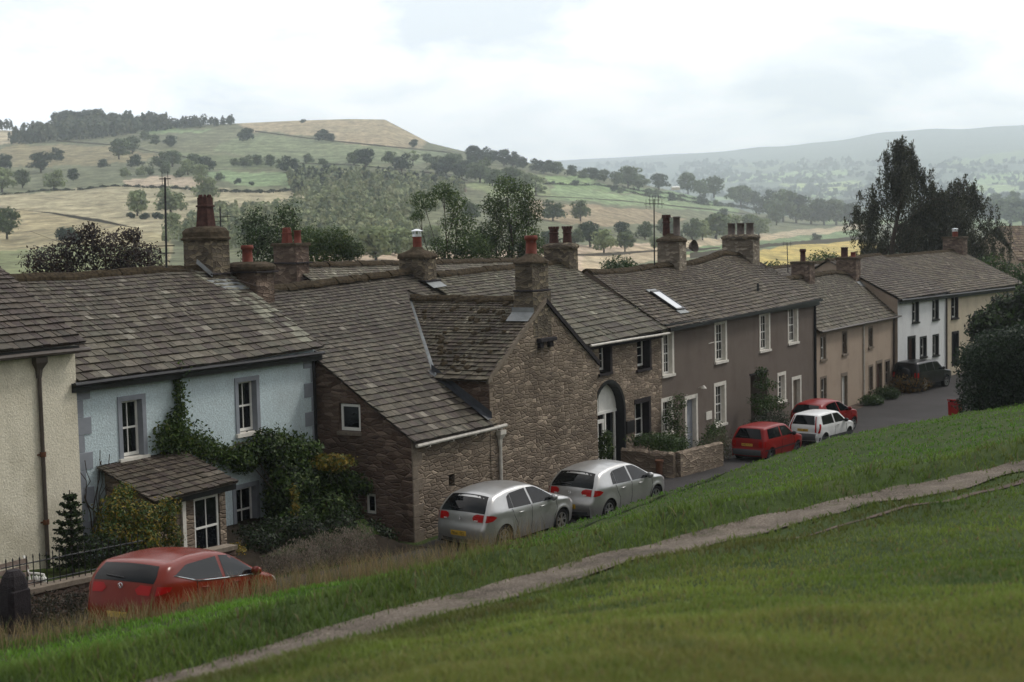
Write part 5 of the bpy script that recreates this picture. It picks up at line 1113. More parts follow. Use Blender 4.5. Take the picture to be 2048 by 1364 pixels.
P_ = fr_pts(segs, 9000); leaf_mesh('foliage', P_, .105, cols(DG + MG + LG_ + YG[:1], len(P_), [.1, .15, .15, .14, .14, .08, .1, .08, .04, .02]), cl)
m = MB(); m.tube([W(-5.2, -3.42, .9), W(-5.5, -3.42, 2.6), W(-5.9, -3.42, 3.9), W(-5.75, -3.43, 5.5)], [.05, .045, .03, .015], 6); m.tube([W(-5.5, -3.42, 2.6), W(-3.6, -3.4, 3.3), W(-1.4, -3.4, 3.1)], [.04, .03, .015], 6); m.build('stem', MT['bark'], cl)
bush_px('shrub', 'huge dark green shrub in front of the blue cottage right end beside the stone lean-to', 'shrub', [(540, 893, -3.0, .65, .55), (490, 925, -3.1, .4, .35), (565, 950, -2.8, .6, .6), (548, 1000, -2.9, .35, .6), (600, 910, -2.8, .75, .6), (500, 905, -3.2, .4, .35), (650, 955, -2.2, .7, .55), (700, 968, -1.7, .5, .4), (728, 975, -1.3, .3, .25), (600, 975, -2.4, .8, .7), (560, 1000, -2.7, .5, .6), (650, 1020, -1.8, .75, .7), (695, 1035, -1.3, .5, .7), (600, 1050, -2.0, .75, .7), (565, 1075, -2.2, .5, .5), (655, 1075, -1.3, .7, .6)], 23000, .115, DG + MG + LG_ + DK, [.17, .17, .12, .10, .08, .05, .09, .06, .03, .07, .06])
P_, _ = lobes_pts([(*W(*ont(590, 1005, -1.6)), .13, .13, .55), (*W(*ont(665, 925, -1.7)), .7, .5, .28), (*W(*ont(580, 1060, -1.4)), .25, .2, .2)], 1100); leaf_mesh('yellow_foliage', P_, .12, cols(YG, 1100), bpy.data.objects['shrub'])
# yellowing shrub left of the porch, dark little conifer, yellow bush below the porch
bush_px('shrub', 'yellowing shrub in front of the porch left of its white window', 'shrub', [(235, 1020, -1.4, .5, .45), (285, 1040, -1.2, .5, .5), (330, 1030, -1.35, .35, .5), (345, 1075, -1.2, .3, .4), (225, 1070, -1.4, .5, .5), (285, 1085, -1.0, .5, .5), (352, 1005, -1.5, .16, .3), (250, 985, -1.5, .3, .25)], 7500, .08, YG + MG + DG[:2], [.15, .17, .1, .16, .12, .08, .03, .1, .09])
bush_px('shrub', 'dark low shrub between the small conifer and the yellowing shrub', 'shrub', [(205, 1100, -1.2, .5, .5), (250, 1120, -.8, .5, .4), (320, 1120, -.6, .5, .4), (390, 1120, -.6, .4, .3)], 3500, .085, DK + DG[:2])
_c = ont(146, 1135, -2.3); cb = Wg(_c[0], -2.3); cf = empty('small_conifer', cb, 'small dark conifer with tiered branches in front of the cream wall', 'conifer'); m = MB(); m.tube([cb - np.array([0, 0, .1]), cb + np.array([0, 0, 2.0])], [.05, .012], 6); m.build('trunk', MT['bark'], cf)
P_ = []
for k in range(9):
    z = .2 + k * .2; R_ = .62 * (1 - k / 9.6) + .06
    for a in np.linspace(0, 6.28, 9, endpoint=False) + k:
        u = rng.random(55); ln = R_ * rng.uniform(.75, 1.1); d = np.array([math.cos(a), math.sin(a), 0]); P_.append(cb + np.array([0, 0, z]) + (u * ln)[:, None] * d + np.c_[rng.normal(0, .03, 55), rng.normal(0, .03, 55), -.12 * u * ln + .1 * u * u + rng.normal(0, .025, 55)])
P_ = np.concatenate(P_); leaf_mesh('foliage', P_, .085, cols(DK + DG[:2], len(P_)), cf, flat=.5)
bush_px('bush', 'rounded golden yellow bush just right of the porch window', 'bush', [(470, 1112, -.9, .38, .33), (497, 1122, -.8, .32, .28), (452, 1108, -1.0, .25, .25)], 2800, .06, [(.22, .16, .02), (.16, .13, .02), (.28, .18, .03), (.09, .1, .02)])
bush_px('lavender_hedge', 'long grey-brown lavender hedge between the orange-red car and the lean-to wall', 'hedge', [(565, 1128, 1.2, .5, .40), (605, 1114, 1.15, .55, .46), (650, 1100, 1.1, .55, .48), (690, 1090, 1.0, .5, .5), (725, 1086, .9, .4, .5)], 11000, .075, [(.19, .155, .125), (.15, .13, .105), (.22, .175, .145), (.11, .11, .075)], hang=-.8, asp=.22)
bush_px('shrub', 'dark ground shrub under the blue cottage lower window', 'shrub', [(500, 1075, -2.2, .5, .4), (540, 1065, -2.4, .5, .5), (520, 1092, -.8, .6, .5), (560, 1080, -.9, .6, .65), (610, 1075, -.6, .7, .65), (680, 1062, -.5, .6, .6), (740, 1068, -.6, .5, .45), (765, 1075, -.4, .45, .35)], 11000, .09, DK + DG[:1])
# dead wiry growth on the blue cottage's corner
cb = W(-8.9, -3.44, 1.6); cf = empty('bare_climber', cb, 'bare dark climber stems on the left corner stones of the blue cottage', 'climber'); m = MB()
for k in range(7):
    p = cb + dS * rng.uniform(-.1, .25); q = [p]
    for i in range(7): q.append(q[-1] + dS * rng.normal(0, .1) + np.array([0, 0, rng.uniform(.18, .42)]))
    m.tube(q, [.018] * 4 + [.010] * 4, 4)
m.build('stem', MT['bark'], cf)
bush_px('brambles', 'dark brambles and weeds at the foot of the garden wall beside the orange-red car', 'brambles', [(75, 1222, 2.6, .4, .3), (120, 1218, 2.5, .45, .35), (160, 1210, 2.4, .35, .3), (30, 1240, 2.9, .4, .3), (95, 1245, 3.2, .45, .25), (150, 1245, 3.2, .4, .25)], 5200, .07, [(.05, .04, .03), (.03, .035, .018), (.09, .065, .045), (.02, .022, .014)], hang=-.3, asp=.35)
# garden of the cream house: stone wall, railings, bench, gate pier
gs0, gs1, gt = -15.9, -9.5, 1.9
def gzr(s, t): return float(gz(s, t))
w_ = empty('garden_wall', Wg(-12, gt), 'low dark stone garden wall with a flat coping behind the orange-red car', 'wall')
m = MB(W); wall(m, lambda a, b, z: (a, gt + b, z), gs0, gs1, [(gs0, .6), (gs1, .4)], [(gs0, 2.28), (gs1, 1.98)]); m.build('wall', MT['dark_stone'], w_)
m = MB(W); m.loft([[(s, gt - .28, z), (s, gt + .06, z), (s, gt + .06, z + .1), (s, gt - .28, z + .1)] for s, z in ((gs0, 2.28), (gs1, 1.98))], caps=(True, True)); m.build('coping', MT['dressed'], w_)
rl = empty('railing', W(-12, gt - .1, 2.2), 'black iron railings standing on the garden wall coping', 'railing')
for k in range(22):
    s = gs0 + .2 + k * .16; z = np.interp(s, [gs0, gs1], [2.36, 2.07]); m = MB(W); m.tube([(s, gt - .12, z), (s, gt - .12, z + .6)], .011, 5); m.lathe([(.005, z + .67), (.018, z + .62), (.01, z + .59)], s, gt - .12, 5); m.build('bar', MT['black'], rl)
zr2 = np.interp(gs0 + 3.7, [gs0, gs1], [2.36, 2.07]); m = MB(W); m.tube([(gs0 + .1, gt - .12, 2.36 + .5), (gs0 + 3.7, gt - .12, zr2 + .5)], .014, 5); m.tube([(gs0 + .1, gt - .12, 2.46), (gs0 + 3.7, gt - .12, zr2 + .1)], .014, 5); m.build('rail', MT['black'], rl)
gp = at(26, 1140, 26.0); gs_, gt_, gz_ = ST(gp)
pr_ = empty('gate_pier', W(gs_, gt_, 1.6), 'dark round-topped stone gate pier at the bottom left corner', 'pier')
m = MB(W); rings = []
for z, k in ((1.2, 1), (gz_ - .5, 1), (gz_ - .25, .93), (gz_ - .1, .75), (gz_, .45)): rings.append([(gs_ + a * .24 * k, gt_ + b * .2 * (k if z > gz_ - .3 else 1), z) for a, b in ((-1, -.6), (-.6, -1), (.6, -1), (1, -.6), (1, .6), (.6, 1), (-.6, 1), (-1, .6))])
m.loft(rings, caps=(True, True)); m.build('shaft', MT['dark_dressed'], pr_); m = MB(W); m.bbox(gs_ - .2, gs_ + .2, gt_ - .16, gt_ + .22, 1.3, gz_ - .35, .02); m.build('face_panel', MT['dark_dressed'], pr_)
bs, bt_, bz = ont(62, 1112, -1.1); bz -= 1.0
bn = empty('garden_bench', W(bs, bt_, bz), 'slatted wooden garden bench with white iron ends below the cream wall', 'bench')
x0, x1 = bs - 1.7, bs
for k, (dt, dz) in enumerate(((-.02, .44), (.12, .45), (.26, .45), (.4, .43))): m = MB(W); m.bbox(x0, x1, bt_ + dt, bt_ + dt + .11, bz + dz, bz + dz + .035, .008); m.build('seat_slat', MT['wood'], bn)
for k in range(3): m = MB(W); z = bz + .56 + k * .14; m.loft([[(s, bt_ - .06 - .04 * k, z), (s, bt_ - .03 - .04 * k, z), (s, bt_ - .06 - .04 * k, z + .1), (s, bt_ - .09 - .04 * k, z + .1)] for s in (x0, x1)], caps=(True, True)); m.build('back_slat', MT['wood'], bn)
for s in (x0 + .04, x1 - .04):
    m = MB(W); m.tube([(s, bt_ + .5, bz), (s, bt_ + .44, bz + .2), (s, bt_ + .48, bz + .42), (s, bt_ + .5, bz + .56), (s, bt_ + .44, bz + .64), (s, bt_ + .2, bz + .64), (s, bt_ - .04, bz + .62)], .026, 6)
    m.tube([(s, bt_ - .05, bz), (s, bt_ - .02, bz + .42), (s, bt_ - .06, bz + .6), (s, bt_ - .2, bz + 1.0)], .026, 6); m.tube([(s, bt_ - .02, bz + .43), (s, bt_ + .48, bz + .42)], .026, 6)
    for q in (.1, .2, .3, .4): m.lathe([(.01, bz + .46), (.035, bz + .5), (.035, bz + .56), (.01, bz + .6)], s, bt_ + q, 6)
    m.build('bench_end', MT['white'], bn)
# front garden of the barn
gw = empty('front_garden_wall', Wg(15.6, 1.3), 'low brown rubble wall round the little garden before the arched barn', 'wall')
m = MB(W); A_, B_, C_ = (14.2, -.5), (14.5, 1.55), (18.3, 1.7)
def wl(m, a, b, h0, h1, th=.32):
    d = np.array([b[0] - a[0], b[1] - a[1]]); d /= np.linalg.norm(d); e = np.array([-d[1], d[0]]) * th / 2
    n = 14; rs = []
    for i in range(n + 1):
        k = i / n; c = np.array(a) * (1 - k) + np.array(b) * k; h_ = h0 + (h1 - h0) * k + rnd.uniform(-.03, .03)
        z0 = float(gz(c[0], c[1])) - .3; rs.append([(c[0] - e[0], c[1] - e[1], z0), (c[0] + e[0], c[1] + e[1], z0), (c[0] + e[0], c[1] + e[1], h_), (c[0] + e[0] * .4, c[1] + e[1] * .4, h_ + .07), (c[0] - e[0] * .4, c[1] - e[1] * .4, h_ + .06), (c[0] - e[0], c[1] - e[1], h_)])
    m.loft(rs, caps=(True, True))
wl(m, A_, B_, .78, .72); wl(m, (14.68, 1.55), C_, .72, .6); m.build('wall', MT['brown_stone'], gw)
bush('shrub', 'spreading dark green shrub below the barn window above the garden wall', 'shrub', Wg(16.9, -.4), [(-.9, 0, 1.2, .75, .5, .28), (0, .2, 1.05, .9, .6, .35), (.8, .1, .8, .8, .6, .5), (1.3, .3, .5, .7, .6, .5), (-.1, .5, .4, .9, .5, .5)], 4200, .10, DG + MG, [.3, .25, .2, .13, .08, .04])
bush('climbing_rose', 'climbing rose with white blooms at the left corner of the brown-grey house', 'climber', Wg(20.3, -1.1), [(0, 0, .9, .55, .35, .7), (-.2, -.1, 1.6, .5, .35, .5), (.3, -.1, 2.2, .5, .3, .4), (-.1, 0, .4, .7, .5, .5)], 2600, .09, DG + MG + [(.7, .68, .6)], [.29, .25, .2, .13, .07, .03, .03])
bush('shrub', 'green shrub before the brown-grey house front door', 'shrub', Wg(20.8, .3), [(0, 0, .5, .7, .6, .6), (.5, -.1, .9, .5, .4, .6), (-.6, .1, .4, .6, .5, .45)], 2600, .10, DG + MG, [.25, .25, .2, .15, .1, .05])
bush('flowering_shrub', 'grey-brown seedy perennials beside the small boxy red car', 'shrub', Wg(19.4, .9), [(-.6, 0, .35, .7, .6, .5), (.3, .1, .4, .7, .6, .6), (1.0, 0, .45, .6, .5, .7), (-.1, .2, .8, .6, .4, .3)], 3600, .085, [(.12, .10, .07), (.09, .09, .045), (.15, .125, .1), (.05, .06, .03)], hang=-.6, asp=.3)
pb = Wg(14.0, -1.15); pp_ = empty('potted_plant', pb, 'leafy green plant in a pale pot beside the arched doorway', 'plant'); m = MB(); m.lathe([(.16, pb[2]), (.22, pb[2] + .42), (.25, pb[2] + .44), (.25, pb[2] + .5), (.2, pb[2] + .5)], pb[0], pb[1], 14); m.build('pot', MT['offwhite'], pp_)
P_, _ = lobes_pts([(pb[0], pb[1], pb[2] + 1.0, .36, .36, .55), (pb[0] + .1, pb[1], pb[2] + 1.4, .25, .25, .35)], 900); leaf_mesh('foliage', P_, .11, cols(DG + MG, 900), pp_)
tb = Wg(16.75, .3); tp = empty('terracotta_pot', tb, 'tall terracotta pot at the end of the little garden wall', 'pot'); m = MB(); tb = Wg(14.1, 1.1); m.lathe([(.11, tb[2]), (.14, tb[2] + .6), (.17, tb[2] + .62), (.17, tb[2] + .7), (.12, tb[2] + .7)], tb[0], tb[1], 14); m.build('pot', MT['rust'], tp)
hb = Wg(27.8, .0); bush('box_hedge', 'dark clipped hedge under the passage of the brown-grey house', 'hedge', hb, [(-1.2, 0, .6, .8, .5, .7), (-.3, 0, .6, .8, .5, .7), (.6, 0, .6, .8, .5, .7), (1.4, 0, .55, .7, .5, .65)], 5200, .07, DK + DG[:1])
bush('small_tree', 'young tree with layered leaves standing before the passage of the brown-grey house', 'tree', Wg(28.6, -.6), [(0, 0, 1.7, .8, .5, .35), (.3, 0, 2.4, .6, .4, .35), (-.2, 0, 3.0, .35, .3, .3), (.9, .1, 1.4, .7, .5, .4), (-.5, .1, 1.3, .5, .4, .3)], 1900, .11, DG + MG[:1])
bush('flowering_plant', 'plant with small white flowers above the boxy red car roof', 'plant', Wg(25.5, .6), [(0, 0, .55, .5, .4, .5), (.6, 0, .5, .4, .4, .45)], 900, .09, DG + [(.7, .7, .66)], [.35, .3, .15, .2])
for i, (s, t, r_, lb, pl) in enumerate(((47.5, -.7, .75, 'low green shrub at the foot of the tan house below its brown door', DG + MG[:1]), (51.2, -.4, 1.15, 'rounded rusty orange bush at the right corner of the tan house', [(.13, .07, .015), (.17, .095, .02), (.08, .06, .015)]), (44.6, -.6, .6, 'small green clump against the tan house wall near the tall red car', DG + MG[:1]))):
    bush('bush', lb, 'bush', Wg(s, t), [(0, 0, r_ * .45, r_ * 1.2, r_ * .8, r_ * .6), (r_ * .8, .1, r_ * .3, r_ * .7, r_ * .6, r_ * .45)], 2200, .11, pl)
# clipped dark hedge and tree at the right, red post
hs, ht, _ = ST(at(1950, 815, 60))
hd = empty('clipped_hedge', Wg(hs, ht), 'tall dark clipped hedge with a rounded top at the right edge', 'hedge')
L = []
for i in range(8):
    for j in range(3):
        q = at(1950 + i * 34, 815 - i * 3, 60 + j * .9 + i * .25); q[2] = float(gz(*ST(q)[:2]))
        for k in range(4): L.append((q[0], q[1], q[2] + .35 + k * .8 - (.3 if i == 0 and k == 3 else 0), .85, .85, .62))
P_, _ = lobes_pts(L, 42000, .8); leaf_mesh('foliage', P_, .13, cols([(.010, .020, .010), (.014, .028, .012), (.022, .04, .016)], len(P_)), hd)
m = MB(); q0 = Wg(hs + 1, ht); m.tube([q0 - np.array([0, 0, .2]), q0 + np.array([0, 0, 2.2])], [.1, .04], 6); m.build('stem', MT['bark'], hd)
def limbs(root, base, top, r0_, tips, bend=.15, name='trunk'):
    m = MB(); b_, t_ = np.array(base), np.array(top); pts = [b_ + (t_ - b_) * k + np.array([rng.normal(0, bend), rng.normal(0, bend), 0]) * math.sin(k * 3.14) for k in np.linspace(0, 1, 6)]
    m.tube(pts, [r0_ * (1 - .75 * k) for k in np.linspace(0, 1, 6)], 8)
    for tp_ in tips:
        tp_ = np.array(tp_); k = rng.uniform(.3, .85); st = b_ + (t_ - b_) * k; mid = st * .5 + tp_ * .5 + np.clip(rng.normal(0, .06, 3), -.1, .1) * np.linalg.norm(tp_ - st)
        rr = r0_ * (1 - .75 * k) * .55; m.tube([st, mid, tp_], [rr, rr * .6, rr * .2], 6)
        for _ in range(3): e = tp_ + np.clip(rng.normal(0, .14, 3), -.25, .25) * min(2.0, np.linalg.norm(tp_ - st)); m.tube([mid * .4 + tp_ * .6, e], [rr * .35, rr * .08], 4)
    m.build(name, MT['bark'], root)
def broad_tree(name, label, base, H_, lobes, n, size, pal, p=None, cat='tree', group=None, r0_=.2, shell=.5, mat='leaf'):
    """lobes in (x, y, z, rx, ry, rz) metres round the base in the world axes"""
    base = np.array(base, float); root = empty(name, base, label, cat, group); L = [(base[0] + a[0], base[1] + a[1], base[2] + a[2], *a[3:]) for a in lobes]
    P_, idx = lobes_pts(L, n, shell); cl = .75 + .5 * np.random.default_rng(len(label)).random(len(L)); leaf_mesh('crown', P_, size, cols(pal, n, p, clump=cl[idx]), root, mat=mat)
    limbs(root, base - np.array([0, 0, .3]), base + np.array([0, 0, H_ * .75]), r0_, [a[:3] for a in L]); return root
tb = at(2030, 760, 72); tb[2] = -.3
broad_tree('tree', 'dark bushy tree above the clipped hedge at the right edge', tb, 6.5, [(-.6, 0, 3.6, 1.5, 1.6, 1.6), (.8, .4, 4.4, 1.9, 1.8, 1.4), (-1.3, .2, 2.3, 1.2, 1.2, 1.3), (1.8, .3, 3.0, 1.9, 1.8, 1.9), (2.8, 0, 5.0, 1.6, 1.5, 1.0), (0, 0, 1.6, 1.9, 1.6, 1.4), (-1.6, -.2, 4.2, .9, 1, .9), (1.2, .2, 5.6, 1.3, 1.2, .9), (-.4, .1, 5.0, 1.0, 1, .8)], 24000, .26, DK + DG[:2], r0_=.22)
tb = at(1992, 560, 112); broad_tree('tree', 'small green tree beside the cream cottage chimney at the right', tb - np.array([0, 0, 3.5]), 4, [(-.4, 0, 4.4, 1.4, 1.3, 1.3), (1.4, 0, 3.6, 1.8, 1.5, 1.3), (3.6, 0, 3.4, 1.8, 1.5, 1.4), (.3, 0, 2.4, 2, 1.5, 1.3)], 3600, .28, DG + MG[:1])
pp_ = at(1911, 822, 72.5); ps, pt_, _ = ST(pp_); zb_ = float(gz(ps, pt_))
pb = empty('grit_bin', W(ps, pt_, zb_), 'red bin with a white-edged lid by the road before the clipped hedge', 'bin')
m = MB(W); m.loft([[(ps + a * k, pt_ + b * k, z + (dz if a > 0 else 0)) for a, b in ((-.36, -.3), (.36, -.3), (.36, .3), (-.36, .3))] for k, z, dz in ((.86, zb_ - .1, 0), (1, zb_ + 1.05, 0))], caps=(True, True)); m.build('bin_body', MT['pillar'], pb)
m = MB(W); m.loft([[(ps + a * 1.08, pt_ + b * 1.08, z + a * -.12) for a, b in ((-.36, -.3), (.36, -.3), (.36, .3), (-.36, .3))] for z in (zb_ + 1.06, zb_ + 1.14)], caps=(True, True)); m.build('lid', MT['pillar'], pb)
m = MB(W); m.loft([[(ps + a, pt_ + .3, z), (ps + a, pt_ + .34, z), (ps + a, pt_ + .34, z + .05), (ps + a, pt_ + .3, z + .05)] for a, z in ((-.39, zb_ + 1.13), (.39, zb_ + 1.04))], caps=(True, True)); m.build('lid_edge', MT['white'], pb)
# trees behind the houses
def tb_at(x, y, D, z=None):
    p = at(x, y, D)
    if z is not None: p[2] = z
    return p
b = tb_at(212, 540, 62, 3.3)
broad_tree('copper_tree', 'dark purple-leaved tree behind the cream and blue houses', b, 7, [(-2.4, 0, 4.9, 1.3, 1.5, .9), (-1.0, 0, 5.6, 1.1, 1.3, .9), (.6, 0, 5.4, 1.2, 1.4, 1.0), (1.6, 0, 4.8, 1.1, 1.3, 1.0), (-1.5, 0, 4.0, 1.8, 1.5, 1.1), (0.6, 0, 3.9, 1.8, 1.5, 1.2), (1.9, 0, 3.6, 1.0, 1.2, .9), (-.6, 0, 6.3, .5, .6, .4), (1.2, 0, 6.1, .45, .6, .35), (-2.0, 0, 3.2, 1.5, 1.5, 1.0), (.5, 0, 3.0, 2.4, 1.5, 1.0)], 24000, .13, [(.022, .013, .012), (.035, .02, .016), (.016, .012, .012), (.045, .03, .018)], r0_=.16, shell=.6)
b = tb_at(75, 560, 95, 1.5)
broad_tree('tree', 'pale green bushy tree behind the left end of the blue cottage ridge', b, 5, [(-2.5, 0, 3.6, 2.6, 2, 1.8), (.5, 0, 3.9, 2.2, 2, 1.6), (2.6, 0, 3.3, 1.8, 2, 1.6), (-4.6, 0, 3.8, 2, 2, 1.8)], 4500, .26, MG + [(.07, .09, .05)])
b = tb_at(540, 570, 68, 1.0)
broad_tree('tree', 'dark green tree between the blue cottage chimneys and the rear chimney', b, 7, [(-.6, 0, 8.5, .9, 1, 1.2), (.9, 0, 8.6, .8, 1, 1.3), (0, 0, 7.2, 1.5, 1.3, 1.4), (0, 0, 5.6, 1.5, 1.3, 1.5), (.7, 0, 6.5, 1.1, 1.2, 1.3)], 12000, .13, DG + DK[1:], r0_=.2)
b = tb_at(655, 560, 76, 1.0)
broad_tree('tree', 'low dark green tree right of the rear chimney, with a yellow tinge', b, 6, [(-.9, 0, 7.9, 1.1, 1, .9), (.4, 0, 7.9, 1.1, 1, .8), (1.3, 0, 7.4, .8, 1, .6), (-.3, 0, 7.0, 1.7, 1.3, .8)], 10000, .125, DG + MG[:1] + YG[3:], r0_=.18)
b = tb_at(900, 545, 92, 1.0)
broad_tree('tree', 'open-branched tree leaning left behind the barn ridge, left of a pair', b, 9, [(-1.6, 0, 10.3, 1.0, 1.2, .75), (-.3, 0, 10.9, .9, 1.2, .7), (.5, 0, 10.2, .8, 1.2, .8), (-2.0, 0, 9.4, .55, .8, .4), (.6, 0, 8.9, 1.3, 1.3, 1.0), (1.1, 0, 7.6, 1.5, 1.3, 1.0), (-.6, 0, 7.4, .9, 1, .7), (1.6, 0, 7.0, 1.5, 1.3, 1.0), (.2, 0, 6.5, 1.6, 1.3, .9)], 9500, .15, MG + DG, r0_=.2, shell=.6)
b = tb_at(1020, 545, 95, 1.0)
broad_tree('tree', 'taller open-branched tree behind the barn ridge, right of a pair', b, 10, [(-.2, 0, 11.3, .9, 1, .8), (.9, 0, 10.8, .9, 1, .9), (1.5, 0, 9.5, .9, 1, 1.1), (-1.0, 0, 10.0, .9, 1, .9), (.2, 0, 9.4, 1.4, 1.3, 1.2), (-.9, 0, 8.3, 1.3, 1.3, 1.0), (1.0, 0, 7.9, 1.4, 1.3, 1.1), (-1.6, 0, 7.3, .9, 1, .8), (-1.9, 0, 7.6, 1.2, 1.2, 1.2), (0, 0, 6.9, 1.8, 1.3, 1.0), (1.6, 0, 7.0, 1.2, 1.2, .9)], 15000, .155, MG + DG + [(.09, .11, .06)], r0_=.24, shell=.6)
for x, y, D, r_, lb, pl in ((1240, 530, 100, 1.3, 'dark bush showing over the sag in the brown-grey house ridge', DG), (1548, 540, 115, 1.6, 'green bush behind the right end of the brown-grey house roof', DG), (1650, 520, 125, 1.8, 'green bush before the yellow field left of the drooping tree', DG + MG)):
    p = at(x, y, D); bush('bush', lb, 'bush', p - np.array([0, 0, 1.6]), [(0, 0, 1.6, r_, r_, r_ * .55), (-r_ * .7, 0, 1.3, r_ * .8, r_, r_ * .5), (r_ * .8, 0, 1.2, r_ * .8, r_, r_ * .5)], 1600, .2, pl)
# drooping birches behind the white house
def weeping(label, base, H_, W_, n, seed, spine):
    base = np.array(base, float); root = empty('weeping_birch', base, label, 'tree'); r2 = np.random.default_rng(seed); pts = []; m = MB(); m.tube([base - np.array([0, 0, .5]), base + np.array([.1, 0, H_ * .5]), base + np.array([spine, 0, H_ * .97])], [.3, .2, .03], 8)
    for k in range(34):
        u = .24 + .76 * (k + r2.uniform(0, 1)) / 34; a = k * 2.4 + r2.uniform(-.5, .5); rad = W_ * math.sin(min(1, (1.06 - u) * 1.5) * 1.57) * r2.uniform(.45, 1.1)
        o = base + np.array([spine * u * .6, 0, H_ * u * .92]); tip = o + np.array([math.cos(a) * rad, math.sin(a) * rad, r2.uniform(.2, 1.3)])
        m.tube([o - np.array([0, 0, .8]), o * .5 + tip * .5 + np.array([0, 0, .5]), tip], [.06, .035, .012], 5)
        for q in range(14):
            f = r2.uniform(.45, 1.12); c = o + (tip - o) * f + np.array([0, 0, .5 * math.sin(f * 3)]) + r2.normal(0, .34, 3); ln = r2.uniform(.7, 3.6) * min(1, u + .3); k_ = int(n / 476); v = r2.random(k_)
            sw = r2.uniform(-.35, .35); pts.append(np.c_[c[0] + r2.normal(0, .09 + .08 * v, k_) + sw * v * v, c[1] + r2.normal(0, .12, k_), c[2] - v * ln + r2.normal(0, .05, k_)])
    m.build('trunk', MT['bark'], root); P_ = np.concatenate(pts); leaf_mesh('crown', P_, .2, cols([(.034, .038, .022), (.048, .052, .03), (.07, .074, .044), (.024, .026, .018)], len(P_)), root, hang=.8, asp=.4)
weeping('tall dark weeping birch behind the white house roof', tb_at(1782, 520, 118, -1.5), 18.2, 6.0, 52000, 3, 1.9)
weeping('low weeping birch filling the gap between the two taller ones', tb_at(1862, 520, 120, -1.5), 14.6, 4.8, 38000, 5, .3)
weeping('shorter weeping birch right of the tall one behind the cream cottage roof', tb_at(1908, 520, 122, -1.5), 14.6, 5.6, 40000, 8, .9)
# ------------------------------------------------------------ aerials, poles, dish, cables
def aerial(name, label, base, top, arms, cat='aerial'):
    base, top = np.array(base), np.array(top); r_ = empty(name, base, label, cat); m = MB(); m.tube([base, top], [.035, .03], 6); m.build('mast', MT['black'], r_)
    for hgt, ln, ang, n in arms:
        c = base + (top - base) * hgt; d = np.array([math.cos(ang), math.sin(ang), 0]); q = MB(); q.tube([c - d * ln * .5, c + d * ln * .5], .014, 5); e = np.array([-d[1], d[0], 0])
        for i in range(n): p = c + d * ln * (-.5 + (i + .5) / n); q.tube([p - np.array([0, 0, .22]), p + np.array([0, 0, .22])], .008, 4)
        q.build('antenna', MT['black'], r_)
pA = at(333, 535, 42.5); pT = at(330, 355, 42.5); aerial('television_aerial', 'tall thin aerial mast left of the big domed chimney', pA, pT, [(.985, .34, .1, 2), (.16, .5, .1, 0), (.24, .5, .1, 0)])
pA = at(445, 560, 60); pT = at(440, 413, 60); aerial('utility_pole', 'dark pole with short crossarms between the two left chimneys', pA, pT, [(.86, .9, .2, 3), (.8, .5, .4, 0), (.42, .4, .4, 0)], 'pole')
pA = at(1309, 535, 66); pT = at(1308, 398, 66); aerial('television_aerial', 'tall aerial with comb antennas beside the brown-grey house left chimney', pA, pT, [(.93, 1.0, .3, 5), (.985, 1.0, .9, 4)])
pA = at(1576, 545, 100); pT = at(1574, 485, 100); aerial('television_aerial', 'slender aerial pole before the yellow field right of the three-pot chimney', pA, pT, [(.95, .8, .3, 3)])
c = at(1378, 495, 69.5); sd = empty('satellite_dish', c, 'grey satellite dish fixed to the right side of the two-pot chimney', 'dish'); m = MB(); ax = np.array([.75, -.62, .2]); ax /= np.linalg.norm(ax); e1 = np.cross(ax, [0, 0, 1]); e1 /= np.linalg.norm(e1); e2 = np.cross(ax, e1)
m.loft([[c + ax * (.35 * q * q) + q * .30 * 1.05 * (math.cos(a) * e1 + math.sin(a) * e2) for a in np.linspace(0, 6.283, 20, endpoint=False)] for q in (.02, .4, .75, 1.0)], caps=(True, False)); m.build('dish', MT['greypot'], sd); m = MB(); m.tube([c - e2 * .25, c + ax * .45], .012, 5); m.tube([c, c - ax * .15, c - ax * .15 - e1 * -.3], .02, 5); m.build('arm', MT['black'], sd)
def cable(label, a, b, sag):
    a, b = np.array(a), np.array(b); m = MB(); m.tube([a + (b - a) * k - np.array([0, 0, sag * 4 * k * (1 - k)]) for k in np.linspace(0, 1, 20)], .005, 4); o = m.build('overhead_cable', MT['greypot']); lab(o, label, 'cable')
cable('thin overhead cable running from the dark tree to the blue cottage chimney', at(60, 462, 44), at(436, 545, 41.5), .25)
cable('thin overhead cable running from the domed chimney past the second chimney', at(436, 548, 41.8), at(800, 588, 48), .35)
# ------------------------------------------------------------ hills: built along sight directions but with true distances
SKX = [-900, -300, 0, 30, 270, 470, 600, 700, 770, 860, 930, 1000, 1130, 1300, 1400, 1500, 1600, 1800, 2048, 2600, 3200]
SKY = [262, 256, 260, 262, 252, 247, 241, 238, 239, 286, 303, 316, 338, 372, 395, 425, 436, 440, 438, 425, 420]
SKD = [1250, 1250, 1250, 1250, 1300, 1350, 1400, 1420, 1400, 1300, 1250, 1200, 1200, 1300, 1400, 1500, 1500, 1500, 1500, 1500, 1500]
YB, DB = 640.0, 115.0
def ysky(x): return np.interp(x, SKX, SKY)
def Dhill(x, y):
    x = np.asarray(x, float); w = np.clip((YB - y) / (YB - ysky(x)), 0, 1.0); d1 = np.interp(x, SKX, SKD)
    return DB * (d1 / DB) ** (w ** .82)
def hill_pt(x, y):
    D = float(Dhill(x, y)); return at(x, y, D)
BEI, OLV, GRN, BRT, PNK, YEL, BRN = (.235, .215, .145), (.14, .142, .085), (.118, .142, .084), (.145, .195, .105), (.31, .25, .19), (.33, .26, .085), (.20, .165, .11)
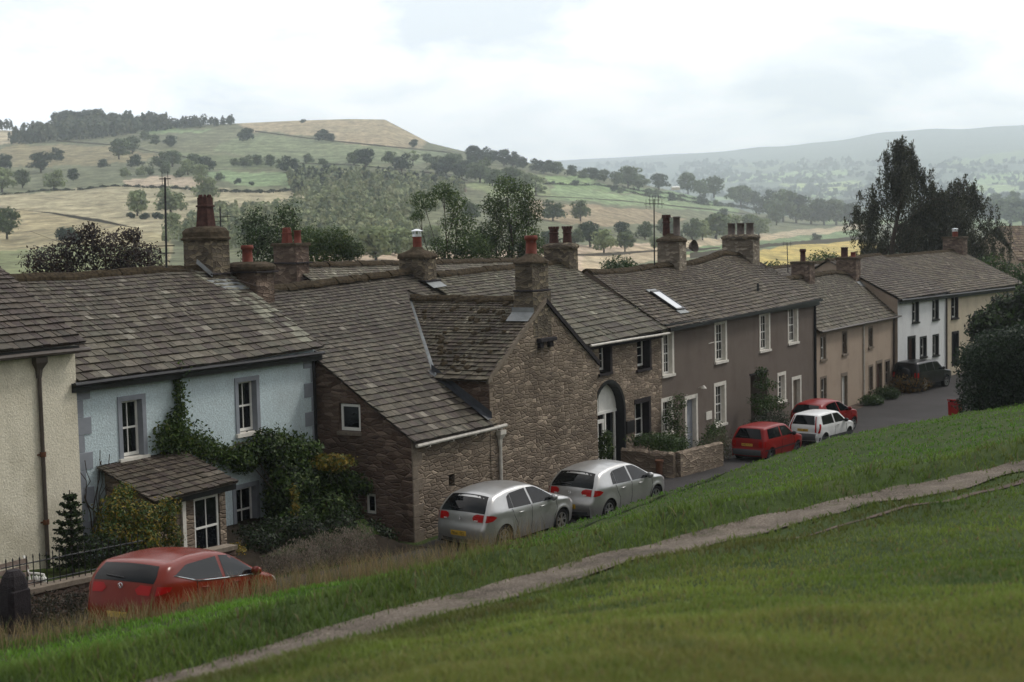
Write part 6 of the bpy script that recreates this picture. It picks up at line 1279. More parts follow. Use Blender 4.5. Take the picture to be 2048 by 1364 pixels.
FIELDS = [([(-900, 380), (0, 392), (150, 378), (330, 371), (480, 380), (590, 378), (640, 398), (520, 412), (430, 420), (330, 470), (330, 560), (-900, 560)], BEI),
    ([(-900, 425), (0, 418), (110, 428), (200, 440), (340, 475), (340, 640), (-900, 640)], (.21, .185, .115)), ([(-900, 500), (0, 500), (200, 490), (330, 500), (330, 640), (-900, 640)], (.135, .15, .08)),
    ([(250, 362), (310, 352), (410, 357), (420, 372), (250, 374)], PNK), ([(408, 347), (450, 342), (592, 350), (592, 374), (470, 368), (420, 354)], BRT), ([(275, 263), (330, 257), (445, 260), (300, 269)], BRT),
    ([(470, 243), (600, 238), (775, 236), (865, 284), (830, 287), (750, 287), (640, 272), (500, 262)], (.24, .205, .14)), ([(650, 278), (760, 272), (860, 287), (850, 295), (700, 292)], (.22, .19, .13)),
    ([(-900, 262), (0, 258), (40, 262), (40, 290), (-900, 290)], (.3, .27, .2)), ([(0, 300), (40, 290), (230, 292), (330, 312), (200, 330), (0, 335)], (.155, .14, .085)), ([(480, 265), (900, 305), (930, 330), (560, 322), (430, 300)], GRN), ([(330, 300), (560, 322), (760, 330), (700, 345), (400, 335)], (.095, .115, .062)),
    ([(1080, 385), (1110, 372), (1300, 395), (1490, 416), (1480, 427), (1300, 414), (1090, 397)], BRT), ([(1090, 352), (1190, 349), (1200, 365), (1100, 366)], (.14, .2, .09)), ([(1100, 367), (1210, 366), (1300, 390), (1110, 374)], (.12, .175, .08)), ([(1240, 375), (1330, 380), (1500, 412), (1480, 414), (1300, 394)], (.12, .18, .085)), ([(1000, 345), (1090, 352), (1095, 395), (980, 395), (930, 372)], (.135, .165, .085)),
    ([(1060, 400), (1300, 420), (1370, 440), (1200, 455), (1070, 440)], BRN), ([(590, 500), (830, 505), (1090, 495), (1180, 488), (1330, 488), (1180, 560), (590, 560)], PNK),
    ([(1165, 503), (1310, 490), (1450, 476), (1720, 448), (1740, 462), (1520, 492), (1300, 525), (1165, 560)], (.30, .25, .175)), ([(1340, 500), (1510, 482), (1720, 460), (1720, 474), (1530, 495), (1330, 512)], (.11, .155, .08)), ([(1300, 545), (1530, 497), (1740, 478), (1800, 560), (1300, 600)], YEL),
    ([(1640, 425), (1740, 420), (2300, 415), (2300, 470), (1740, 446), (1640, 447)], (.13, .17, .085))]
def in_poly(px, py, pl):
    r_ = np.zeros(px.shape, bool); j = len(pl) - 1
    for i in range(len(pl)):
        xi, yi = pl[i]; xj, yj = pl[j]
        if yi != yj: r_ ^= ((yi > py) != (yj > py)) & (px < (xj - xi) * (py - yi) / (yj - yi) + xi)
        j = i
    return r_
def sheet(name, xs, ysf, rows, Df, base, fields, back):
    X = np.repeat(xs[:, None], rows, 1); k = np.linspace(0, 1, rows)[None, :]; y0, y1 = ysf(xs); Y_ = y0[:, None] + (y1 - y0)[:, None] * k
    jx = 3 * np.sin(Y_ * .21 + X * .013) ; D = Df(X, Y_); V = CAM + ((X - CXY[0]) / F)[..., None] * rt - ((Y_ - CXY[1]) / F)[..., None] * up + fwd; V = CAM + (V - CAM) * D[..., None]
    V[..., 2] += 2.2e-3 * D * (np.sin(X * .031 + D * .011) * .5 + np.sin(X * .011 - D * .02) * .6) * np.clip(1.0 - k * 1.0, 0, 1) * np.clip(k * 6, 0, 1)
    c = np.empty(V.shape); c[:] = base
    wx = X + 5 * np.sin(Y_ * .11) + 3 * np.sin(X * .09); wy = Y_ + 1.5 * np.sin(X * .06) + 1.0 * np.sin(X * .17)
    for pl, fc in fields: m_ = in_poly(wx, wy, pl); c[m_] = np.array(fc) * 1.5
    ex = [V[:, -1] + (V[:, -1] - CAM) * q + np.array([0, 0, -dz]) for q, dz in back]
    Vb = np.concatenate([V] + [e[:, None] for e in ex], 1); cb_ = np.concatenate([c] + [c[:, -1:]] * len(back), 1); a, b = Vb.shape[:2]; idx = np.arange(a * b).reshape(a, b)
    Fq = np.c_[idx[:-1, :-1].ravel(), idx[1:, :-1].ravel(), idx[1:, 1:].ravel(), idx[:-1, 1:].ravel()]
    return lab(link(name, np_mesh(name, Vb.reshape(-1, 3), Fq, cb_.reshape(-1, 3), smooth=True), None, MT['field']), None, kind='structure')
xs = np.arange(-900, 3200, 4.0)
sheet('hillside', xs, lambda x: (np.full(x.shape, YB), ysky(x)), 150, Dhill, (.155, .168, .105), FIELDS, ((.03, 4), (.12, 25), (.4, 120)))
FX = [300, 900, 1100, 1180, 1300, 1500, 1650, 1780, 1900, 2048, 2400, 3000, 3600]; FY = [345, 340, 333, 326, 314, 299, 282, 265, 257, 249, 236, 255, 300]; FDD = [7000] * 13
def Dfar(x, y): w = np.clip((465 - y) / (465 - np.interp(x, FX, FY)), 0, 1); return 1600 * (6900 / 1600) ** (w ** .9)
LG = (.17, .24, .11); FF = [([(1440, 352), (1560, 345), (1700, 338), (1700, 352), (1560, 360), (1440, 366)], LG), ([(1560, 368), (1700, 362), (1760, 372), (1690, 382), (1580, 380)], (.24, .3, .14)), ([(1870, 325), (2048, 300), (2100, 300), (2048, 318), (1900, 342)], (.12, .16, .08)), ([(1450, 330), (1560, 322), (1640, 330), (1500, 342)], (.10, .13, .07)), ([(1950, 350), (2100, 340), (2100, 362), (1960, 368)], LG), ([(1420, 392), (1560, 385), (1700, 388), (1600, 402), (1430, 404)], (.15, .21, .1)), ([(1880, 372), (2048, 372), (2048, 386), (1900, 392)], (.19, .25, .12)), ([(1760, 395), (1900, 398), (2048, 402), (2048, 412), (1800, 410)], (.12, .18, .09))]
sheet('far_hills', np.arange(300, 3600, 8.0), lambda x: (np.full(x.shape, 465.0), np.interp(x, FX, FY) + 2.0 * np.sin(x * .02) + 1.0 * np.sin(x * .053)), 90, Dfar, (.13, .165, .135), FF, ((.05, 30), (.2, 200)))
sheet('distant_ridge', np.arange(500, 2400, 10.0), lambda x: (np.full(x.shape, 380.0), np.interp(x, [500, 1000, 1180, 1350, 1700, 2400], [352, 330, 316, 309, 300, 270]) + 1.5 * np.sin(x * .017)), 20, lambda x, y: np.full(x.shape, 8100.0) + (380 - y) * 6, (.06, .075, .055), [], ((.05, 60),))
# ------------------------------------------------------------ trees on the hills, every one its own object
def crown_proto(kind, seed):
    global rng
    r2 = np.random.default_rng(seed); L = []
    if kind == 'round':
        for k in range(13): a = r2.uniform(0, 6.28); q = r2.uniform(.05, .40); z = r2.uniform(.22, .82) ; q *= 1.1 - .5 * z; L.append((q * math.cos(a), q * math.sin(a), z, r2.uniform(.15, .25), r2.uniform(.15, .25), r2.uniform(.11, .19)))
        L.append((0, 0, .45, .36, .36, .34)); n, sz = 900, .10
    elif kind == 'open':
        for k in range(10): a = r2.uniform(0, 6.28); q = r2.uniform(.08, .3); z = r2.uniform(.3, .85); L.append((q * math.cos(a), q * math.sin(a), z, r2.uniform(.09, .17), r2.uniform(.09, .17), r2.uniform(.08, .14)))
        n, sz = 420, .09
    elif kind == 'low':
        for k in range(9): a = r2.uniform(0, 6.28); q = r2.uniform(0, .45); L.append((q * math.cos(a), q * math.sin(a), r2.uniform(.25, .62), r2.uniform(.2, .34), r2.uniform(.2, .34), r2.uniform(.2, .32)))
        n, sz = 520, .15
    P_, idx = lobes_pts(L, n, .7); cl = .8 + .4 * r2.random(len(L)); sh = (1 + .15 * r2.normal(size=n))
    a, b = face_out(lobes_pts.d, .35)
    s_ = (sz * r2.uniform(.6, 1.4, n))[:, None]
    V = np.stack([P_ - a * s_ * .5, P_ + b * s_ * .4, P_ + a * s_ * .5, P_ - b * s_ * .4], 1).reshape(-1, 3)
    return V, np.arange(n * 4).reshape(n, 4), np.repeat(cl[idx] * sh, 4)
PROT = {}
for kd in ('round', 'open', 'low'):
    for sd_ in range(3):
        V, Fq, c = crown_proto(kd, 20 + sd_ * 7 + len(kd))
        for tone, tc_ in (('d', (.042, .066, .036)), ('m', (.105, .142, .066)), ('l', (.215, .26, .13))):
            PROT[kd, sd_, tone] = np_mesh('crown', V, Fq, c[:, None] * np.array(tc_)); PROT[kd, sd_, tone].materials.append(MT['farleaf'])
mt_ = MB()
mt_.tube([(0, 0, -.04), (.01, 0, .25), (0, .01, .6)], [.035, .025, .008], 6)
for a in (0, 1.6, 3.1, 4.6): mt_.tube([(0, 0, .22), (.12 * math.cos(a), .12 * math.sin(a), .42), (.24 * math.cos(a), .24 * math.sin(a), .58)], [.016, .011, .004], 4)
tmpo = mt_.build('trunk', MT['bark'], None); TRUNK = tmpo.data; COL.objects.unlink(tmpo); bpy.data.objects.remove(tmpo)
def hill_tree(x, y, h, kind, tone, label, cat='tree', group=None):
    D = float(Dhill(x, y)); p = at(x, y, D); H_ = h * 1.12 * D / F; r_ = empty('tree' if kind != 'low' else 'bush', p, label, cat, group)
    r_.scale = (H_ * rnd.uniform(1.0, 1.3),) * 2 + (H_,); r_.rotation_euler = (0, 0, rnd.uniform(0, 6.28))
    c = bpy.data.objects.new('crown', PROT[kind, rnd.randrange(3), tone]); COL.objects.link(c); c.parent = r_
    if h > 30 and kind != 'low': t_ = bpy.data.objects.new('trunk', TRUNK); COL.objects.link(t_); t_.parent = r_
    return r_
ORD = ['leftmost', 'second', 'third', 'fourth', 'fifth', 'sixth', 'seventh', 'eighth', 'ninth', 'tenth', 'eleventh', 'twelfth', 'thirteenth', 'fourteenth', 'fifteenth', 'sixteenth']
def cluster(look, where, group, items, kind='round', tone='m'):
    items = sorted(items)
    for i, it in enumerate(items):
        x, y, h = it[:3]; tn = it[3] if len(it) > 3 else tone; kd = it[4] if len(it) > 4 else kind
        tn_w = {'d': 'dark ', 'm': '', 'l': 'pale '}[tn]
        pos = 'rightmost' if i == len(items) - 1 and len(items) > 2 else ORD[i] + (' from the left' if i else '')
        lb = f'{tn_w}{look} {where}' if len(items) == 1 else f'{pos} {tn_w}{look} {where}'
        hill_tree(x, y, h, kd, tn, lb, 'bush' if kd == 'low' else 'tree', group)
cluster('round tree', 'on the left slope below the hilltop wood', 'trees on the left slope', [(8, 345, 38, 'd'), (82, 344, 38, 'd'), (113, 325, 30, 'd'), (45, 376, 36), (108, 380, 42, 'l'), (146, 364, 26, 'd'), (4, 385, 50, 'l'), (207, 338, 20, 'd')])
cluster('tree', 'in the hazy knot on the left slope', 'trees in the middle of the left slope', [(238, 318, 40), (265, 308, 34), (272, 337, 28, 'd'), (250, 356, 22, 'l'), (281, 354, 22, 'l'), (311, 292, 22), (341, 296, 26, 'd'), (290, 283, 20)])
cluster('tree', 'above the bright green left field', 'trees above the bright green field', [(322, 338, 34), (345, 334, 32), (376, 352, 34, 'l'), (412, 344, 32, 'd'), (388, 334, 26), (402, 358, 30, 'l'), (330, 352, 24), (440, 361, 16, 'm', 'low'), (476, 368, 13, 'd', 'low'), (504, 371, 10, 'd', 'low'), (300, 350, 20, 'm', 'low'), (360, 356, 18, 'm', 'low')])
cluster('tree', 'in the beige field behind the tall aerial', 'trees in the beige field', [(275, 432, 50, 'l'), (342, 428, 54, 'l'), (346, 460, 34, 'l'), (412, 402, 54, 'l'), (413, 426, 36, 'l')])
cluster('clump of bushes', 'under the pale beige-field tree', 'bushes in the beige field', [(262, 437, 16, 'd', 'low'), (290, 440, 18, 'd', 'low'), (315, 440, 18, 'd', 'low')])
cluster('tree', 'at the left edge beyond the cream roof', 'trees at the left edge', [(14, 476, 58), (128, 482, 34, 'd', 'low'), (155, 488, 26, 'd', 'low')])
cluster('lone tree', 'on the green slope under the summit', 'lone trees under the summit', [(494, 285, 30, 'd'), (646, 284, 26, 'd'), (662, 284, 17, 'd'), (606, 246, 8, 'd', 'low')])
cluster('tree', 'in the row across the green hill', 'trees across the green hill', [(470, 334, 18), (492, 336, 26), (516, 334, 24), (541, 336, 26), (562, 340, 22), (580, 346, 34, 'd'), (617, 328, 22), (645, 332, 16), (656, 352, 22, 'd')])
cluster('tree', 'between summit and conifer wood', 'trees below the summit', [(708, 331, 32), (731, 335, 36, 'd'), (779, 330, 28), (803, 343, 36, 'd'), (828, 296, 18, 'd'), (826, 332, 34, 'l', 'open'), (855, 328, 22, 'm')])
cluster('tree', 'of the thick spur grove', 'trees of the spur grove', [(872, 346, 32), (892, 352, 38, 'd'), (910, 350, 42), (924, 358, 36, 'd'), (945, 340, 30, 'd'), (960, 365, 48), (985, 372, 34, 'm'), (896, 336, 28)])
cluster('tree', 'on the spur skyline left of the valley', 'trees on the spur skyline', [(948, 322, 30, 'd'), (966, 324, 30, 'd'), (985, 328, 28, 'd'), (1008, 332, 32, 'd'), (1026, 335, 32, 'd'), (1045, 340, 26, 'd'), (1076, 345, 28, 'd'), (1097, 350, 30, 'd'), (1115, 352, 28, 'm'), (1143, 356, 26, 'd'), (1166, 360, 24), (1186, 362, 26, 'd'), (1207, 366, 26)])
cluster('tree', 'along the spur below its skyline', 'trees along the spur', [(1020, 382, 46), (1046, 382, 42, 'l'), (1072, 392, 46, 'l', 'open'), (1084, 396, 30, 'l', 'open'), (1233, 374, 30), (1256, 376, 44, 'm'), (1278, 380, 32), (1318, 380, 32, 'd'), (1376, 386, 40), (1400, 392, 32), (1428, 394, 40), (1466, 404, 30)])
cluster('tree', 'scattered on the pale valley field', 'trees on the valley field', [(1150, 371, 12, 'd', 'low'), (1230, 384, 14, 'd'), (1240, 388, 12), (1298, 392, 16), (1312, 394, 16), (1344, 404, 18, 'd'), (1358, 402, 12), (1405, 411, 24, 'd'), (1432, 412, 12), (1106, 367, 6, 'd', 'low')])
cluster('tree', 'of the dark valley wood left of the birches', 'trees of the valley wood', [(1482, 412, 40), (1508, 416, 34, 'd'), (1540, 436, 56, 'd'), (1566, 444, 66), (1592, 446, 58, 'd'), (1622, 448, 50), (1648, 450, 54, 'd'), (1672, 450, 50), (1700, 452, 44, 'd'), (1553, 450, 40, 'm')])
cluster('round tree', 'standing alone in the brown rough pasture', 'trees in the rough pasture', [(1106, 442, 42), (1161, 442, 42)], tone='m')
cluster('tree', 'of the belt behind the grey house ridge', 'trees of the near belt', [(1180, 492, 50, 'd'), (1208, 506, 48, 'l'), (1250, 502, 38, 'm'), (1290, 480, 38), (1243, 474, 30, 'd'), (1332, 474, 40), (1384, 480, 44), (1405, 482, 42, 'l'), (1432, 480, 52), (1462, 474, 46, 'l'), (1500, 474, 46), (1518, 472, 44, 'l'), (1310, 500, 26, 'l'), (1446, 438, 22, 'd'), (944, 440, 40), (1150, 490, 34)])
cluster('leafy tree', 'below the conifer wood', 'trees below the conifer wood', [(612, 500, 44, 'l'), (640, 496, 42), (670, 500, 48, 'l'), (700, 522, 46), (728, 500, 44, 'l'), (752, 524, 70, 'l'), (780, 512, 44), (803, 508, 54, 'l'), (836, 500, 44), (868, 498, 46, 'l'), (500, 490, 40), (530, 492, 42), (1100, 495, 40, 'd')])
cluster('small tree', 'beside the field wall left of the tall birch', 'trees by the field wall', [(1634, 486, 20, 'd')])
cluster('hazy tree', 'on the valley floor right of the birches', 'trees right of the birches', [(1968, 440, 40), (1992, 446, 48, 'd'), (2022, 452, 60), (2046, 452, 54, 'd'), (1990, 412, 26), (2030, 405, 24)])
# woods that read as one mass
def wood(name, label, poly, n, hmin, hmax, pal, conifer, zscale=1.0, minx=None):
    xs = [p[0] for p in poly]; ys = [p[1] for p in poly]; X = rng.uniform(min(xs), max(xs), n * 4); Y_ = rng.uniform(min(ys), max(ys), n * 4); ok = in_poly(X, Y_, poly); X, Y_ = X[ok][:n], Y_[ok][:n]
    Vs, Cs = [], []
    for x, y in zip(X, Y_):
        D = float(Dhill(x, y)); p = at(x, y, D); h_ = rng.uniform(hmin, hmax) * D / F; con = rng.random() < conifer; k = 34
        u = rng.random(k); a = rng.uniform(0, 6.28, k)
        if con: z = u ** .8; rad = .24 * (1 - z) + .02
        else: z = .25 + .75 * u; rad = .32 * np.sqrt(np.maximum(.02, 1 - ((z - .55) / .47) ** 2))
        c = p + np.c_[rad * np.cos(a), rad * np.sin(a), z] * h_; q, b = face_out(np.c_[np.cos(a), np.sin(a), (z - .35) * 1.6], .3); s_ = h_ * .235 * rng.uniform(.6, 1.4, (k, 1))
        Vs.append(np.stack([c - q * s_ * .5, c + b * s_ * .4, c + q * s_ * .5, c - b * s_ * .4], 1).reshape(-1, 3)); t_ = np.array(pal[rng.integers(len(pal))]) * rng.uniform(.75, 1.25); Cs.append(np.repeat(t_ * rng.uniform(.8, 1.2, (k, 1)), 4, 0))
    V = np.concatenate(Vs); me = np_mesh(name, V, np.arange(len(V)).reshape(-1, 4), np.concatenate(Cs)); return lab(link(name, me, None, MT['farleaf']), label, 'wood', kind='stuff')
wood('conifer_wood', 'mixed conifer plantation covering the lower left hillside', [(578, 360), (620, 362), (700, 360), (925, 378), (920, 398), (850, 432), (830, 462), (800, 490), (700, 505), (560, 505), (470, 478), (360, 462), (430, 432), (560, 425), (640, 412), (590, 392)], 2300, 17, 32, [(.20, .235, .125), (.25, .28, .15), (.15, .185, .11), (.28, .295, .17)], .5)
wood('dark_conifers', 'dark conifer edge along the top of the plantation', [(578, 362), (640, 358), (760, 362), (930, 376), (925, 392), (860, 384), (700, 374), (640, 392), (590, 394)], 170, 20, 32, [(.055, .078, .05), (.07, .095, .06)], .85)
wood('hilltop_wood', 'hilltop wood of conifers and broadleaves on the left skyline', [(8, 288), (42, 282), (100, 268), (200, 256), (335, 252), (332, 262), (270, 268), (180, 279), (60, 288)], 330, 20, 34, [(.05, .07, .045), (.07, .09, .055), (.10, .115, .065)], .5)
wood('hilltop_wood', 'hazy line of trees on the skyline right of the hilltop wood', [(325, 254), (465, 248), (465, 252), (325, 260)], 90, 10, 22, [(.04, .055, .036), (.06, .075, .045)], .35)
wood('hilltop_wood', 'clump of trees on the skyline at the far left edge', [(-300, 262), (26, 260), (26, 264), (-300, 266)], 90, 14, 30, [(.035, .05, .035), (.05, .066, .042)], .3)
wood('hilltop_wood', 'round domed grove rising above the hilltop wood', [(112, 258), (205, 254), (205, 258), (112, 263)], 70, 28, 38, [(.035, .05, .035), (.05, .066, .042)], .1)
wood('low_wood', 'pale scrub and young trees below the plantation behind the roofs', [(330, 462), (560, 490), (830, 500), (830, 515), (560, 510), (330, 490)], 240, 14, 26, [(.2, .23, .12), (.15, .185, .1), (.24, .265, .15)], .1)
# far side of the valley: tree belts on the hazy hillside
Vs, Cs = [], []
for _ in range(560):
    x = rng.uniform(1150, 2700); y = rng.choice([352, 362, 376, 384, 392, 403, 412, 340, 330]) + rng.normal(0, 2.2) + .01 * (x - 1700) * -1
    D = float(Dfar(x, y)); p = at(x, y, D); k = 12; c = p + rng.normal(0, 1, (k, 3)) * np.array([9, 9, 3.5]) * D / 2400 + np.array([0, 0, 3]); q = rng.normal(size=(k, 3)); q /= np.linalg.norm(q, axis=1)[:, None]; b = np.cross(q, rng.normal(size=(k, 3))); b /= np.linalg.norm(b, axis=1)[:, None]; s_ = 6.5 * D / 2400
    Vs.append(np.stack([c - q * s_, c + b * s_ * .7, c + q * s_, c - b * s_ * .7], 1).reshape(-1, 3)); Cs.append(np.tile(np.array([.065, .088, .075]), (k * 4, 1)))
V = np.concatenate(Vs); lab(link('far_trees', np_mesh('far_trees', V, np.arange(len(V)).reshape(-1, 4), np.concatenate(Cs)), None, MT['farleaf']), 'hazy tree belts between the fields across the valley', 'wood', kind='stuff')
# hedges and dry-stone walls between the fields
def boundary(name, label, pts, h_px, mat='hedge'):
    out = []; col_ = []
    seg = np.array(pts, float); L = np.r_[0, np.cumsum(np.hypot(*np.diff(seg, axis=0).T))]; n = int(L[-1] * 5); u = rng.random(n) * L[-1]; X = np.interp(u, L, seg[:, 0]); Y_ = np.interp(u, L, seg[:, 1]) + 1.2 * np.sin(X * .05)
    D = Dhill(X, Y_); C_ = CAM + (((X - CXY[0]) / F)[:, None] * rt - ((Y_ - CXY[1]) / F)[:, None] * up + fwd) * D[:, None]; hh = h_px * D / F * (.7 + .5 * np.sin(X * .13) ** 2); C_[:, 2] += rng.random(n) * hh
    a = rng.normal(size=(n, 3)); a /= np.linalg.norm(a, axis=1)[:, None]; b = np.cross(a, rng.normal(size=(n, 3))); b /= np.linalg.norm(b, axis=1)[:, None]; s_ = (hh * .8)[:, None]
    V = np.stack([C_ - a * s_ * .5, C_ + b * s_ * .4, C_ + a * s_ * .5, C_ - b * s_ * .4], 1).reshape(-1, 3); pal = [(.03, .045, .022), (.045, .06, .03)] if mat == 'hedge' else [(.10, .09, .075), (.07, .065, .055)]
    o = link(name, np_mesh(name, V, np.arange(n * 4).reshape(n, 4), np.repeat(cols(pal, n), 4, 0)), None, MT['farleaf']); return lab(o, label, 'hedge' if mat == 'hedge' else 'wall')
def fwall(label, pts, h_px):
    p2 = []; seg = np.array(pts, float); L = np.r_[0, np.cumsum(np.hypot(*np.diff(seg, axis=0).T))]; m = MB(); rs = []
    for u in np.linspace(0, L[-1], max(8, int(L[-1] / 6))):
        x, y = np.interp(u, L, seg[:, 0]), np.interp(u, L, seg[:, 1]); D = float(Dhill(x, y)); p = at(x, y, D); h_ = h_px * D / F * rnd.uniform(.85, 1.1); w_ = .35
        rs.append([(p[0], p[1] - w_, p[2] - 1.0), (p[0], p[1] - w_ * .6, p[2] + h_), (p[0], p[1] + w_ * .6, p[2] + h_), (p[0], p[1] + w_, p[2] - 1.0)])
    m.loft(rs, caps=(True, True)); o = m.build('field_wall', MT['wallfar'], None); return lab(o, label, 'wall')
MT['wallfar'] = m_plain('field_wall_stone', (.085, .078, .062), .95, .1, .4, 1.5)
boundary('hedge', 'bushy hedge across the foot of the bright green left field', [(155, 380), (270, 374), (400, 381), (470, 386), (592, 382)], 5)
boundary('hedge', 'dark hedge running in from the left edge above the beige field', [(-120, 400), (0, 391), (90, 383), (150, 380)], 4)
fwall('field wall running down across the beige field at left', [(-60, 415), (0, 418), (110, 428), (200, 441), (330, 472)], 2.6)
fwall('field wall below the hilltop wood on the left slope', [(112, 282), (230, 291), (330, 309), (432, 324)], 2.0)
fwall('field wall across the green slope below the summit', [(510, 263), (620, 278), (760, 292), (900, 306)], 2.0)
fwall('field wall along the row of trees in the middle of the hill', [(540, 326), (700, 330), (870, 347), (935, 362)], 2.0)
boundary('hedge', 'upper hedge on the spur fields right of the pale open trees', [(1085, 370), (1190, 370), (1300, 393), (1400, 408), (1510, 420)], 4)
fwall('field wall below the bright green strip on the spur', [(1060, 392), (1240, 402), (1420, 420), (1500, 430)], 2.2)
boundary('hedge', 'hedge along the valley-side field below the spur skyline', [(1245, 377), (1330, 388), (1420, 405), (1540, 425)], 4)
fwall('field wall crossing the pale stubble behind the barn chimneys', [(1090, 512), (1180, 510), (1310, 503), (1440, 497)], 3)
fwall('dark stone wall along the top of the yellow field', [(1380, 514), (1530, 495), (1640, 487), (1740, 478)], 8)
fb = hill_pt(1351, 378); o = empty('farm_building', fb, 'tiny white roofed farm building among the spur trees', 'barn'); m = MB(); k = float(Dhill(1351, 378)) / F
m.box(fb[0] - 8 * k, fb[0] + 8 * k, fb[1] - 3, fb[1] + 3, fb[2] - 1, fb[2] + 3 * k); m.build('wall', MT['cream_far'], o); m = MB(); m.loft([[(x, fb[1] - 3.3, fb[2] + 3 * k), (x, fb[1], fb[2] + 6 * k), (x, fb[1] + 3.3, fb[2] + 3 * k)] for x in (fb[0] - 8.4 * k, fb[0] + 8.4 * k)], closed=True, caps=(True, True)); m.build('roof', MT['white'], o)
fb = hill_pt(928, 384); o = empty('field_barn', fb, 'small stone field barn at the right end of the conifer wood', 'barn'); m = MB(); k = float(Dhill(928, 384)) / F
m.box(fb[0] - 5 * k, fb[0] + 5 * k, fb[1] - 3, fb[1] + 3, fb[2] - 1, fb[2] + 6 * k); m.build('wall', MT['tan_render'], o); m = MB(); m.loft([[(x, fb[1] - 3.3, fb[2] + 6 * k), (x, fb[1], fb[2] + 9 * k), (x, fb[1] + 3.3, fb[2] + 6 * k)] for x in (fb[0] - 5.4 * k, fb[0] + 5.4 * k)], closed=True, caps=(True, True)); m.build('roof', MT['greypot'], o)
# ------------------------------------------------------------ air, sky, sun, camera
hz = MB(); hz.box(-5600, 7400, -160, 9400, -60, 690); hk = bpy.data.materials.new('haze'); hk.use_nodes = True; nt = hk.node_tree
for n_ in list(nt.nodes):
    if n_.type != 'OUTPUT_MATERIAL': nt.nodes.remove(n_)
pv = nt.nodes.new('ShaderNodeVolumePrincipled'); pv.inputs['Color'].default_value = (.83, .92, 1.0, 1); pv.inputs['Density'].default_value = HAZE; pv.inputs['Anisotropy'].default_value = .45
nt.links.new(pv.outputs[0], nt.nodes['Material Output'].inputs['Volume'])
ho = hz.build('haze', hk, None); lab(ho, 'pale blue haze filling the valley air', 'haze', kind='stuff')
SUN_EL, SUN_AZ = R(48), R(62)                                    # azimuth from +Y (away) towards +X (right)
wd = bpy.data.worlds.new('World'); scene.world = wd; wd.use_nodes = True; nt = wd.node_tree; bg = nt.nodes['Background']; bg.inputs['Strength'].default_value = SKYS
sky = nt.nodes.new('ShaderNodeTexSky'); sky.sky_type = 'NISHITA'; sky.sun_disc = False; sky.sun_elevation = SUN_EL; sky.sun_rotation = SUN_AZ; sky.altitude = 100; sky.dust_density = 2.0
tc_n = nt.nodes.new('ShaderNodeTexCoord'); sp = nt.nodes.new('ShaderNodeSeparateXYZ'); nt.links.new(tc_n.outputs['Generated'], sp.inputs[0])
ad = nt.nodes.new('ShaderNodeMath'); ad.operation = 'ADD'; ad.inputs[1].default_value = .30; nt.links.new(sp.outputs[2], ad.inputs[0]); mx = nt.nodes.new('ShaderNodeMath'); mx.operation = 'MAXIMUM'; mx.inputs[1].default_value = .05; nt.links.new(ad.outputs[0], mx.inputs[0])
cb_ = nt.nodes.new('ShaderNodeCombineXYZ')
for i in (0, 1):
    dv = nt.nodes.new('ShaderNodeMath'); dv.operation = 'DIVIDE'; nt.links.new(sp.outputs[i], dv.inputs[0]); nt.links.new(mx.outputs[0], dv.inputs[1]); nt.links.new(dv.outputs[0], cb_.inputs[i])
n1 = nt.nodes.new('ShaderNodeTexNoise'); n1.inputs['Scale'].default_value = 2.6; n1.inputs['Detail'].default_value = 7; n1.inputs['Roughness'].default_value = .55; n1.inputs['Distortion'].default_value = .3; nt.links.new(cb_.outputs[0], n1.inputs['Vector'])
rp = nt.nodes.new('ShaderNodeValToRGB'); e = rp.color_ramp.elements; e[0].position = .37; e[0].color = (.0, .0, .0, 1); e[1].position = .58; e[1].color = (1, 1, 1, 1); nt.links.new(n1.outputs['Fac'], rp.inputs['Fac'])
n2 = nt.nodes.new('ShaderNodeTexNoise'); n2.inputs['Scale'].default_value = 3.1; n2.inputs['Detail'].default_value = 6; nt.links.new(cb_.outputs[0], n2.inputs['Vector'])
r2_ = nt.nodes.new('ShaderNodeValToRGB'); e = r2_.color_ramp.elements; e[0].position = .35; e[0].color = tuple(CLOUD[0]) + (1,); e[1].position = .6; e[1].color = tuple(CLOUD[1]) + (1,); nt.links.new(n2.outputs['Fac'], r2_.inputs['Fac'])
m1 = nt.nodes.new('ShaderNodeMix'); m1.data_type = 'RGBA'; m1.inputs[0].default_value = .72; nt.links.new(sky.outputs[0], m1.inputs[6]); m1.inputs[7].default_value = tuple(THIN) + (1,)
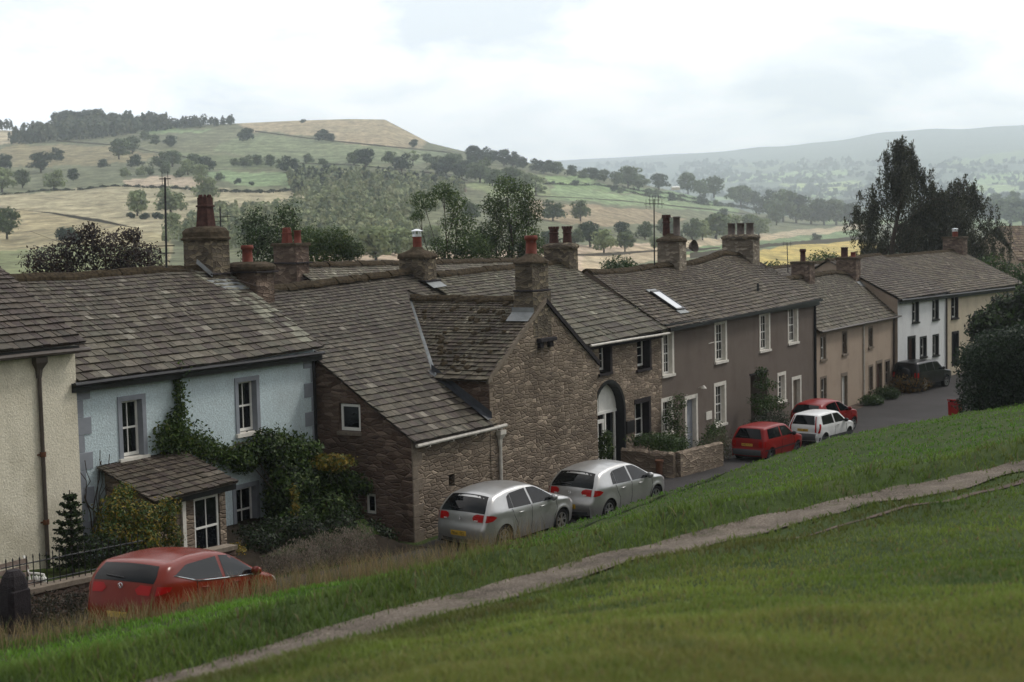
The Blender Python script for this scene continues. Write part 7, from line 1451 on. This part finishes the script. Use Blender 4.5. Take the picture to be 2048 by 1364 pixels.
m2 = nt.nodes.new('ShaderNodeMix'); m2.data_type = 'RGBA'; nt.links.new(rp.outputs[0], m2.inputs[0]); nt.links.new(m1.outputs[2], m2.inputs[6]); nt.links.new(r2_.outputs[0], m2.inputs[7]); mr = nt.nodes.new('ShaderNodeMapRange'); mr.interpolation_type = 'SMOOTHSTEP'; mr.inputs['From Min'].default_value = -.35; mr.inputs['From Max'].default_value = .55; mr.inputs['To Min'].default_value = .38; mr.inputs['To Max'].default_value = 1.0; nt.links.new(sp.outputs[1], mr.inputs['Value'])   # unseen sky behind the viewer dimmed on purpose, to deepen facade shade
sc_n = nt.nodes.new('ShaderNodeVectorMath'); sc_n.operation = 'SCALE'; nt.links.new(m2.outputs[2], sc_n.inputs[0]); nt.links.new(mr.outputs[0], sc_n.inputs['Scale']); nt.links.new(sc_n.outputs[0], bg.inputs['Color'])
sl_ = bpy.data.lights.new('sun', 'SUN'); sl_.energy = SUNE; sl_.angle = R(10); sl_.color = (1, .95, .87); so = bpy.data.objects.new('sun', sl_); COL.objects.link(so)
sd3 = Vector((math.sin(SUN_AZ) * math.cos(SUN_EL), math.cos(SUN_AZ) * math.cos(SUN_EL), math.sin(SUN_EL))); so.rotation_euler = sd3.to_track_quat('Z', 'Y').to_euler(); so.location = (30, 0, 60)
cd = bpy.data.cameras.new('camera'); cam = bpy.data.objects.new('camera', cd); COL.objects.link(cam); scene.camera = cam
M3 = Matrix((rt, up, -fwd)).transposed(); cam.matrix_world = Matrix.Translation(CAM) @ M3.to_4x4()
cd.sensor_width = 36; cd.sensor_fit = 'HORIZONTAL'; cd.lens = F / 2048 * 36; cd.clip_start = .2; cd.clip_end = 30000
cd.dof.use_dof = True; cd.dof.focus_distance = 41; cd.dof.aperture_fstop = 1.6
scene.view_settings.view_transform = 'Standard'; scene.view_settings.look = 'None'; scene.view_settings.exposure = EXPO; scene.view_settings.gamma = 1
scene.cycles.volume_bounces = 2; scene.cycles.max_bounces = 6; scene.cycles.diffuse_bounces = 3; scene.cycles.glossy_bounces = 3; scene.cycles.transmission_bounces = 3; scene.cycles.use_denoising = True; scene.cycles.caustics_reflective = False; scene.cycles.caustics_refractive = False
scene.cycles.volume_step_rate = 4; scene.render.resolution_x, scene.render.resolution_y = 1024, 682
